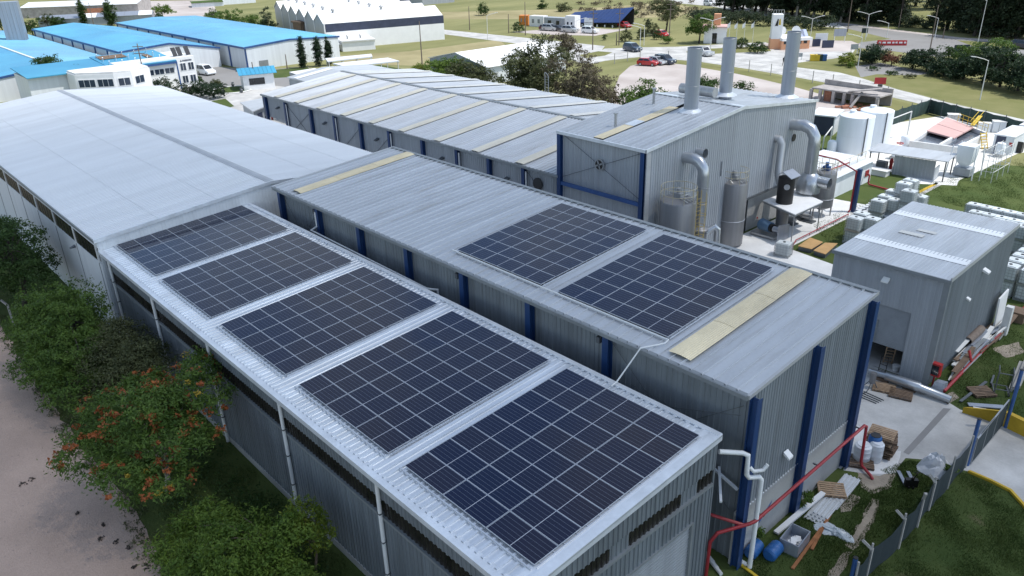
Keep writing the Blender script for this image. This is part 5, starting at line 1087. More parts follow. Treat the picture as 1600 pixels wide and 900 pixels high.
# silver duct on the ground, items by shed door
a, c = G(1356, 588), G(1484, 631); b = MB(); d = (c-a); z_ = Vector((0, 0, .42)); b.tube([a+z_*.9, a+d*.2+z_, a+d*.22+z_, a+d*.62+z_*.95, a+d*.64+z_*.9, c+z_*.6], [.17, .19, .27, .29, .23, .21], 14); solo('loose_duct', b, 'duct', 'long silver wrapped duct lying across the yard by the shed door', 'duct')
for k, f in enumerate((.18, .52)): q = a+d*f; b = MB(); b.box((q.x-.35, q.y-.12, .0), (q.x+.35, q.y+.12, .2)); solo('timber_block', b, 'wood_dark', ('dark timber block under the thin end of the silver duct', 'dark timber block under the thick middle of the silver duct')[k], 'block')
p = G(1361, 606); t = thing('steel_stand', 'small shiny steel stand with thin legs beside the flat pallet', 'stand', (p.x, p.y, 0)); b = MB(); b.cyl((p.x, p.y), .17, .35, 1.0, 14); b.build('vessel', 'steel', t); [MB().beam((p.x+.4*math.cos(k*1.57), p.y+.4*math.sin(k*1.57), 0), (p.x+.1*math.cos(k*1.57), p.y+.1*math.sin(k*1.57), .5), .04).build('leg', 'trim_dark', t) for k in range(4)]
p = G(1357, 621); b = MB(); [b.beam((p.x-.6+.05*k, p.y-.3+k*.22, .04), (p.x+.6+.05*k, p.y-.35+k*.2, .04), .04) for k in range(4)]; b.beam((p.x-.4, p.y-.4, .08), (p.x-.3, p.y+.5, .08), .04); solo('steel_grid', b, 'trim_dark', 'dark loose steel frame lying on the yard left of the flat pallet', 'frame')
p = G(1376, 588); t = thing('hand_truck', 'black two wheeled hand truck standing at the end of the silver duct', 'hand truck', (p.x, p.y, 0)); b = MB(); [b.tube([(p.x+s, p.y, .1), (p.x+s, p.y+.15, 1.25)], .025, 6) for s in (-.2, .2)]; [b.tube([(p.x-.2, p.y+.15*f, 1.25*f), (p.x+.2, p.y+.15*f, 1.25*f)], .02, 6) for f in (.3, .6, .98)]; b.build('frame', 'black', t)
for s in (-.25, .25): b = MB(); b.tube([(p.x+s-.03, p.y+.08, .13), (p.x+s+.03, p.y+.08, .13)], .13, 12); b.build('wheel', 'tyre', t)
b = MB(); b.box((p.x-.25, p.y-.35, .02), (p.x+.25, p.y, .05)); b.build('toe_plate', 'black', t)
p = G(1399, 579); b = MB(); b.lathe((p.x, p.y), [(.17, .03), (.22, .35), (.23, .36)], 14); solo('bucket', b, 'paint_white', 'pale bucket standing at the foot of the step ladder in the doorway', 'bucket')
p = G(1427, 604); b = MB(); [b.beam((p.x-.8, p.y-.3+k*.2, .08), (p.x+.9, p.y-.35+k*.2, .08), .04) for k in range(5)]; [b.beam((p.x-.7+k*.5, p.y-.4, .12), (p.x-.7+k*.5, p.y+.6, .12), .04) for k in range(4)]; solo('lattice', b, 'steel_dull', 'pale grey metal lattice frame lying at the shed corner behind the duct', 'frame')
p = G(1456, 604); t = thing('hose_cabinet', 'red fire hose cabinet on a post at the corner of the grey shed', 'cabinet', (p.x, p.y, 0)); b = MB(); b.box((p.x-.28, p.y-.16, .75), (p.x+.28, p.y+.16, 1.55)); b.build('cabinet_body', 'red', t); b = MB(); b.box((p.x-.2, p.y-.175, .85), (p.x+.2, p.y-.161, 1.45)); b.build('glass_door', 'glass_dark', t); b = MB(); b.cyl((p.x, p.y), .05, 0, .75, 8); b.build('post', 'red_pipe', t)
p = G(1466, 610); b = MB(); b.extr([(p.x-.3, p.y-.3, .05), (p.x+.3, p.y-.2, .05), (p.x+.25, p.y-.05, .55), (p.x-.25, p.y-.15, .55)], (.05, .4, .0)); solo('metal_tray', b, 'stack_grey', 'small bent grey metal tray dropped at the end of the red pole', 'tray')
a, c = G(1474, 615), G(1604, 482); d = c-a; z_ = Vector((0, 0, .32))
b = MB(); b.tube([a+z_*.5, a+d*.62+z_], .10, 10); b.tube([a+d*.80+z_, c+z_], .10, 10); rp = thing('red_pole', 'long red pipe with one white length lying on the grass beside the shed', 'pipe', tuple(a)); b.build('red_length', 'red_pipe', rp); b = MB(); b.tube([a+d*.62+z_, a+d*.80+z_], .098, 10); b.build('white_length', 'pole_white', rp)
b = MB(); q = a+d*.28; b.tube([q+Vector((-.3, .2, .9)), q+Vector((0, 0, .35))], .08, 8); b.build('branch', 'red', rp)
# scrap pile along the shed wall
G0, G1_ = G(1468, 594), G(1588, 486); d = (G1_-G0); un = Vector((d.y, -d.x, 0)).normalized()
for k in range(34):
    f0 = R.uniform(0, .68); ln = R.uniform(1.6, 4.2); q = G0+d*f0+un*R.uniform(-.1, .8); e_ = q+d.normalized()*ln+un*R.uniform(-.25, .25); z0, z1 = R.uniform(.1, .55), R.uniform(.15, .75)
    b = MB(); w_ = R.choice((.06, .1, .16, .25)); b.beam(q+Vector((0, 0, z0)), e_+Vector((0, 0, z1)), w_, R.choice((.04, .08)))
    solo('scrap_beam', b, R.choice(('steel_dull', 'stack_grey', 'pole_white', 'trim_grey', 'wood_dark')), 'loose metal beam in the long scrap pile along the side of the grey shed', 'beam', 'scrap beams along the shed')
b = MB(); q = G(1512, 533, .75); q.z = 0; b.tube([q+Vector((0, 0, .75)), q+d.normalized()*2.2+Vector((0, 0, .8))], .24, 16, cap=False); b.tube([q+Vector((0, 0, .75)), q+d.normalized()*2.2+Vector((0, 0, .8))], .215, 16, cap=False); solo('rusty_pipe', b, 'pole_wood', 'fat open brownish pipe lying on top of the scrap pile', 'pipe')
a = G(1490, 547, .7); a.z = 0; b = MB(); b.beam(a+Vector((0, 0, .65)), a+d.normalized()*2.6+Vector((0, 0, .9)), .55, .06); solo('white_board', b, 'pole_white', 'broad white board on top of the scrap pile', 'board')
p = Vector((50.75, 38.9, 0)); b = MB(); b.extr([(p.x-.1, p.y-.6, 0), (p.x-.1, p.y+.9, 0), (p.x-.2, p.y+.9, 2.5), (p.x-.2, p.y-.6, 2.3)], (.1, 0, 0)); solo('leaning_panel', b, 'paint_white', 'big white panel leaning at the far corner of the grey shed', 'panel')
p = Vector((51.3, 38.3, 0)); b = MB(); b.box((p.x-.2, p.y-.2, 0), (p.x+.2, p.y+.2, 2.0)); solo('steel_post', b, 'pole_white', 'stubby pale square post in front of the leaning white panel', 'post')
p = G(1588, 500); b = MB(); b.box((p.x-.5, p.y-.5, 0), (p.x+.5, p.y+.5, .7)); b.box((p.x-.55, p.y-.55, .702), (p.x+.55, p.y+.55, .74)); solo('rusty_box', b, 'wood_dark', 'dark rusty box beside the stubby pale post', 'box')
for k, (P0, P1, w_, m, lb) in enumerate((((1482, 597), (1497, 570), .10, 'pole_white', 'pale bent strip in the grass left of the red pole'), ((1535, 520), (1552, 508), .16, 'wood', 'pale wooden offcut lying across the grass by the scrap pile'), ((1548, 602), (1552, 590), .1, 'trim_dark', 'short dark strip in the grass beside the trolley'), ((1512, 635), (1568, 640), .35, 'stack_grey', 'broad grey metal sheet lying behind the yellow wall'), ((1520, 640), (1560, 648), .2, 'pole_white', 'pale narrow strip lying in front of the broad grey sheet'), ((1500, 630), (1540, 600), .15, 'trim_dark', 'dark leaning plank left of the old grey pallet'))):
    a, c = G(*P0), G(*P1); b = MB(); b.beam(a+Vector((0, 0, .12)), c+Vector((0, 0, .16)), w_, .05); solo('metal_strip', b, m, lb, 'strip')
p = G(1562, 612); t = thing('tube_trolley', 'dark tubular trolley standing in the grass beyond the yellow wall', 'trolley', (p.x, p.y, 0), .4)
b = MB(); [b.tube([(s, -.5, .1), (s, -.45, 1.5), (s, -.1, 1.7)], .035, 6) for s in (-.35, .35)]; [b.tube([(-.35, y, z), (.35, y, z)], .03, 6) for y, z in ((-.45, 1.4), (-.5, .4), (.5, .15))]; [b.tube([(s, -.5, .15), (s, .5, .15)], .035, 6) for s in (-.35, .35)]; b.build('frame', 'trim_dark', t, local=True)
for s in (-.4, .4):
    for y in (-.4, .4): b = MB(); b.tube([(s-.03, y, .1), (s+.03, y, .1)], .1, 10); b.build('wheel', 'tyre', t, local=True)
p = G(1590, 600); 
for k in range(3):
    a, c = G(1578+k*5, 612+k), G(1592+k*6, 578+k*2); b = MB(); b.beam(a+Vector((0, 0, .1+.15*k)), c+Vector((0, 0, .5+.15*k)), .2, .2); solo('concrete_beam', b, 'post_concrete', ('grey concrete beam lying at the fence corner, outermost from the lens', 'grey concrete beam lying at the fence corner, middle of three', 'grey concrete beam lying at the fence corner, uppermost of three')[k], 'beam', 'concrete beams at the corner')
# yellow retaining wall, kerb, gate, posts, fence
b = MB(); P = [G(1503, 645), G(1562, 664), G(1600, 683), G(1690, 722)]
for a, c in zip(P, P[1:]): b.extr([a+(c-a).normalized()*.003, c, c+Vector((0, 0, .85)), a+(c-a).normalized()*.003+Vector((0, 0, .85 if a is not P[0] else .35))], (.2, .25, 0))
solo('yellow_wall', b, 'yellow_paint', 'low yellow painted retaining wall at the edge of the loading yard', 'wall')
b = MB(); P = [G(1515, 738), G(1548, 752), G(1580, 768), G(1600, 790), G(1640, 850), G(1800, 1120)]
for a, c in zip(P, P[1:]): b.extr([a+(c-a).normalized()*.002, c, c+Vector((0, 0, .14)), a+(c-a).normalized()*.002+Vector((0, 0, .14))], (-.06, -.12, 0))
k_ = b.build('kerb', 'yellow_paint'); k_['kind'] = 'structure'
for q, top, lb in (((1511, 727), 655, 'blue gate post standing on the kerb beside the loading yard'), ((1571, 668), 578, 'blue gate post at the far end of the sliding gate, by the yellow wall'), ((1325, 930), 872, 'stub blue post at the bottom edge where the mesh fence starts')):
    p = G(*q); h = HZ(q[0]+(10 if q[0] > 1400 else 3), top, p); b = MB(); b.cyl((p.x, p.y), .09, 0, h, 14); t = thing('gate_post', lb, 'post', (p.x, p.y, 0), 0, 'blue posts'); b.build('shaft', 'beam_blue', t); b = MB(); b.cyl((p.x, p.y), .095, h, h+.03, 14); b.build('cap', 'black', t)
ga, gb = G(1516, 727), G(1565, 667); gt = thing('sliding_gate', 'dark mesh clad sliding gate swung along the loading yard', 'gate', tuple(ga)); n = 6
for k in range(n):
    q0, q1 = ga.lerp(gb, k/n), ga.lerp(gb, (k+1)/n); b = MB(); b.extr([q0+Vector((0, 0, .12)), q1+Vector((0, 0, .12)), q1+Vector((0, 0, 1.65)), q0+Vector((0, 0, 1.5 if k == 0 else 1.65))], (.02, .02, 0)); b.build('mesh_panel', 'mesh_dark', gt)
b = MB(); b.beam(ga+Vector((0, 0, .1)), gb+Vector((0, 0, .1)), .06); b.beam(ga+Vector((0, 0, 1.55)), gb+Vector((0, 0, 1.68)), .06); [b.beam(ga.lerp(gb, f)+Vector((0, 0, .1)), ga.lerp(gb, f)+Vector((0, 0, 1.65)), .05) for f in (0, .33, .66, 1)]; b.build('frame', 'steel_dull', gt)
fp = [G(1330, 935), G(1352, 905), G(1403, 857), G(1432, 824), G(1450, 798), G(1480, 764), G(1508, 731)]
mf = mesh_fence(fp, 1.65, 'sagging blue green mesh fence across the lawn in the lower right', 'mesh_dark', 2.4, 'post_concrete', .25)
for k, (q, lean) in enumerate((((1403, 857), (-.30, .28)), ((1352, 905), (-.3, .3)), ((1450, 798), (-.2, .25)), ((1432, 824), (.1, .2)))):
    p = G(*q); b = MB(); b.beam(p, p+Vector((0, 0, 1.65)), .11, .11, up=(1, 0, 0)); b.beam(p+Vector((0, 0, 1.6)), p+Vector((lean[0], -lean[1], 2.05)), .10, .10); solo('fence_post', b, 'post_concrete', ('cranked concrete fence post in the middle of the lower right mesh fence', 'cranked concrete fence post nearest the bottom edge', 'cranked concrete fence post by the tarpaulin bundle', 'concrete fence post between the middle post and the tarpaulin')[k], 'post', 'cranked concrete fence posts')
for k in range(3):
    p = G(1103+k*6, 868+k*9); b = MB(); b.tube([(p.x-1.2, p.y+.5, .1+.02*k), (p.x+.5, p.y-.2, .1)], .085, 10); solo('spare_pipe', b, 'pole_white', ('spare white pipe by the shed corner, left of three', 'spare white pipe by the shed corner, middle of three', 'spare white pipe by the shed corner, right of three')[k], 'pipe', 'spare pipes by the corner')
b = MB(); a = Vector((48.6, 7.6, 3.6)); b.beam((49.3, 8.9, 4.35), (50.3, 7.6, 3.9), .1, .1); b.beam((48.0, 8.8, 4.6), (50.4, 8.6, 4.0), .1, .1); solo('link_brace', b, 'flash', 'pale steel brace between the low shed corner and the middle warehouse', 'brace')
for k, (q, s, h) in enumerate((((1253, 798), .55, 1.1), ((1178, 846), .45, .8), ((1160, 850), .3, .8), ((1480, 745), .5, .7))):
    p = G(*q); tree('weed_clump', ('green weed clump at the blue middle column foot', 'weed clump behind the lying blue drums', 'small weed clump at the drain pipe foot', 'weed clump by the fence end and gate')[k], p.x, p.y, [(0, 0, h*.5, s*.6, s*.6, h*.45), (.15, .1, h*.6, s*.4, s*.4, h*.35)], 700, .12, 'leaf_green', 'bark', .02, group='weed clumps', cat='weeds', nl=4, clump=.12)
# ------------------------------------------------------------------ blue roofed complex
def hall(name, label, x0, x1, y0, yr, y1, z0, zr, roofm, trim, sheets=18, wallm='wall_white', bays=0, z2=None):
    z2 = z0 if z2 is None else z2
    t = thing(name, label, 'factory hall', (x1, yr, 0))
    n = sheets; w_ = (x1-x0)/n
    for s, (ya, za, yb, zb) in enumerate(((y0-.3, z0, yr, zr), (yr, zr, y1+.3, z2))):
        L_ = math.hypot(yb-ya, zb-za); me = sheet_mesh('roof_sheet', profile(w_, .8, .05, .3), 0, L_, roofm)
        for k in range(n): inst('roof_sheet', me, t, (x0+k*w_, ya, za), X, slope((zb-za)/(yb-ya)))
    b = MB(); b.extr([(x1, y0, 0), (x1, y1, 0), (x1, y1, z2-.08), (x1, yr, zr-.08), (x1, y0, z0-.08)], (-.2, 0, 0)); b.build('gable_wall', wallm, t)
    b = MB(); b.box((x0, y0, 0), (x1-.21, y0+.15, z0-.1)); b.build('side_wall', wallm, t)
    b = MB(); b.box((x0, y1-.15, 0), (x1-.21, y1, z2-.1)); b.build('side_wall', wallm, t)
    b = MB(); b.extr([(x1+.02, y0-.3, z0+.12), (x1+.02, yr, zr+.12), (x1+.02, y1+.3, z2+.12), (x1+.02, y1+.3, z2-.22), (x1+.02, yr, zr-.22), (x1+.02, y0-.3, z0-.22)], (.12, 0, 0)); b.build('gable_trim', trim, t)
    b = MB(); b.box((x0, y0-.42, z0-.3), (x1+.14, y0-.31, z0+.08)); b.build('gutter', trim, t)
    for k in range(bays):
        x = x1-.3-(x1-x0-1)*k/max(1, bays-1); b = MB(); b.box((x-.18, y0-.2, 0), (x+.18, y0-.01, z0-.32)); b.build('pilaster', trim, t)
    return t
h3 = hall('blue_hall', 'rightmost blue roofed hall with a dark open side doorway and strip of small windows', -166, -89.8, 54.2, 63.7, 75, 4.4, 5.0, 'blue_roof', 'beam_blue', bays=11)
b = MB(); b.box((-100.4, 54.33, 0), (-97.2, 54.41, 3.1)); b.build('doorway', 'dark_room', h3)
for k in range(13):
    x = -107.5+k*1.35; b = MB(); b.box((x, 54.33, 3.35), (x+1.05, 54.41, 3.8)); b.build('window', 'glass_dark', h3)
b = MB(); b.box((-89.85, 56.5, .0), (-89.7, 58.4, 1.6)); b.build('vent_panel', 'trim_grey', h3)
h2 = hall('blue_hall', 'middle blue roofed hall with a pale gable rising behind the white office block', -163, -99.8, 34.0, 43.2, 52.9, 5.0, 5.6, 'blue_roof', 'beam_blue', bays=9, z2=3.7)
h1 = hall('blue_hall', 'leftmost blue roofed hall with a white ridge line beneath the grey tower', -178, -93, 10.0, 20.5, 32.6, 3.7, 4.8, 'blue_roof', 'beam_blue')
b = MB(); b.box((-178, 20.3, 4.82), (-93, 20.7, 4.95)); b.build('ridge_cap', 'wall_white', h1)
# grey tower behind
q0, q1 = G(10, 62, 4.5), G(41, 60, 4.5); zt = HZ(20, 4, q0); tw = thing('grey_tower', 'tall blue grey clad tower standing on the leftmost blue roof', 'tower', (q0.x, q0.y, 0)); d = q1-q0; n_ = Vector((-d.y, d.x, 0))
b = MB(); b.extr([(q0.x, q0.y, 0), (q1.x, q1.y, 0), (q1.x, q1.y, zt), (q0.x, q0.y, zt)], n_*.8); b.build('casing', 'stack_grey', tw)
b = MB(); [b.beam((q0.x+d.x*f, q0.y+d.y*f-.03, 4.5), (q0.x+d.x*f, q0.y+d.y*f-.03, zt), .08, .04) for f in (.2, .4, .6, .8)]; b.build('panel_joint', 'trim_grey', tw)
# office
of = thing('office_block', 'white two storey office block with dark windows and a blue roof carrying rack mounted panels', 'office', (-80.5, 40, 0))
ox, oy0, oy1 = -80.8, 27.2, 40.3
ZT = HZ(297, 87, Vector((ox, oy1-.2, 0)))
b = MB(); b.box((-90, oy0, 0), (ox, oy1, ZT)); b.build('wall', 'paint_white', of)
b = MB(); b.extr([(-90.2, 13.5, 5.5), (-80.2, 13.5, 4.9), (-80.2, 13.5, 5.05), (-90.2, 13.5, 5.65)], (0, 12.4, 0)); b.build('low_roof', 'blue_roof', of)
b = MB(); b.box((-89.6, 13.7, 0), (-81.0, 25.8, 4.85)); b.build('low_wall', 'wall_white', of)
b = MB(); b.extr([(-91, oy0-1.2, ZT+.35), (-80.3, oy0-1.2, ZT-.5), (-80.3, oy0-1.2, ZT-.32), (-91, oy0-1.2, ZT+.53)], (0, 11.0, 0)); b.build('roof', 'blue_roof', of)
b = MB(); b.box((-80.75, oy0-1.2, ZT-.85), (-80.25, oy0+9.8, ZT-.52)); b.build('fascia', 'beam_blue', of)
def win(x, y0, y1, z0, z1, nm=3):
    b = MB(); b.box((x-.02, y0-.08, z0-.08), (x+.05, y1+.08, z1+.08)); f = b.build('window', 'paint_white', of)
    b = MB()
    for k in range(nm): a = y0+(y1-y0)*k/nm; b.box((x+.03, a+.04, z0), (x+.07, a+(y1-y0)/nm-.04, z1))
    b.build('pane', 'glass_blue', f)
for k in range(4): win(ox, 29.6+k*1.75, 29.6+k*1.75+1.6, 2.9, 3.75, 2)
b = MB(); b.box((ox-.1, 37.0, 0), (ox+.08, 37.2, ZT-.6)); b.build('corner_trim', 'beam_blue', of)
for y in (37.6, 39.0):
    for z in (3.05, .9): win(ox, y, y+1.0, z, z+1.2, 2)
b = MB()   # lettering plate: dark emblem and name
y = 37.75
b.box((ox+.03, y, 4.55), (ox+.06, y+.28, 4.66)); b.box((ox+.03, y+.1, 4.62), (ox+.06, y+.2, 4.86))
for k in range(7): b.box((ox+.03, y+.42+k*.24, 4.58), (ox+.06, y+.58+k*.24, 4.82))
b.build('lettering', 'cladding_navy', of)
# projecting white wing
pw = [(-76.2, 19.3), (-72.6, 24.0), (-72.0, 26.6), (-74.2, 30.2), (-80.7, 30.2), (-80.7, 19.3)]
zw = 5.15
b = MB(); b.prism(pw, 0, zw); b.build('wing', 'paint_white', of)
def wseg(a, c, f0, f1, z0, z1, nm):
    a, c = Vector((*a, 0)), Vector((*c, 0)); d = (c-a); u = d.normalized(); n_ = Vector((u.y, -u.x, 0)); q0, q1 = a+d*f0, a+d*f1
    b = MB(); b.extr([q0-u*.1+Vector((0, 0, z0-.1)), q1+u*.1+Vector((0, 0, z0-.1)), q1+u*.1+Vector((0, 0, z1+.1)), q0-u*.1+Vector((0, 0, z1+.1))], n_*.06); f = b.build('window', 'paint_white', of)
    b = MB()
    for k in range(nm):
        p0 = q0.lerp(q1, k/nm)+u*.04; p1 = q0.lerp(q1, (k+1)/nm)-u*.04; b.extr([p0+Vector((0, 0, z0)), p1+Vector((0, 0, z0)), p1+Vector((0, 0, z1)), p0+Vector((0, 0, z1))], n_*.08)
    b.build('pane', 'glass_blue', f)
wseg(pw[0], pw[1], .07, .50, 3.25, 4.35, 3); wseg(pw[0], pw[1], .56, .97, 3.25, 4.35, 3); wseg(pw[1], pw[2], .2, .85, 3.25, 4.35, 2); wseg(pw[2], pw[3], .12, .6, 3.25, 4.35, 2)
b = MB(); b.prism([(x*.985-1.15, y*.97+.75) for x, y in pw], zw+.003, zw+.28); b.build('parapet', 'concrete_white', of)
rk = ['left', 'centre left', 'centre', 'centre right', 'right']
for k in range(5):
    y = oy0-.6+k*2.1; b = MB()
    for j in range(3): x = -89.5+j*3.2; zz = ZT+.48-(x+91)*.08; b.beam((x, y, zz), (x+.9, y, zz+.75), .06); b.beam((x+.9, y, zz), (x+.9, y, zz+.75), .05)
    solo('panel_rack', b, 'alu', 'empty silver panel rack on the blue office roof, %s of five' % rk[k], 'rack', 'empty racks on the office roof')
for y, x, sy, lb in ((26.7, -88.5, 4.4, 'dark brown solar panel row lying at the left end of the blue office roof'), (33.6, -86, 1.0, 'single dark brown panel lying mid way on the blue office roof')):
    zz = ZT+.6-(x+91)*.08; b = MB(); b.extr([(x-1.5, y, zz+.14), (x+1.4, y, zz-.09), (x+1.4, y, zz-.05), (x-1.5, y, zz+.18)], (0, sy, 0)); solo('solar_panel_row', b, 'wood_dark', lb, 'solar panel')
for y, lb in ((37.2, 'left tilted dark panel on the white office parapet'), (38.1, 'middle tilted dark panel on the white office parapet'), (39.5, 'right tilted dark panel on the white office parapet')):
    b = MB(); b.extr([(-82.0, y, ZT+.1), (-82.9, y, ZT+1.5), (-82.96, y, ZT+1.47), (-82.06, y, ZT+.07)], (0, .8, 0)); b.beam((-82.9, y+.4, ZT), (-82.9, y+.4, ZT+1.4), .05); solo('tilted_panel', b, 'glass_dark', lb, 'solar panel', 'tilted panels on the parapet')
# kiosk and open sheds by the street
p = G(404, 137); ki = thing('kiosk', 'small white gate kiosk with a bright blue ribbed roof', 'kiosk', (p.x, p.y, 0), -.32)
b = MB(); b.box((-2.0, -2.6, 0), (2.0, 2.6, 2.6)); b.build('wall', 'paint_white', ki, local=True)
b = MB(); b.box((1.98, -1.6, .9), (2.05, 1.0, 2.0)); o = b.build('window', 'glass_dark', ki, local=True)
for s, (za, zb, xa, xb) in enumerate(((2.65, 3.5, 2.5, 0), (3.5, 2.65, 0, -2.5))):
    for k in range(9):
        b = MB(); y0 = -3.2+k*.71; b.extr([(xa, y0, za), (xb, y0, zb), (xb, y0, zb+.07), (xa, y0, za+.07)], (0, .67, 0)); b.build('roof_strip', 'blue_roof', ki, local=True)
b = MB(); b.extr([(-2, -2.6, 2.602), (2, -2.6, 2.602), (0, -2.6, 3.4)], (0, 5.2, 0)); b.build('gable', 'wall_white', ki, local=True)
p = G(403, 170); gs = thing('grey_booth', 'flat roofed grey booth with navy doors beside the striped warehouse end', 'booth', (p.x, p.y, 0))
c = [G(375, 160, 3.0), G(415, 152, 3.0), G(424, 162, 3.0), G(395, 174, 3.0)]
b = MB(); b.prism([(v.x, v.y) for v in c], 2.85, 3.0); b.build('roof', 'roof_galv', gs)
b = MB(); b.prism([(v.x, v.y) for v in [q.lerp((c[0]+c[2])/2, .15) for q in c]], 0, 2.84); b.build('wall', 'wall_bright', gs)
q0, q1 = c[3].lerp((c[0]+c[2])/2, .15), c[2].lerp((c[0]+c[2])/2, .15); d = q1-q0; n_ = Vector((d.y, -d.x, 0)).normalized()
for f in (.2, .62):
    b = MB(); a = q0+d*f; b.extr([(a.x, a.y, .05), ((a+d*.28).x, (a+d*.28).y, .05), ((a+d*.28).x, (a+d*.28).y, 2.3), (a.x, a.y, 2.3)], n_*.06); b.build('door', 'cladding_navy', gs)
for k, (q, m, lb) in enumerate((((428, 184), 'blue_plastic', 'small blue drum under the open end of the striped warehouse'), ((424, 187), 'red', 'small red drum under the open end of the striped warehouse'), ((431, 187), 'tank_white', 'small white drum under the open end of the striped warehouse'))):
    p = G(*q); drum(p.x, p.y, m, lb, r=.35, h=1.0)
rb = MB(); p = G(364, 141); rb.ring((p.x, p.y, .1), 3.4, .12, 28, 5); solo('round_kerb', rb, 'concrete_white', 'round white kerb of the small roundabout near the kiosk', 'kerb')
b = MB(); b.cyl((p.x, p.y), 3.25, .02, .10, 28); o = b.build('roundabout_lawn', 'lawn'); o['kind'] = 'structure'
for k in range(7):
    a = k*.9; b = MB(); x, y = p.x+3.5*math.cos(a), p.y+3.5*math.sin(a); b.lathe((x, y), [(.2, 0), (.3, .5), (.18, .65), (.25, .8)], 10); solo('planter', b, 'trim_dark', 'small dark planter on the roundabout rim, %s counting round from the striped warehouse side' % ('first', 'second', 'third', 'fourth', 'fifth', 'sixth', 'seventh')[k], 'planter', 'planters round the roundabout')
# ------------------------------------------------------------------ white multi gable hall
O = G(511, 78); E_ = G(695, 61.5); u = (E_-O); Ln = u.length; u.normalize(); v = Vector((-u.y, u.x, 0)); zh = HZ(693, 36, E_); zb = HZ(693, 24, E_)
mg = thing('multi_gable_hall', 'big white hall with a row of grey gables and a dark side band', 'factory hall', tuple(O))
b = MB(); b.extr([O, E_, E_+Vector((0, 0, zh)), O+Vector((0, 0, zh))], v*.25); b.build('side_wall', 'paint_white', mg)
b = MB(); b.extr([O+Vector((0, 0, zh+.002)), E_+Vector((0, 0, zh+.002)), E_+Vector((0, 0, zb)), O+Vector((0, 0, zb))], v*.22-u*0); b.build('dark_band', 'cladding_navy', mg)
sp = 9.0
for k in range(6):
    a = O+v*(sp*k); rd = a+v*(sp*.5); e2 = a+v*sp; zr = zb+1.9; up = Vector((0, 0, 1))
    b = MB(); b.extr([a, e2, e2+up*zb, rd+up*zr, a+up*zb], u*.25); b.build('gable', 'stack_grey', mg)
    for s, (p0, z0, p1, z1) in enumerate(((a, zb, rd, zr), (rd, zr, e2, zb))):
        w_ = Ln/9
        for j in range(9):
            b = MB(); q0 = p0+u*(j*w_-.2); q1 = p1+u*(j*w_-.2); b.extr([q0+up*(z0+.03), q1+up*(z1+.03), q1+up*(z1+.13), q0+up*(z0+.13)], u*(w_-.03)); b.build('roof_sheet', 'paint_white', mg)
    for j in range(2):
        q = rd+u*(Ln*(.12+.4*j)); b = MB(); b.cyl((q.x, q.y), .28, zr, zr+.5, 8); b.lathe((q.x, q.y), [(.5, zr+.5), (.55, zr+.7), (.05, zr+1.1)], 8); b.build('roof_vent', 'steel_dull', mg)
    b = MB(); b.box((a.x-.12, a.y-.12, 0), (a.x+.12, a.y+.12, zb)); b.build('rain_pipe', 'pole_white', mg)
an = thing('white_annex', 'low white flat roofed annex in front of the dark banded white hall', 'annex', tuple(G(535, 82)))
a, c = G(536, 81), G(587, 77); za = HZ(535, 66, a); d = (c-a); n_ = Vector((-d.y, d.x, 0)).normalized()
b = MB(); b.extr([a, c, c+n_*7, a+n_*7], (0, 0, za)); b.build('wall', 'paint_white', an); b = MB(); b.extr([a-n_*.3-d*.02, c-n_*.3+d*.02, c+n_*7.2+d*.02, a+n_*7.2-d*.02], (0, 0, .25)); b.v = [(x, y, z+za+.002) for x, y, z in b.v]; b.build('roof', 'concrete_white', an)
for k in range(2): q = a+d*(.25+.4*k)+n_*3; b = MB(); b.cyl((q.x, q.y), .2, za, za+.9, 8); b.lathe((q.x, q.y), [(.35, za+.9), (.05, za+1.2)], 8); b.build('roof_vent', 'steel_dull', an)
b = MB(); a2 = G(520, 81); b.extr([a2, a-d*.03, a-d*.03+n_*5, a2+n_*5], (0, 0, .2)); b.v = [(x, y, z+za*.72) for x, y, z in b.v]; b.build('lean_to', 'concrete_white', an)
b = MB(); q = G(478, 62); b.box((q.x-2, q.y-2, 0), (q.x+2, q.y+2, 4.2)); b.box((q.x-2.3, q.y-2.3, 4.2), (q.x+2.3, q.y+2.3, 4.6)); solo('brown_hut', b, 'wood_dark', 'dark brown hut between the blue roof and the white gables', 'hut')
def carport(P, h, label, posts=4):
    V = [G(*q, h) for q in P]; t = thing('carport', label, 'carport', (V[0].x, V[0].y, 0)); b = MB(); b.prism([(q.x, q.y) for q in V], h-.18, h); b.build('roof', 'roof_white', t)
    for k in range(posts):
        for s in (0, 1):
            q = V[0].lerp(V[1], k/(posts-1)) if s == 0 else V[3].lerp(V[2], k/(posts-1)); q = q.lerp((V[0]+V[2])/2, .05); b = MB(); b.box((q.x-.06, q.y-.06, 0), (q.x+.06, q.y+.06, h-.18)); b.build('post', 'pole_white', t)
carport(((508, 91), (580, 84), (582, 88), (512, 96)), 2.4, 'long pale carport roof next to the dark cypress trees')
carport(((520, 99), (606, 90), (624, 95), (540, 104)), 2.6, 'wide white carport roof behind the striped warehouse')
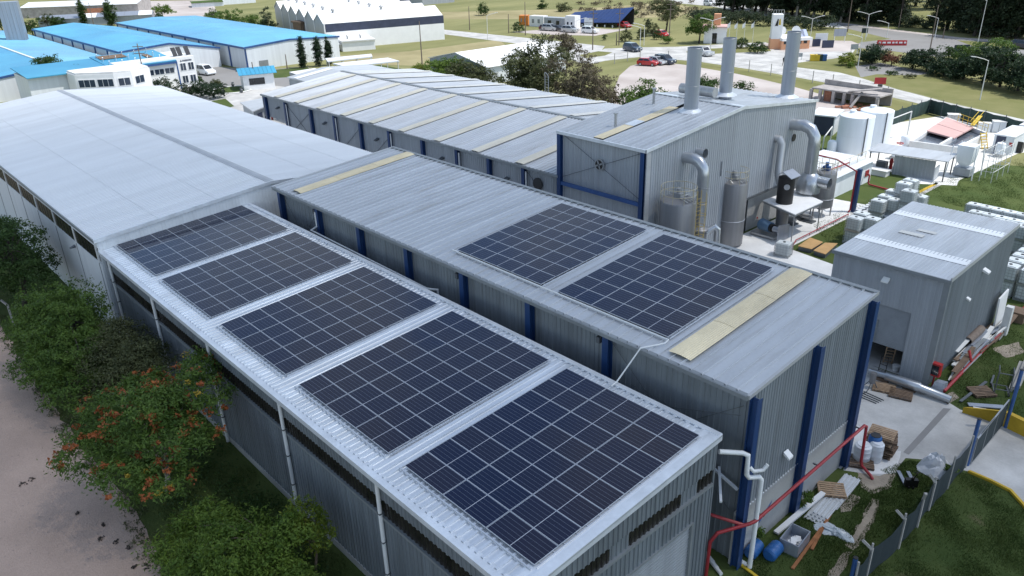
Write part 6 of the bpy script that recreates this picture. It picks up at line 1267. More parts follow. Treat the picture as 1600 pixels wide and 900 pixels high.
# grey gabled shed with white roof
f0 = G(674, 118); ga_ = [G(672, 112), G(760, 128)]
gsd = thing('white_roof_shed', 'grey gabled shed with a brilliant white roof among the bushes', 'shed', tuple(G(760, 128)))
c0, c1 = G(673, 116), G(760, 133); zE = HZ(760, 106, c1); d = (c1-c0); u = d.normalized(); v = Vector((-u.y, u.x, 0)); up = Vector((0, 0, 1)); zR = zE+1.7; mid_ = c0.lerp(c1, .5); Ls = 19
b = MB(); b.extr([c0, c1, c1+up*zE, mid_+up*zR, c0+up*zE], v*.2); b.build('gable', 'stack_grey', gsd)
b = MB(); b.extr([c1+v*.21, c1+v*Ls, c1+v*Ls+up*zE, c1+v*.21+up*zE], -u*.2); b.build('side_wall', 'wall_white', gsd)
for (p0, z0, p1, z1) in ((c0-u*.3, zE, mid_, zR), (mid_, zR, c1+u*.4, zE)):
    for j in range(10): b = MB(); o = v*(j*Ls/10-.2); b.extr([p0+o+up*(z0+.03), p1+o+up*(z1+.03), p1+o+up*(z1+.12), p0+o+up*(z0+.12)], v*(Ls/10-.02)); b.build('roof_sheet', 'paint_white', gsd)
# long pale sheds far left
def longshed(P0, P1, h, dep, label, roofm='roof_white', wallm='wall_white', strips=0, rise=1.2):
    a, c = G(*P0), G(*P1); d = (c-a); u = d.normalized(); v = Vector((-u.y, u.x, 0)); up = Vector((0, 0, 1)); t = thing('long_shed', label, 'shed', tuple(a)); L_ = d.length
    b = MB(); b.extr([a, c, c+up*h, a+up*h], v*.2); b.build('front_wall', wallm, t)
    b = MB(); b.extr([c+v*.21, c+v*dep, c+v*dep+up*h, c+v*dep*.5+up*(h+rise), c+v*.21+up*h], -u*.2); b.build('end_wall', wallm, t)
    n = max(4, int(L_/4))
    for k in range(n):
        o = u*(k*L_/n)
        for (p0, z0, p1, z1) in ((a-v*.4, h, a+v*dep*.5, h+rise), (a+v*dep*.5, h+rise, a+v*dep, h)):
            b = MB(); b.extr([p0+o+up*(z0+.02), p1+o+up*(z1+.02), p1+o+up*(z1+.12), p0+o+up*(z0+.12)], u*(L_/n-.05)); b.build('roof_sheet', 'skylight_white' if strips and k % strips == strips-1 else roofm, t)
    return t
ls = longshed((35, 29), (218, 22), 3.4, 16, 'long white roofed shed with a shaded front, behind the grey tower', wallm='ruin')
a, c = G(130, 26), G(165, 24); b = MB(); b.extr([a+Vector((0, -.3, .3)), c+Vector((0, -.3, .3)), c+Vector((0, -.3, 2.6)), a+Vector((0, -.3, 2.6))], (0, -.1, 0)); b.build('brick_bay', 'brick', ls)
longshed((62, 44), (240, 34), 2.2, 9, 'low grey arched shed with pale skylight strips behind the blue roofs', 'stack_grey', 'stack_grey', 4, .9)
longshed((560, -2), (660, 8), 4, 14, 'far pale blue grey shed at the top edge beyond the white hall', 'roof_white', 'wall_bright')
longshed((300, 12), (350, 9), 1.5, 8, 'small green roofed stall in the far dusty yard', 'leaf_green', 'wall_white', 0, .4)
longshed((345, 8), (400, 4), 3, 10, 'far small white shed at the top left beyond the yard')
# ------------------------------------------------------------------ far blue shed, containers, entrance
a, c = G(874, 40), G(968, 44); z0 = HZ(876, 25, a); z1 = HZ(976, 17, c); d = (c-a); u = d.normalized(); v = Vector((-u.y, u.x, 0)); up = Vector((0, 0, 1))
bh = thing('blue_canopy_hall', 'far hall with a deep blue roof sloping towards the left behind a row of containers', 'hall', tuple(a)); zf0, zf1 = HZ(876, 36, a), HZ(976, 36, c)
for k in range(14):
    p0, p1 = a+d*(k/14), a+d*((k+1)/14)-u*.05; t0, t1 = k/14, (k+1)/14; b = MB(); lo0, lo1 = zf0+(zf1-zf0)*t0, zf0+(zf1-zf0)*t1; hi0, hi1 = z0+(z1-z0)*t0, z0+(z1-z0)*t1
    b.extr([p0+up*lo0, p1+up*lo1, p1+up*hi1+v*9, p0+up*hi0+v*9], up*.15); b.build('roof_sheet', 'blue_deep', bh)
for k in range(8): q = a+d*((k+.1)/8); b = MB(); b.box((q.x-.12, q.y-.12, 0), (q.x+.12, q.y+.12, zf0+.0)); b.build('post', 'wall_white', bh)
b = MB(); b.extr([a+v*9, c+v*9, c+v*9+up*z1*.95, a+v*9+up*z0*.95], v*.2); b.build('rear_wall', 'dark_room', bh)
q = a+d*.42; b = MB(); b.extr([q, q+u*2.6, q+u*2.6+up*2.2, q+up*2.2], v*.2); b.build('bright_panel', 'tank_white', bh)
for k, (P0, P1, m, h, lb) in enumerate((((811, 40), (825, 40), 'orange', 2.6, 'orange shipping container at the left of the far container row'), ((827, 41), (849, 42), 'paint_white', 2.7, 'white shipping container next to the orange one'), ((850, 43), (882, 45), 'wall_bright', 2.6, 'long grey site cabin with dark windows in the container row'), ((883, 46), (898, 47), 'paint_white', 3.4, 'tall white cabin at the right of the container row'))):
    a, c = G(*P0), G(*P1); d = c-a; u = d.normalized(); v = Vector((-u.y, u.x, 0)); t = thing('shipping_container', lb, 'container', tuple(a), 0, 'far container row'); b = MB(); b.extr([a, c, c+v*2.5, a+v*2.5], (0, 0, h)); b.build('body', m, t)
    for f in (.2, .6): b = MB(); q = a+d*f-v*.05; b.extr([q+up*.9, q+d*.15+up*.9, q+d*.15+up*1.9, q+up*1.9], v*.04); b.build('window' if k > 1 else 'door', 'glass_dark' if k > 1 else 'trim_grey', t)
# gatehouse
p = G(1117, 66); gh = thing('gatehouse', 'small white gatehouse with an orange rooftop box', 'gatehouse', (p.x, p.y, 0), .55); h = 3.4
b = MB(); b.box((-2.4, -2.1, 0), (2.4, 2.1, h)); b.build('wall', 'paint_white', gh, local=True); b = MB(); b.box((-2.9, -2.6, h+.002), (2.9, 2.6, h+.2)); b.build('roof', 'pink_cover', gh, local=True); b = MB(); b.box((-.6, .1, h+.202), (.9, 1.5, h+2.6)); b.build('roof_box', 'orange_paint', gh, local=True)
for y in (-1.2, 1.0): b = MB(); b.box((2.38, y, 1.2), (2.45, y+1.0, 2.3)); b.build('window', 'glass_dark', gh, local=True)
b = MB(); b.box((-.6, -2.16, 0), (.4, -2.09, 2.2)); b.build('door', 'glass_dark', gh, local=True)
# entrance tower
p = G(1209, 77); q = G(1200, 76); et = thing('entrance_tower', 'white entrance tower with a yellow green emblem over an orange plinth', 'tower', (p.x, p.y, 0)); a, c = G(1203, 77), G(1219, 77); d = c-a; u = d.normalized(); v = Vector((-u.y, u.x, 0)); zT = HZ(1205, 23, a); zO = HZ(1204, 61, a)
b = MB(); b.extr([a+up*(zO+.002), c+up*(zO+.002), c+up*zT, a+up*zT], v*2.6); b.build('shaft', 'paint_white', et)
b = MB(); b.extr([a-u*.1, c+u*.1, c+u*.1+up*zO, a-u*.1+up*zO], v*2.7-u*0); b.build('plinth', 'orange_paint', et)
b = MB(); m_ = a.lerp(c, .5)-v*.06; b.extr([m_-u*.55+up*(zT-2.2), m_+u*.05+up*(zT-2.2), m_+u*.1+up*(zT-.9), m_-u*.1+up*(zT-.8)], v*.04); b.build('emblem', 'black', et); b = MB(); b.extr([m_+u*.18+up*(zT-2.0), m_+u*.6+up*(zT-2.0), m_+u*.45+up*(zT-.7), m_+u*.22+up*(zT-1.1)], v*.04); b.build('emblem_flash', 'yellow', et)
b = MB()
for k in range(5): b.tube([a.lerp(c, k/4)+v*.3+up*zT, a.lerp(c, k/4)+v*.3+up*(zT+.9)], .03, 4)
b.tube([a+v*.3+up*(zT+.9), c+v*.3+up*(zT+.9)], .03, 4); b.build('guard_rail', 'pole_white', et)
a, c = G(1220, 78), G(1264, 76); d = c-a; u = d.normalized(); v = Vector((-u.y, u.x, 0)); zR = HZ(1222, 61, a)
eb = thing('entrance_building', 'orange and white single storey entrance building with rooftop dishes', 'building', tuple(a)); b = MB(); b.extr([a, c, c+up*zR*.8, a+up*zR*.8], v*6); b.build('wall', 'orange_paint', eb); b = MB(); b.extr([a-v*.3, c+u*.4-v*.3, c+u*.4+v*6.2, a+v*6.2], (0, 0, .55)); b.v = [(x, y, z+zR*.8+.002) for x, y, z in b.v]; b.build('parapet', 'paint_white', eb)
for f, w_ in ((.08, .12), (.5, .2), (.78, .12)): b = MB(); q = a+d*f-v*.06; b.extr([q+up*1.1, q+d*w_+up*1.1, q+d*w_+up*2.1, q+up*2.1], v*.04); b.build('window', 'glass_dark', eb)
for k, f in enumerate((.12, .62)):
    q = a+d*f+v*2; zz = zR+.3; t = thing('satellite_dish', ('white satellite dish on the entrance building beside its tower', 'white satellite dish on the entrance building by the solar heaters')[k], 'dish', (q.x, q.y, zz), 0, 'rooftop dishes'); b = MB(); b.tube([q+up*(zz), q+up*(zz+.8)], .06, 6); b.build('mast', 'steel_dull', t); b = MB(); dn = (CAM-q).normalized(); b.tube([q+up*(zz+1.1)+dn*.3, q+up*(zz+1.1)+dn*.1, q+up*(zz+1.1)], [.85, .6, .1], 14); b.build('reflector', 'paint_white', t)
for f, lb in ((.74, 'left'), (.85, 'right')):
    q = a+d*f+v*1.5; b = MB(); b.extr([q+up*(zR+.1), q+u*1.2+up*(zR+.1), q+u*1.2+v*1.4+up*(zR+1.3), q+v*1.4+up*(zR+1.3)], up*.08); b.beam(q+v*1.3+up*(zR-.1), q+v*1.3+up*(zR+1.2), .06); solo('solar_heater', b, 'blue_plastic', 'blue solar heater panel on the entrance building roof, %s one' % lb, 'solar panel')
def board(P, top, wpx, m, name, label, cat, legs=True, th=.15):
    p = G(*P); r = (p-CAM).length; w_ = wpx*r/FPX; h = HZ(P[0], top, p); t = thing(name, label, cat, (p.x, p.y, 0)); rr = AR.copy(); rr.z = 0; rr.normalize(); n_ = Vector((-rr.y, rr.x, 0)); lo = h*.45 if legs else .05
    a = p-rr*w_/2; b = MB(); b.extr([a+up*lo, a+rr*w_+up*lo, a+rr*w_+up*h, a+up*h], n_*th); b.build('board', m, t)
    if legs:
        for s in (.08, .92): q = a+rr*w_*s; b = MB(); b.box((q.x-.06, q.y-.06, 0), (q.x+.06, q.y+.06, lo)); b.build('post', 'pole_white', t)
board((1282, 72), 52, 17, 'roof_white', 'sign_board', 'pale blank sign board behind the dark gate panels', 'sign')
board((1275, 73), 61, 11, 'cladding_navy', 'metal_screen', 'dark navy gate panel left of the entrance barrier', 'gate panel', False); board((1293, 75), 63, 16, 'cladding_navy', 'metal_screen', 'wider dark navy gate panel right of its twin at the entrance', 'gate panel', False)
board((1311, 66), 45, 17, 'stack_grey', 'sign_board', 'grey overhead sign board by the entrance trees', 'sign'); board((1350, 58), 44, 8, 'mesh_dark', 'sign_board', 'upright dark green sign board on the grass island', 'sign')
board((1334, 84), 69, 10, 'stack_grey', 'sign_board', 'blue grey sign board in front of the yew bushes', 'sign'); board((1247, 94), 83, 11, 'stack_grey', 'sign_board', 'grey board standing by the road left of the yellow bins', 'sign'); board((1502, 82), 70, 20, 'mesh_dark', 'bus_shelter', 'grey green shelter panel behind the large hedge', 'shelter', False)
for k in range(5):
    p = G(1377+k*7.6-(3 if k > 2 else 0)+(6 if k > 2 else 0), 71); t = thing('road_barrier', 'red plastic road barrier on the public road, %s from the left in its row' % ('first', 'second', 'third', 'fourth', 'fifth')[k], 'barrier', (p.x, p.y, 0), .6, 'red barriers on the public road'); b = MB(); b.extr([(-.9, -.3, 0), (-.9, .3, 0), (-.9, .12, 1.05), (-.9, -.12, 1.05)], (1.6, 0, 0)); b.build('body', 'red', t, local=True); b = MB(); b.box((-.6, -.33, .45), (-.2, -.18, .75)); b.box((.1, -.33, .45), (.5, -.18, .75)); b.build('white_stripe', 'paint_white', t, local=True)
for k in range(3):
    p = G(1371+k*4.2, 131); t = thing('road_barrier', ('left red barrier of three on the inner road', 'middle red barrier of three on the inner road', 'right red barrier of three on the inner road')[k], 'barrier', (p.x, p.y, 0), .6, 'red barriers on the inner road'); b = MB(); b.extr([(-.5, -.25, 0), (-.5, .25, 0), (-.5, .1, 1.0), (-.5, -.1, 1.0)], (.9, 0, 0)); b.build('body', 'red', t, local=True)
p = G(1374, 141); b = MB(); b.cyl((p.x, p.y), .35, 0, .9, 10); solo('dark_bin', b, 'black', 'small dark bin on the inner road in front of the red barriers', 'bin')
for x, m, lb in ((1269, 'yellow', 'yellow recycling bin at the left of the row'), (1276, 'yellow', 'yellow recycling bin second in the row'), (1280.5, 'mesh_green', 'dark green recycling bin between the yellow and blue ones'), (1287, 'blue_plastic', 'bright blue recycling bin at the right of the row')):
    p = G(x, 95); t = thing('recycling_bin', lb, 'bin', (p.x, p.y, 0), .6, 'recycling bins'); b = MB(); b.prism([(.45, .45), (-.45, .45), (-.45, -.45), (.45, -.45)], .05, 1.05); b.build('body', m, t, local=True); b = MB(); b.box((-.5, -.5, 1.052), (.5, .5, 1.15)); b.build('lid', m, t, local=True)
# ------------------------------------------------------------------ poles and lamps
def pole(x, yb, yt, m, name, label, cat, r=.09, arms=0, xt=None, group=None, z0=0):
    p = G(x, yb, z0); h = HZ(xt if xt is not None else x, yt, p); t = thing(name, label, cat, (p.x, p.y, z0), 0, group); b = MB(); b.tube([p, p+up*(h-z0)], [r, r*.6], 8); b.build('shaft', m, t)
    rr = AR.copy(); rr.z = 0; rr.normalize()
    if arms:
        b = MB(); 
        for s in ((1,), (-1,), (1, -1))[{1: 0, -1: 1, 2: 2}[arms]]:
            L_ = 1.9; b.tube([p+up*(h-z0-.1), p+up*(h-z0+.15)+rr*s*.6, p+up*(h-z0+.5)+rr*s*L_], .05, 6)
        b.build('arm', m, t); 
        for s in ((1,), (-1,), (1, -1))[{1: 0, -1: 1, 2: 2}[arms]]:
            q = p+up*(h-z0+.5)+rr*s*1.9; b = MB(); b.beam(q, q+rr*s*.7+up*.08, .25, .10); b.build('lamp_head', 'pole_white', t)
    return t, p, h
up = Vector((0, 0, 1))
for a in ((1531, 156, 94, -1, 'street lamp on the grass slope in front of the large hedge'), (1385, 60, 36, -1, 'street lamp with a bent arm beside the wide public road'), (1352, 62, 22, 2, 'double armed street lamp behind the green sign board'), (1340, 107, 58, -1, 'street lamp at the planting bed beside the yew bushes'), (1110, 76, 32, 2, 'double armed street lamp in front of the gatehouse'), (1266, 60, 29, 2, 'double armed street lamp behind the entrance building'), (1000, 73, 43, -1, 'bent street lamp at the bend of the site road'), (1006, 71, 40, -1, 'straight street lamp just behind the bent one at the road bend'), (900, 52, 32, 1, 'street lamp beside the far container row'), (1528, 66, 0, -1, 'tall street lamp beyond the large hedge'), (1460, 62, 28, -1, 'slim street lamp at the far roadside before the forest'), (762, 62, 24, 1, 'white street lamp by the road right of the white hall'), (424, 132, 122, -1, 'small street lamp beside the blue roofed kiosk')):
    pole(a[0], a[1], a[2], 'pole_white', 'street_lamp', a[4], 'street lamp', .08, a[3], group='street lamps')
for a in ((1045, 67, 3, 'wooden utility pole left of the round tree by the gatehouse'), (967, 71, 9, 'wooden utility pole right of the deep blue hall'), (926, 78, 17, 'wooden utility pole in front of the deep blue hall'), (821, 55, 3, 'wooden utility pole in front of the orange container'), (660, 104, 33, 'wooden utility pole on the dry grass beside the white hall'), (1452, 83, 8, 'leaning wooden utility pole at the yew hedge'), (734, 47, 10, 'thin pole on the field beyond the white hall'), (795, 52, 22, 'short thin pole at the field road'), (400, 138, 97, 'old wooden pole right beside the kiosk'), (449, 108, 85, 'grey wooden pole near the cypress trees'), (1324, 50, 0, 'wooden utility pole in front of the forest, left of the double lamp'), (1404, 44, 14, 'thin wooden pole at the forest edge'), (148, 45, 4, 'wooden pole between the two poplars'), (232, 150, 68, 'wooden utility pole rising in front of the white office'), (963, 71, 52, 'thin pole left of the grey pole at the olive bush'), (1473, 60, 40, 'short pole near the far roadside shelter')):
    t, p, h = pole(a[0], a[1], a[2], 'pole_wood', 'utility_pole', a[3], 'utility pole', .13, 0, xt=a[0]+(4 if a[0] > 1400 else 0), group='utility poles')
    if a[0] in (926, 967, 1045, 232):
        rr = AR.copy(); rr.z = 0; rr.normalize()
        for dz in (.5, 1.6): b = MB(); b.beam(p+up*(h-dz)-rr*.9, p+up*(h-dz)+rr*.9, .12, .12); b.build('cross_arm', 'pole_wood', t)
for x, yb, yt, lb in ((1138, 72, 33, 'flag pole nearest the gatehouse'), (1149, 74, 34, 'second flag pole from the gatehouse'), (1161, 75, 33, 'third flag pole from the gatehouse'), (1175, 72, 33, 'flag pole nearest the round bush')):
    t, p, h = pole(x, yb, yt, 'pole_white', 'flag_pole', lb+', with a limp pale flag', 'flag pole', .05, 0, group='flag poles'); b = MB(); rr = AR*1; rr.z = 0; rr.normalize(); b.face([p+up*(h-.2), p+up*(h-1.2), p+up*(h-1.5)-rr*.55, p+up*(h-.7)-rr*.6]); b.build('flag', 'paint_white', t)
# post and wire fence along the parking verge
wf = thing('wire_fence', 'thin post and wire fence along the grass verge of the parking lot', 'fence', tuple(G(1000, 95)))
P = [G(*q) for q in ((960, 100), (1000, 92), (1090, 99.5), (1170, 112), (1240, 124), (1300, 136), (1385, 156), (1440, 170))]; mw = MB()
for a, c in zip(P, P[1:]):
    n = max(1, round((c-a).length/5))
    for k in range(n):
        q0, q1 = a.lerp(c, k/n), a.lerp(c, (k+1)/n); b = MB(); b.box((q0.x-.05, q0.y-.05, 0), (q0.x+.05, q0.y+.05, 2.0)); b.build('post', 'post_concrete', wf)
        for z in (.6, 1.2, 1.8): mw.tube([q0+up*z, q1+up*z], .012, 3, cap=False)
mw.build('wire', 'cage', wf)
# ------------------------------------------------------------------ vehicles
def car_proto(kind):
    """side outline (x forward, z up); two lofted solids: lower body and glazed cabin"""
    S = dict(hatch=(3.9, 1.7, [(-1.95, .45), (-1.93, .85), (-1.2, .95), (1.0, .92), (1.85, .75), (1.95, .45)], [(-1.85, .9), (-1.45, 1.42), (.15, 1.46), (.95, .92)]),
             suv=(4.4, 1.85, [(-2.2, .5), (-2.18, 1.0), (-1.2, 1.08), (1.1, 1.05), (2.1, .9), (2.2, .5)], [(-2.1, 1.03), (-1.85, 1.68), (.3, 1.72), (1.15, 1.05)]),
             van=(4.3, 1.8, [(-2.15, .45), (-2.15, 1.0), (-1.2, 1.1), (1.2, 1.08), (2.05, .85), (2.15, .45)], [(-2.13, 1.05), (-2.08, 1.85), (.2, 1.88), (1.25, 1.08)]),
             pickup=(5.2, 1.85, [(-2.6, .5), (-2.6, 1.05), (-1.2, 1.05), (1.2, 1.05), (2.5, .95), (2.6, .5)], [(-.75, 1.05), (-.6, 1.72), (.55, 1.74), (1.3, 1.05)]))[kind]
    L_, W_, lo, cabp = S; hw = W_/2
    bod = MB(); n = len(lo); bot = [(x, .28) for x, z in (lo[0], lo[-1])]; prof = [(lo[0][0]+.1, .26)]+lo+[(lo[-1][0]-.1, .26)]
    rings = []
    for y, s in ((-hw, .97), (-hw*.96, 1.0), (hw*.96, 1.0), (hw, .97)):
        rings.append(bod.pts([(x*s, y, .26+(z-.26)*(s if z > .5 else 1)) for x, z in prof]))
    m = len(prof)
    for i, j in zip(rings, rings[1:]):
        for k in range(m): bod.f.append((i+k, i+(k+1) % m, j+(k+1) % m, j+k))
    bod.f.append(tuple(rings[0]+k for k in range(m))); bod.f.append(tuple(rings[-1]+k for k in range(m))[::-1])
    def cabin(g, inset):
        mb = MB(); a, b_, c, d = g; ww = hw*.97-inset; wt = hw*.80-inset; mb.pts([(a[0], -ww, a[1]), (b_[0], -wt, b_[1]), (c[0], -wt, c[1]), (d[0], -ww, d[1]), (a[0], ww, a[1]), (b_[0], wt, b_[1]), (c[0], wt, c[1]), (d[0], ww, d[1])]); mb.f += [(0, 1, 2, 3), (7, 6, 5, 4), (0, 4, 5, 1), (1, 5, 6, 2), (2, 6, 7, 3), (3, 7, 4, 0)]; return mb
    cab = cabin(cabp, 0)
    gl = MB(); a, b_, c, d = cabp
    def quadpt(f, t, y): # along profile side
        pass
    ww, wt = hw*.97, hw*.80
    def side(x0, x1, s):
        def P(x, fz):
            lo_ = a[1]+.06+(d[1]-a[1])*(x-a[0])/(d[0]-a[0]); hi = b_[1]-.09; z = lo_+(hi-lo_)*fz
            t = (z-a[1])/(b_[1]-a[1]); y = (ww+(wt-ww)*t+.012)*s
            xa = a[0]+(b_[0]-a[0])*t+.1; xd = d[0]+(c[0]-d[0])*t-.12; return (max(xa, min(x, xd)), y, z)
        gl.face([P(x0, 0), P(x1, 0), P(x1, 1), P(x0, 1)])
    md = (b_[0]+c[0])/2
    for s in (-1, 1):
        side(md+.05, d[0], s)
        if kind != 'pickup': side(a[0] if kind != 'van' else md-.8, md-.05, s)
    def cap(p, q, off):
        yb, yt = ww-.12, wt-.08; i0 = lerp2((p[0], 0, p[1]), (q[0], 0, q[1]), .1); i1 = lerp2((p[0], 0, p[1]), (q[0], 0, q[1]), .9); gl.face([(i0.x+off, -yb, i0.z+.012), (i0.x+off, yb, i0.z+.012), (i1.x+off, yt, i1.z+.012), (i1.x+off, -yt, i1.z+.012)])
    cap(d, c, .012); cap(a, b_, -.012)
    wh_ = []
    for x in (-L_*.31, L_*.31):
        for s in (-1, 1):
            t = MB(); t.tube([(x, s*(hw-.2), .31), (x, s*(hw+.01), .31)], .31, 14); r_ = MB(); r_.tube([(x, s*(hw+.011), .31), (x, s*(hw+.02), .31)], .19, 10); wh_.append((t, r_))
    hl = []
    for s in (-1, 1): q = MB(); q.box((L_/2-.16, s*(hw-.42)-.17, .62), (L_/2-.03, s*(hw-.42)+.17, .76)); hl.append(q)
    tl = []
    for s in (-1, 1): q = MB(); q.box((-L_/2-.01, s*(hw-.2)-.12, .72), (-L_/2+.1, s*(hw-.2)+.12, .92)); tl.append(q)
    bed = None
    if kind == 'pickup': bed = MB(); bed.box((-2.5, -.75, 1.052), (-.8, .75, 1.06))
    return bod, cab, gl, wh_, hl, tl, bed
CARS = {}
def car(kind, m, x, y, rz, label, group='cars'):
    key = (kind, m)
    t = thing('parked_car' if kind != 'van' else 'van', label, 'car' if kind in ('hatch', 'suv') else kind, (x, y, .01), rz, group)
    if key not in CARS:
        bod, cab, gl, wh_, hl, tl, bed = car_proto(kind)
        L_ = [('body', bod.mesh('body', m, smooth=True)), ('cabin', cab.mesh('cabin', m)), ('window', gl.mesh('window', 'glass_dark'))]+[('headlight', q.mesh('headlight', 'lamp_lens')) for q in hl]+[('tail_light', q.mesh('tail_light', 'tail_red')) for q in tl]
        if bed: L_.append(('load_bed', bed.mesh('load_bed', 'black')))
        CARS[key] = (L_, [(a.mesh('wheel', 'tyre'), b.mesh('rim', 'rim')) for a, b in wh_])
    L_, W_ = CARS[key]
    for nm, me in L_: o = bpy.data.objects.new(nm, me); col.objects.link(o); o.parent = t
    for a, b in W_:
        o = bpy.data.objects.new('wheel', a); col.objects.link(o); o.parent = t; q = bpy.data.objects.new('rim', b); col.objects.link(q); q.parent = o
    return t
for kind, m, x, y, hx, hy, lb, gr in (('hatch', 'car_red', 1012, 102.5, 1020, 103, 'bright red hatchback parked at the left of three cars in the gravel lot', 'cars in the gravel lot'), ('hatch', 'car_silver', 1027, 100.5, 1034, 101.5, 'silver hatchback parked between the red and the dark blue car', 'cars in the gravel lot'), ('suv', 'car_blue', 1038.5, 99.5, 1046, 100.5, 'dark blue car parked at the right of three cars in the gravel lot', 'cars in the gravel lot'),
                                       ('suv', 'car_blue', 988, 80, 996, 81.3, 'dark blue van like car driving on the site road', 'moving cars'), ('pickup', 'car_silver', 1098, 86.5, 1106, 88, 'silver pickup on the site road partly behind the left chimney', 'moving cars'), ('van', 'car_white', 323, 116.5, 332, 118, 'white delivery van parked beside the office block', 'vans'),
                                       ('hatch', 'car_maroon', 854, 47.5, 862, 48, 'maroon car parked by the far containers', 'cars by the far containers'), ('suv', 'car_silver', 860, 48, 868, 48.5, 'silver car parked next to the maroon one by the far containers', 'cars by the far containers'), ('hatch', 'car_dark', 872, 48.5, 880, 49, 'black car parked third by the far containers', 'cars by the far containers'), ('suv', 'car_silver', 891, 50.5, 899, 51, 'silver car parked in front of the tall white cabin', 'cars by the far containers'), ('suv', 'car_white', 922, 52, 930, 52.5, 'white car parked in front of the deep blue hall', 'cars by the far containers'),
                                       ('hatch', 'car_red', 976, 43, 984, 44, 'red car under the right end of the deep blue hall', 'cars by the far containers'), ('suv', 'car_white', 1108, 8.5, 1116, 9.5, 'white car on the distant hill road at the top', 'moving cars'), ('suv', 'car_dark', 1598, 76, 1606, 77, 'dark car at the right edge on the public road', 'moving cars'), ('hatch', 'car_red', 1034, 57, 1041, 58, 'red car half hidden behind the round bush near the bend', 'cars in the grass')):
    p = G(x, y); car(kind, m, p.x, p.y, heading(x, y, hx, hy), lb, gr)
# pedestrian by the road
p = G(1224, 103); pe = thing('person', 'person in dark clothing walking on the site road beside the right chimney', 'person', (p.x, p.y, 0))
def skin_person(root, z=1.72):
    me = bpy.data.meshes.new('body'); V = [(0, 0, .92), (0, 0, 1.15), (0, 0, 1.40), (0, .01, 1.50), (0, .02, 1.62), (0, .02, 1.72), (.20, 0, 1.40), (.27, -.04, 1.14), (.26, .10, .90), (-.20, 0, 1.40), (-.27, .05, 1.14), (-.26, .12, .92), (.10, 0, .88), (.11, .14, .50), (.11, .10, .07), (.11, .24, .04), (-.10, 0, .88), (-.11, -.06, .50), (-.11, -.26, .10), (-.11, -.14, .04)]
    Ee = [(0, 1), (1, 2), (2, 3), (3, 4), (4, 5), (2, 6), (6, 7), (7, 8), (2, 9), (9, 10), (10, 11), (0, 12), (12, 13), (13, 14), (14, 15), (0, 16), (16, 17), (17, 18), (18, 19)]
    rad = [.14, .14, .15, .055, .095, .07, .06, .045, .035, .06, .045, .035, .09, .065, .045, .04, .09, .065, .045, .04]
    me.from_pydata(V, Ee, []); o = bpy.data.objects.new('body', me); col.objects.link(o); o.parent = root
    sk = o.modifiers.new('skin', 'SKIN'); lay = me.skin_vertices[0] if me.skin_vertices else None
    if lay is None:
        bm = bmesh.new(); bm.from_mesh(me); bm.verts.layers.skin.verify(); bm.to_mesh(me); bm.free(); lay = me.skin_vertices[0]
    for i, r_ in enumerate(rad): lay.data[i].radius = (r_, r_)
    lay.data[0].use_root = True; o.modifiers.new('sub', 'SUBSURF').levels = 1; me.materials.append(MT['black_plastic'])
skin_person(pe)
# ------------------------------------------------------------------ trees
def T(x, yb, ytop, wpx, name, label, lm, n, size, bm='bark', z0f=.22, group=None, nb=8, **k):
    p = G(x, yb); h = HZ(x, ytop, p); w_ = wpx*(p-CAM).length/FPX
    if 'round_bush' in name: return tree(name, label, p.x, p.y, [(0, 0, h*.38, w_*.46, w_*.46, h*.6), (w_*.05, 0, h*.22, w_*.46, w_*.46, h*.3)], int(n*1.5), size*.9, lm, bm, max(.05, w_*.02), h*.5, group, nl=4, clump=size*.9, per=18, fill=.72, cat='bush')
    if z0f <= .06: z0f = -.18
    return tree(name, label, p.x, p.y, rblobs(w_, h, h*z0f, nb), n, size, lm, bm, max(.06, w_*.028), h*.72, group, **k)
# left foreground
def big(k, bl, kz=None): return [(x*k, y*k, z*(kz or k), a*k, b_*k, c_*(kz or k)) for x, y, z, a, b_, c_ in bl]
tree('dense_tree', 'very dark dense tree against the white warehouse wall at the left edge', 0.8, -6.5, big(1.25, [(0, 0, 3.0, 2.8, 2.3, 2.4), (-2.4, -.6, 3.4, 2.6, 2.1, 2.2), (2.0, .3, 2.2, 1.9, 1.6, 1.6), (-4.6, -.6, 3.2, 2.3, 2.0, 2.0), (.6, .2, 4.9, 1.8, 1.6, 1.4), (-6.4, -.9, 2.8, 2.4, 2, 1.9), (-2.5, -1.8, 1.6, 2.5, 1.6, 1.3)], 1.15), 30000, .20, 'leaf_dark', 'bark_dark', .2, group='trees along the dirt track', clump=.42, per=46)
tree('leafy_bush', 'big rounded green tree left of the rust flowered tree', 14.2, -6.5, big(1.22, [(0, 0, 2.6, 2.8, 2.2, 2.0), (-2.2, -.4, 2.8, 2.2, 1.8, 1.8), (1.8, -.6, 2.3, 2.1, 1.8, 1.7), (-.6, .6, 4.0, 2.0, 1.7, 1.2), (3.6, -1.0, 1.6, 1.6, 1.4, 1.2), (-3.3, -.8, 1.7, 1.6, 1.4, 1.2), (0, -1.5, 1.4, 2.3, 1.4, 1.1), (2.0, .6, 2.8, 1.3, 1.2, 1.0)], 1.1), 34000, .17, 'leaf_green', 'bark_dark', .16, group='trees along the dirt track', clump=.36, per=46)
tree('twiggy_bush', 'olive grey twiggy bush between the big green tree and the rust flowered tree', 19.6, -5.3, big(1.15, [(0, 0, 2.3, 2.4, 1.9, 1.7), (-1.6, .6, 2.9, 1.7, 1.4, 1.3), (1.7, .6, 2.9, 1.8, 1.4, 1.3), (0, -1.2, 1.2, 2.0, 1.2, .9), (.8, 1.0, 3.1, 1.1, 1.0, .8)], 1.05), 25000, .14, 'leaf_olive', 'bark_dark', .12, group='trees along the dirt track', clump=.40, per=34)
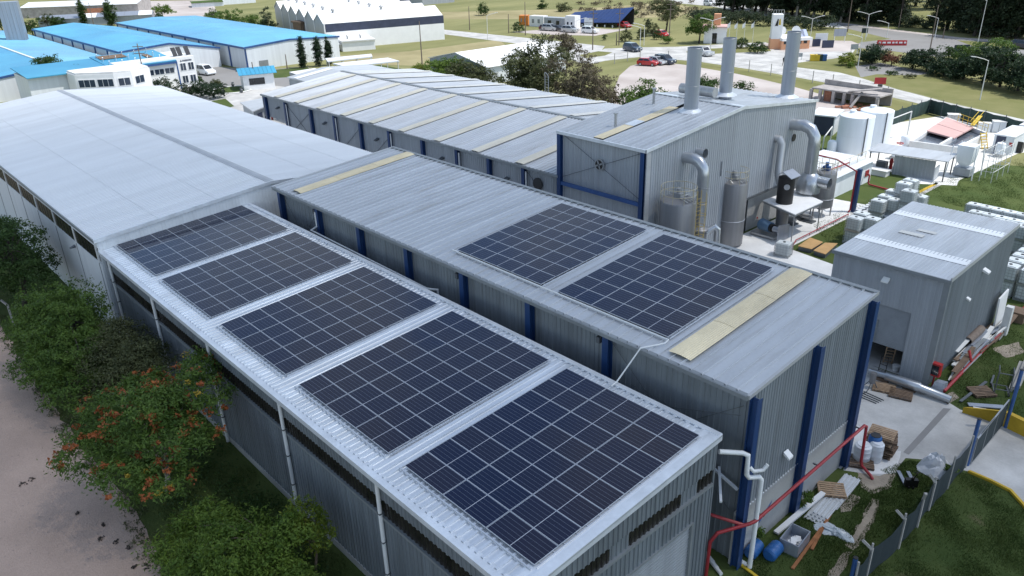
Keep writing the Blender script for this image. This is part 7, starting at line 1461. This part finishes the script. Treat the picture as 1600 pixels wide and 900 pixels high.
RT = [(0, 0, 3.3, 2.0, 1.8, 1.0), (-1.9, -.4, 3.0, 1.6, 1.4, .9), (1.9, .5, 3.2, 1.6, 1.4, .9), (.3, 1.8, 3.9, 1.5, 1.3, .8), (-.6, -1.9, 2.5, 1.6, 1.2, .8), (1.6, -1.5, 2.5, 1.4, 1.2, .8), (-2.6, .9, 3.1, 1.2, 1.1, .7), (.4, .3, 4.2, 1.5, 1.4, .7), (2.9, -.5, 2.6, 1.0, 1.0, .7), (-1.2, 2.5, 4.1, .9, .8, .6)]
rt = tree('rust_flowered_tree', 'spreading tree with rust red seed clusters over dark green leaves by the dirt track', 28.9, -6.7, [(x*1.34, y*1.34-.2, z*1.14+.35, a*1.14, b_*1.14, c_*1.1) for x, y, z, a, b_, c_ in RT], 25000, .20, 'leaf_green', 'bark_pale', .15, ht=2.4, group='trees along the dirt track', clump=.40, per=44, asp=3.0,
     extra=(('seed_cluster', 3600, .16, 'leaf_rust', dict(clump=.21, per=30, fill=.97, asp=1.6)), ('yellow_leaf', 260, .15, 'leaf_yellow', dict(clump=.16, per=22, fill=.95, asp=1.8))))
tree('bright_bush', 'bright green feathery tree at the bottom edge in front of the shed wall', 38.2, -6.6, [(0, 0, 2.4, 2.0, 1.7, 1.3), (-2.2, -.6, 2.3, 1.7, 1.5, 1.2), (2.3, .2, 2.1, 1.8, 1.4, 1.3), (-.8, -2.2, 1.6, 2.2, 1.5, 1.2), (2.6, -1.8, 1.5, 2.0, 1.5, 1.2), (-2.9, -1.4, 1.6, 1.6, 1.4, 1.1), (1.2, 1.4, 3.2, 1.1, .9, .8), (.3, -.8, 3.2, 1.5, 1.2, .8), (4.4, -1.0, 1.4, 1.5, 1.3, 1.0)], 30000, .16, 'leaf_bright', 'bark', .13, group='trees along the dirt track', clump=.34, per=46, asp=2.6)
tree('bright_bush', 'small yellow green sapling at the bottom edge touching a white downpipe', 38.7, -4.2, [(0, 0, 3.0, .9, .7, .8), (.7, .1, 2.4, .7, .6, .6), (-.5, -.2, 2.2, .7, .6, .7)], 3600, .15, 'leaf_lime', 'bark', .06, group='trees along the dirt track', clump=.26, per=34, asp=2.6)
b = MB(); p = G(22, 508); b.beam(p, p+Vector((-.05, 0, 1.6)), .12, .12, up=(1, 0, 0)); b.beam(p+Vector((-.05, 0, 1.55)), p+Vector((-.3, -.25, 1.95)), .11, .11); solo('fence_post', b, 'post_concrete', 'cranked concrete fence post beside the dirt track at the left edge', 'post')
# stones and weeds on the dirt track
n_ = 2600; q = rng.uniform((-4, -22), (40, -8.0), (n_, 2)); q[:, 1] -= .5; s = rng.uniform(.012, .045, n_); a = rng.uniform(0, 6.28, n_); c_, s_ = np.cos(a)*s, np.sin(a)*s; z0 = np.full(n_, .009)
V = np.stack([np.c_[q[:, 0]+c_, q[:, 1]+s_, z0], np.c_[q[:, 0]-s_, q[:, 1]+c_, z0], np.c_[q[:, 0]-c_, q[:, 1]-s_, z0], np.c_[q[:, 0]+s_, q[:, 1]-c_, z0], np.c_[q, z0+s*.9]], 1).reshape(-1, 3)
F = (np.arange(n_)[:, None, None]*5+np.array([[0, 1, 4], [1, 2, 4], [2, 3, 4], [3, 0, 4]])[None]).reshape(-1, 3)
o = bpy.data.objects.new('gravel', meshnp('gravel', V, F, 'stone')); col.objects.link(o); o['kind'] = 'stuff'
V, _ = leaves([(p[0]+R.uniform(-.3, .1), p[1]+R.uniform(-.45, .35), .12, .5, .45, .22) for a_, b_ in zip(edge, edge[1:]) for p in [(a_[0]+(b_[0]-a_[0])*t/7, a_[1]+(b_[1]-a_[1])*t/7) for t in range(7)]], 7000, .10, clump=.16, per=14, fill=.2); V[:, 2] = np.maximum(V[:, 2], .02)
o = bpy.data.objects.new('weeds', meshnp('weeds', V, np.arange(len(V)).reshape(-1, 4), 'leaf_olive')); col.objects.link(o); o['kind'] = 'stuff'
# undergrowth under them
V, _ = leaves([(10, -5.5, .3, 14, 2.2, .5), (30, -5.2, .25, 9, 2.0, .45), (40, -5.8, .3, 8, 2.2, .5)], 16000, .16, clump=.5, per=30); V[:, 2] = np.maximum(V[:, 2], .02)
o = bpy.data.objects.new('undergrowth', meshnp('undergrowth', V, np.arange(len(V)).reshape(-1, 4), 'leaf_dark')); col.objects.link(o); o['kind'] = 'stuff'
# bits of leaf litter on the dirt
for k, (x, y, s) in enumerate(((36, 757, .16), (48, 750, .14), (123, 803, .09), (163, 819, .11), (156, 843, .13), (182, 848, .12), (199, 859, .15), (228, 886, .13), (210, 887, .07))):
    p = G(x, y); V, _ = leaves([(p.x, p.y, .03, s*1.4, s, .03)], 50, .10, clump=.07, per=10); V[:, 2] = np.clip(V[:, 2], .015, .08)
    o = bpy.data.objects.new('leaf_heap', meshnp('leaf_heap', V, np.arange(len(V)).reshape(-1, 4), 'bark_dark')); col.objects.link(o); tag(o, 'small dark heap of dry leaves lying on the open dirt track', 'leaf heap', 'leaf heaps on the dirt')
# middle distance behind the striped warehouse
M_ = [(838, 158, 52, 104, 'dark_olive_tree', 'tall dark olive tree right in front of the brilliant white shed roof', 'leaf_olive', 15000, .40, .02), (914, 172, 76, 108, 'twiggy_tree', 'wide brownish twiggy tree behind the striped roof', 'leaf_brown', 17000, .28, .02), (885, 100, 52, 46, 'twiggy_tree', 'smaller brown olive tree above the wide twiggy one', 'leaf_brown', 3200, .38, .15), (1008, 178, 124, 92, 'leafy_bush', 'bright green bush peeping over the tall building eave', 'leaf_green', 8000, .34, .05), (690, 130, 90, 74, 'leafy_bush', 'light green bush in front of the grey gable', 'leaf_bright', 6500, .36, .05), (738, 136, 95, 70, 'leafy_bush', 'olive green bush right of the light green one', 'leaf_olive', 6000, .36, .05), (655, 108, 100, 28, 'leafy_bush', 'yellowish low bush near the utility pole', 'leaf_lime', 900, .3, 0), (1100, 165, 115, 44, 'sparse_tree', 'sparse dark tree between the left and middle chimneys', 'leaf_dark', 1300, .36, .3), (1158, 156, 130, 36, 'sparse_tree', 'sparse small tree right of the middle chimney', 'leaf_dark', 700, .34, .3),
      (1183, 83, 65, 27, 'round_bush', 'larger clipped round bush by the site road', 'leaf_dark', 3200, .22, 0), (1158, 75, 59, 22, 'round_bush', 'smaller clipped round bush beside the flag poles', 'leaf_dark', 2400, .22, 0), (978, 65, 46, 19, 'round_bush', 'grey green round bush by the bend of the site road', 'leaf_olive', 2000, .24, 0), (1322, 102, 82, 24, 'round_bush', 'lime green round bush at the planting bed', 'leaf_lime', 2400, .24, .05), (1329, 106, 97, 10, 'round_bush', 'tiny green bush at the foot of the lime green one', 'leaf_bright', 500, .22, 0),
      (1092, 68, 20, 38, 'leafy_tree', 'round green tree just left of the gatehouse', 'leaf_green', 5000, .36, .12), (1040, 52, 0, 42, 'leafy_tree', 'tall green tree with a dark trunk near the bend', 'leaf_olive', 5000, .42, .3), (1012, 47, 26, 11, 'conifer', 'small dark pointed tree left of the tall green one', 'leaf_cypress', 900, .28, .05), (1026, 62, 47, 12, 'round_bush', 'dark low bush below the tall green tree', 'leaf_dark', 900, .25, 0), (1042, 68, 58, 14, 'sparse_tree', 'small palm like bush near the utility pole', 'leaf_green', 700, .35, .2), (1002, 62, 44, 16, 'round_bush', 'grey green bush behind the street lamps at the bend', 'leaf_olive', 1100, .28, 0), (1019, 56, 36, 24, 'round_bush', 'olive bush left of the tall tree trunk', 'leaf_olive', 1500, .3, 0), (945, 63, 52, 6, 'conifer', 'tiny dark conifer on the grass by the far hall', 'leaf_dark', 300, .25, 0), (810, 50, 34, 20, 'round_bush', 'dark green bush with a white boulder at the orange container', 'leaf_dark', 1100, .3, 0), (756, 24, 4, 16, 'leafy_bush', 'lone dark bush standing in the dry field', 'leaf_dark', 1300, .4, 0),
      (880, 18, 5, 20, 'leafy_bush', 'dark bush at the top beyond the container row', 'leaf_olive', 900, .5, 0), (847, 14, 0, 14, 'leafy_bush', 'tall dark bush at the top left of the blue hall', 'leaf_dark', 800, .5, 0), (990, 24, 14, 12, 'leafy_bush', 'dark bush right of the deep blue hall', 'leaf_dark', 600, .4, 0),
      (1362, 100, 66, 44, 'yew_bush', 'dark yew at the left end of the planting bed', 'leaf_cypress', 4200, .34, 0), (1357, 98, 80, 22, 'yew_bush', 'lighter green bush in front of the left yew', 'leaf_green', 1300, .3, 0), (1392, 103, 80, 26, 'yew_bush', 'reddish brown bush between the dark yews', 'leaf_red', 1800, .3, 0), (1425, 108, 74, 36, 'yew_bush', 'dark yew right of the reddish bush', 'leaf_cypress', 3600, .34, 0), (1448, 112, 78, 34, 'yew_bush', 'dark spiky yew fourth from the left in the bed', 'leaf_cypress', 3400, .34, 0), (1482, 92, 72, 24, 'yew_bush', 'round dark bush at the edge of the public road', 'leaf_dark', 1500, .34, 0)]
for a in M_: T(a[0], a[1], a[2], a[3], a[4], a[5], a[6], a[7], a[8], 'bark_dark' if 'twiggy' not in a[4] else 'bark', a[9], nl=18 if 'twiggy' in a[4] else 8, clump=a[8]*1.5, per=26, fill=.35, cat='bush' if 'bush' in a[4] else 'tree')
HE = [(1475, 118, 88, 50), (1505, 124, 84, 52), (1535, 130, 66, 56), (1562, 136, 72, 54), (1590, 142, 84, 50), (1520, 104, 62, 52), (1560, 112, 64, 56), (1610, 150, 90, 56)]
for k, a in enumerate(HE): T(a[0], a[1], a[2], a[3], 'hedge_bush', 'dark bush %s in the thick hedge right of the planting bed' % ('first at the left end', 'second from the left', 'third from the left', 'fourth from the left', 'fifth from the left', 'at the back left', 'at the back right', 'last at the frame edge')[k], 'leaf_cypress' if k != 5 and k != 6 else 'leaf_green', 5200, .36, 'bark_dark', 0, 'hedge bushes', clump=.5, per=28, fill=.4, cat='bush')
T(1553, 110, 78, 22, 'lime_bush', 'lime yellow bush in the middle of the thick hedge', 'leaf_lime', 1600, .32, 'bark', 0, clump=.4, cat='bush')
# left: blue complex trees
for (x, y, h, w_, n, lb) in ((76, 118, 6.4, 8.2, 13000, 'dark spreading tree in front of the leftmost blue roof'), (124, 122, 5.6, 5.2, 7000, 'dark tree left of the white office wing')):
    p = G(x, y, 3.2); tree('spreading_tree', lb, p.x, p.y, rblobs(w_, h, -.3, 8), n, .34, 'leaf_dark', 'bark_dark', .16, h*.7, None, nl=8, clump=.5, per=26, fill=.4)
for a in ((262, 150, 124, 40, 'leafy_bush', 'dark green bush in front of the white office', 'leaf_cypress', 2400, .28, 0), (300, 152, 128, 34, 'leafy_bush', 'dark green bush at the right corner of the office', 'leaf_cypress', 2200, .28, 0), (338, 134, 124, 16, 'round_bush', 'small olive bush at the car park edge by the van', 'leaf_olive', 800, .25, 0), (312, 130, 118, 10, 'round_bush', 'small dark bush at the office corner behind the van', 'leaf_dark', 500, .25, 0), (52, 56, 26, 26, 'leafy_tree', 'dark round tree right of the grey tower', 'leaf_dark', 2200, .42, .05), (92, 44, 24, 24, 'leafy_tree', 'dark round tree behind the middle blue roof', 'leaf_dark', 1900, .42, .05), (76, 44, 22, 18, 'sparse_tree', 'pale green tree between two dark round ones', 'leaf_olive', 900, .42, .1), (5, 50, 2, 22, 'leafy_tree', 'very dark tree left of the grey tower', 'leaf_dark', 2400, .45, 0),
          (255, 30, 8, 28, 'willow_tree', 'pale drooping willow in the far yard', 'leaf_bright', 1500, .5, .2), (250, 34, 20, 18, 'leafy_bush', 'dark green bush below the drooping willow', 'leaf_dark', 900, .42, 0), (335, 40, 14, 40, 'leafy_tree', 'dark green tree behind the rightmost blue roof, left one', 'leaf_green', 2600, .45, 0), (365, 44, 14, 44, 'leafy_tree', 'dark green tree behind the rightmost blue roof, middle one', 'leaf_green', 3000, .45, 0), (392, 48, 24, 34, 'leafy_tree', 'dark green tree behind the rightmost blue roof, right one', 'leaf_green', 2200, .45, 0), (419, 50, 8, 22, 'conifer', 'tall dark conifer in front of the white gables', 'leaf_cypress', 2600, .36, .02), (590, 4, -8, 30, 'leafy_bush', 'dark bush row piece at the top edge by the far shed', 'leaf_dark', 900, .55, 0)):
    T(a[0], a[1], a[2], a[3], a[4], a[5], a[6], a[7], a[8], 'bark_dark', a[9], nl=8, clump=a[8]*1.4, per=26, fill=.4, cat='bush' if 'bush' in a[4] else 'tree')
def column_tree(x, yb, yt, wpx, lm, name, label, n, size, group):
    p = G(x, yb); h = HZ(x, yt, p); w_ = wpx*(p-CAM).length/FPX; bl = [(R.uniform(-.05, .05)*w_, R.uniform(-.05, .05)*w_, h*(.08+.86*k/8), w_*.5*(math.sin(math.pi*(.18+.78*k/8))**.7), w_*.5*(math.sin(math.pi*(.18+.78*k/8))**.7), h*.085) for k in range(9)]
    return tree(name, label, p.x, p.y, bl, n, size, lm, 'bark_dark', w_*.05, h*.8, group, nl=6, clump=size*1.5, per=30, fill=.25)
for a in ((474, 106, 57, 10, 'left cypress of the three dark columns by the carport'), (499, 104, 55, 11, 'middle cypress of the three dark columns by the carport'), (515, 102, 58, 8, 'right cypress of the three dark columns by the carport')): column_tree(a[0], a[1], a[2], a[3]*1.25, 'leaf_cypress', 'cypress_tree', a[4], 5200, .26, 'cypress columns')
column_tree(133, 40, -1, 11, 'leaf_dark', 'poplar_tree', 'left dark poplar behind the middle blue roof', 4200, .4, 'poplars'); column_tree(175, 40, -1, 17, 'leaf_dark', 'poplar_tree', 'right wider dark poplar behind the middle blue roof', 5200, .4, 'poplars')
# clipped hedge block
c = [G(318, 157), G(345, 160), G(342, 148), G(316, 146)]; q = sum(c, Vector())/4; hd = thing('clipped_hedge', 'dark square clipped hedge block beside the white roof edge', 'hedge', (q.x, q.y, 0)); d = (c[1]-c[0]); a_ = math.atan2(d.y, d.x)
V, _ = leaves([(dx, dy, z, .8, .8, .6) for dx in (-2.2, -1.1, 0, 1.1, 2.2) for dy in (-1, 0, 1) for z in (.5, 1.2, 1.8)], 7000, .22, clump=.25, per=20, fill=.6)
V[:, 2] = np.clip(V[:, 2], .02, 2.25); o = bpy.data.objects.new('foliage', meshnp('foliage', V, np.arange(len(V)).reshape(-1, 4), 'leaf_cypress')); col.objects.link(o); o.parent = hd; hd.rotation_euler.z = a_
# planting bed mounds
for k, (x, y, s, lb) in enumerate(((1390, 117, .9, 'dark low mound of ground plants in the planting bed, left one'), (1362, 110, .8, 'dark low mound of ground plants under the left yew'), (1418, 122, .9, 'brownish low mound of ground plants in the bed, right one'))):
    p = G(x, y); tree('ground_plant', lb, p.x, p.y, [(0, 0, .3, s*1.4, s, .35), (.5, .2, .3, s, s*.8, .3)], 700, .2, 'leaf_olive' if k == 2 else 'leaf_dark', 'bark_dark', .04, ht=.3, group='low mounds', nl=4, clump=.25, cat='plant')
# forest along the public road
protoE = []
for v_ in range(4):
    h = 17; t = thing('eucalyptus_tree', 'tall dark tree with a bare trunk in the wood beyond the public road', 'tree', (0, 0, 0), 0, 'tall trees of the roadside wood')
    bl = [(R.uniform(-2, 2), R.uniform(-2, 2), R.uniform((1.0, 4.2, .8, 2.2)[v_], 16.5), R.uniform(1.8, 3.4), R.uniform(1.8, 3.4), R.uniform(1.4, 2.6)) for k in range(22)]+[(0, 0, 13, 2.6, 2.6, 4)]
    o, cc = crown('crown', t, bl, 8500, .66, 'leaf_euca', clump=.9, per=26, fill=.3); limbs(t, (0, 0, 0), (R.uniform(-.8, .8), R.uniform(-.8, .8), 17), .36, list(cc), 'bark_pale' if v_ % 2 else 'bark_dark', 16); protoE.append(t)
used = [0]*4
def put_e(x, y, s=1.0):
    k = R.randrange(4); t = protoE[k]
    if used[k]: t = copy_tree(t)
    used[k] = 1; t.location = (x, y, 0); t.rotation_euler.z = R.uniform(0, 6.28); t.scale = (s, s, s*R.uniform(.85, 1.15))
FO = [(1130+i*13, 16+i*.95+R.uniform(-4, 1)) for i in range(0, 14)]+[(1310+i*12, 34+i*1.0+R.uniform(-9, -1)) for i in range(13)]+[(1475+i*9, 54+i*.8+R.uniform(-10, -2)) for i in range(15)]
for x, y in FO:
    if 1395 < x < 1475 and R.random() < .55: continue
    p = G(x, y); put_e(p.x+R.uniform(-2, 2), p.y+R.uniform(-2, 2), R.uniform(.75, 1.1))
for i in range(20):
    p = G(1112+i*10.5, 22+i*.85); put_e(p.x+R.uniform(-2, 2), p.y+R.uniform(4, 12), R.uniform(.75, 1.0))
for i in range(34):
    p = G(1120+i*15, 10+i*.9); put_e(p.x+R.uniform(-6, 6), p.y+R.uniform(22, 50), R.uniform(.8, 1.2))
for i in range(26):
    p = G(-20+i*42, -16); put_e(p.x+R.uniform(-8, 8), p.y+R.uniform(20, 60), R.uniform(.6, .95))
bl = []
for i in range(30):
    p = G(1300+i*11, 33.5+i*1.08-1.5); bl.append((p.x+R.uniform(-1, 1), p.y+R.uniform(1, 4), .8, R.uniform(1.5, 3), R.uniform(1.5, 2.5), R.uniform(.9, 2.2)))
for i in range(22):
    p = G(1085+i*10, 33+i*.8+R.uniform(-6, 0)); bl.append((p.x, p.y, 1.0, R.uniform(1.5, 3.2), R.uniform(1.5, 3), R.uniform(1.0, 2.4)))
V, _ = leaves(bl, 26000, .5, clump=.8, per=26, fill=.3); V[:, 2] = np.maximum(V[:, 2], .02); o = bpy.data.objects.new('undergrowth', meshnp('undergrowth', V, np.arange(len(V)).reshape(-1, 4), 'leaf_euca')); col.objects.link(o); o['kind'] = 'stuff'
bl = []
for i in range(60):
    p = G(R.uniform(900, 1100), R.uniform(4, 34)); bl.append((p.x, p.y, .4, R.uniform(1, 3), R.uniform(1, 3), R.uniform(.4, 1.0)))
V, _ = leaves(bl, 7000, .5, clump=.7, per=20, fill=.3); V[:, 2] = np.maximum(V[:, 2], .02); o = bpy.data.objects.new('scrub', meshnp('scrub', V, np.arange(len(V)).reshape(-1, 4), 'leaf_brown')); col.objects.link(o); o['kind'] = 'stuff'
# ------------------------------------------------------------------ added out-of-view cloud, inferred from the near shade, shaped to shade the factory
def shade_cloud():
    zc = 360.0; c = Vector((37, -19, 0))+sd*(zc/sd.z); rx, ry, rz = 150, 110, 26
    mb = MB(); n, m = 48, 14; rr = random.Random(5); idx = []
    ph = [(rr.uniform(.6, 2.2), rr.uniform(0, 6.3), rr.uniform(2, 6)) for k in range(7)]
    def lump(a, b): return 1+.10*sum(math.sin(p[2]*a+p[1]+3*b*p[0]) for p in ph)/3
    for i in range(1, m):
        b = math.pi*i/m; row = []
        for j in range(n):
            a = 2*math.pi*j/n; s = lump(a, b); zz = math.cos(b)*rz*(1.5 if b < math.pi/2 else .45)*(1+.35*math.sin(5*a+7*b)*math.sin(b))
            row.append((c.x+rx*math.sin(b)*math.cos(a)*s, c.y+ry*math.sin(b)*math.sin(a)*s, c.z+zz))
        idx.append(mb.pts(row))
    for i, j in zip(idx, idx[1:]):
        for k in range(n): mb.f.append((i+k, j+k, j+(k+1) % n, i+(k+1) % n))
    mb.f.append(tuple(idx[0]+k for k in range(n))); mb.f.append(tuple(idx[-1]+k for k in range(n))[::-1]); mb.sm = True
    mm = bpy.data.materials.new('shade_cloud'); mm.use_nodes = True; MT['shade_cloud'] = mm; N = mm.node_tree.nodes; L = mm.node_tree.links; N.remove(N['Principled BSDF'])
    geo = N.new('ShaderNodeNewGeometry'); mp = N.new('ShaderNodeMapping'); mp.vector_type = 'TEXTURE'; mp.inputs['Location'].default_value = c; mp.inputs['Scale'].default_value = (rx, ry, 400); L.new(geo.outputs['Position'], mp.inputs[0])
    ln = N.new('ShaderNodeVectorMath'); ln.operation = 'LENGTH'; L.new(mp.outputs[0], ln.inputs[0])
    no = N.new('ShaderNodeTexNoise'); no.inputs['Scale'].default_value = .012; no.inputs['Detail'].default_value = 5; L.new(geo.outputs['Position'], no.inputs['Vector'])
    ad = N.new('ShaderNodeMath'); ad.operation = 'MULTIPLY_ADD'; ad.inputs[1].default_value = .35; L.new(no.outputs['Fac'], ad.inputs[0]); L.new(ln.outputs['Value'], ad.inputs[2])
    mr = N.new('ShaderNodeMapRange'); mr.interpolation_type = 'SMOOTHSTEP'; mr.inputs['From Min'].default_value = .42; mr.inputs['From Max'].default_value = 1.08; mr.inputs['To Min'].default_value = .70; mr.inputs['To Max'].default_value = 0.0; L.new(ad.outputs[0], mr.inputs['Value'])
    tr = N.new('ShaderNodeBsdfTransparent'); tl = N.new('ShaderNodeBsdfTranslucent'); df = N.new('ShaderNodeBsdfDiffuse')
    for q in (tl, df): q.inputs['Color'].default_value = (.86, .92, .96, 1)
    m1 = N.new('ShaderNodeMixShader'); m1.inputs[0].default_value = .5; L.new(tl.outputs[0], m1.inputs[1]); L.new(df.outputs[0], m1.inputs[2])
    m2 = N.new('ShaderNodeMixShader'); L.new(mr.outputs[0], m2.inputs[0]); L.new(tr.outputs[0], m2.inputs[1]); L.new(m1.outputs[0], m2.inputs[2]); L.new(m2.outputs[0], N['Material Output'].inputs[0])
    o = mb.build('shade_cloud', 'shade_cloud'); o['kind'] = 'stuff'
shade_cloud()
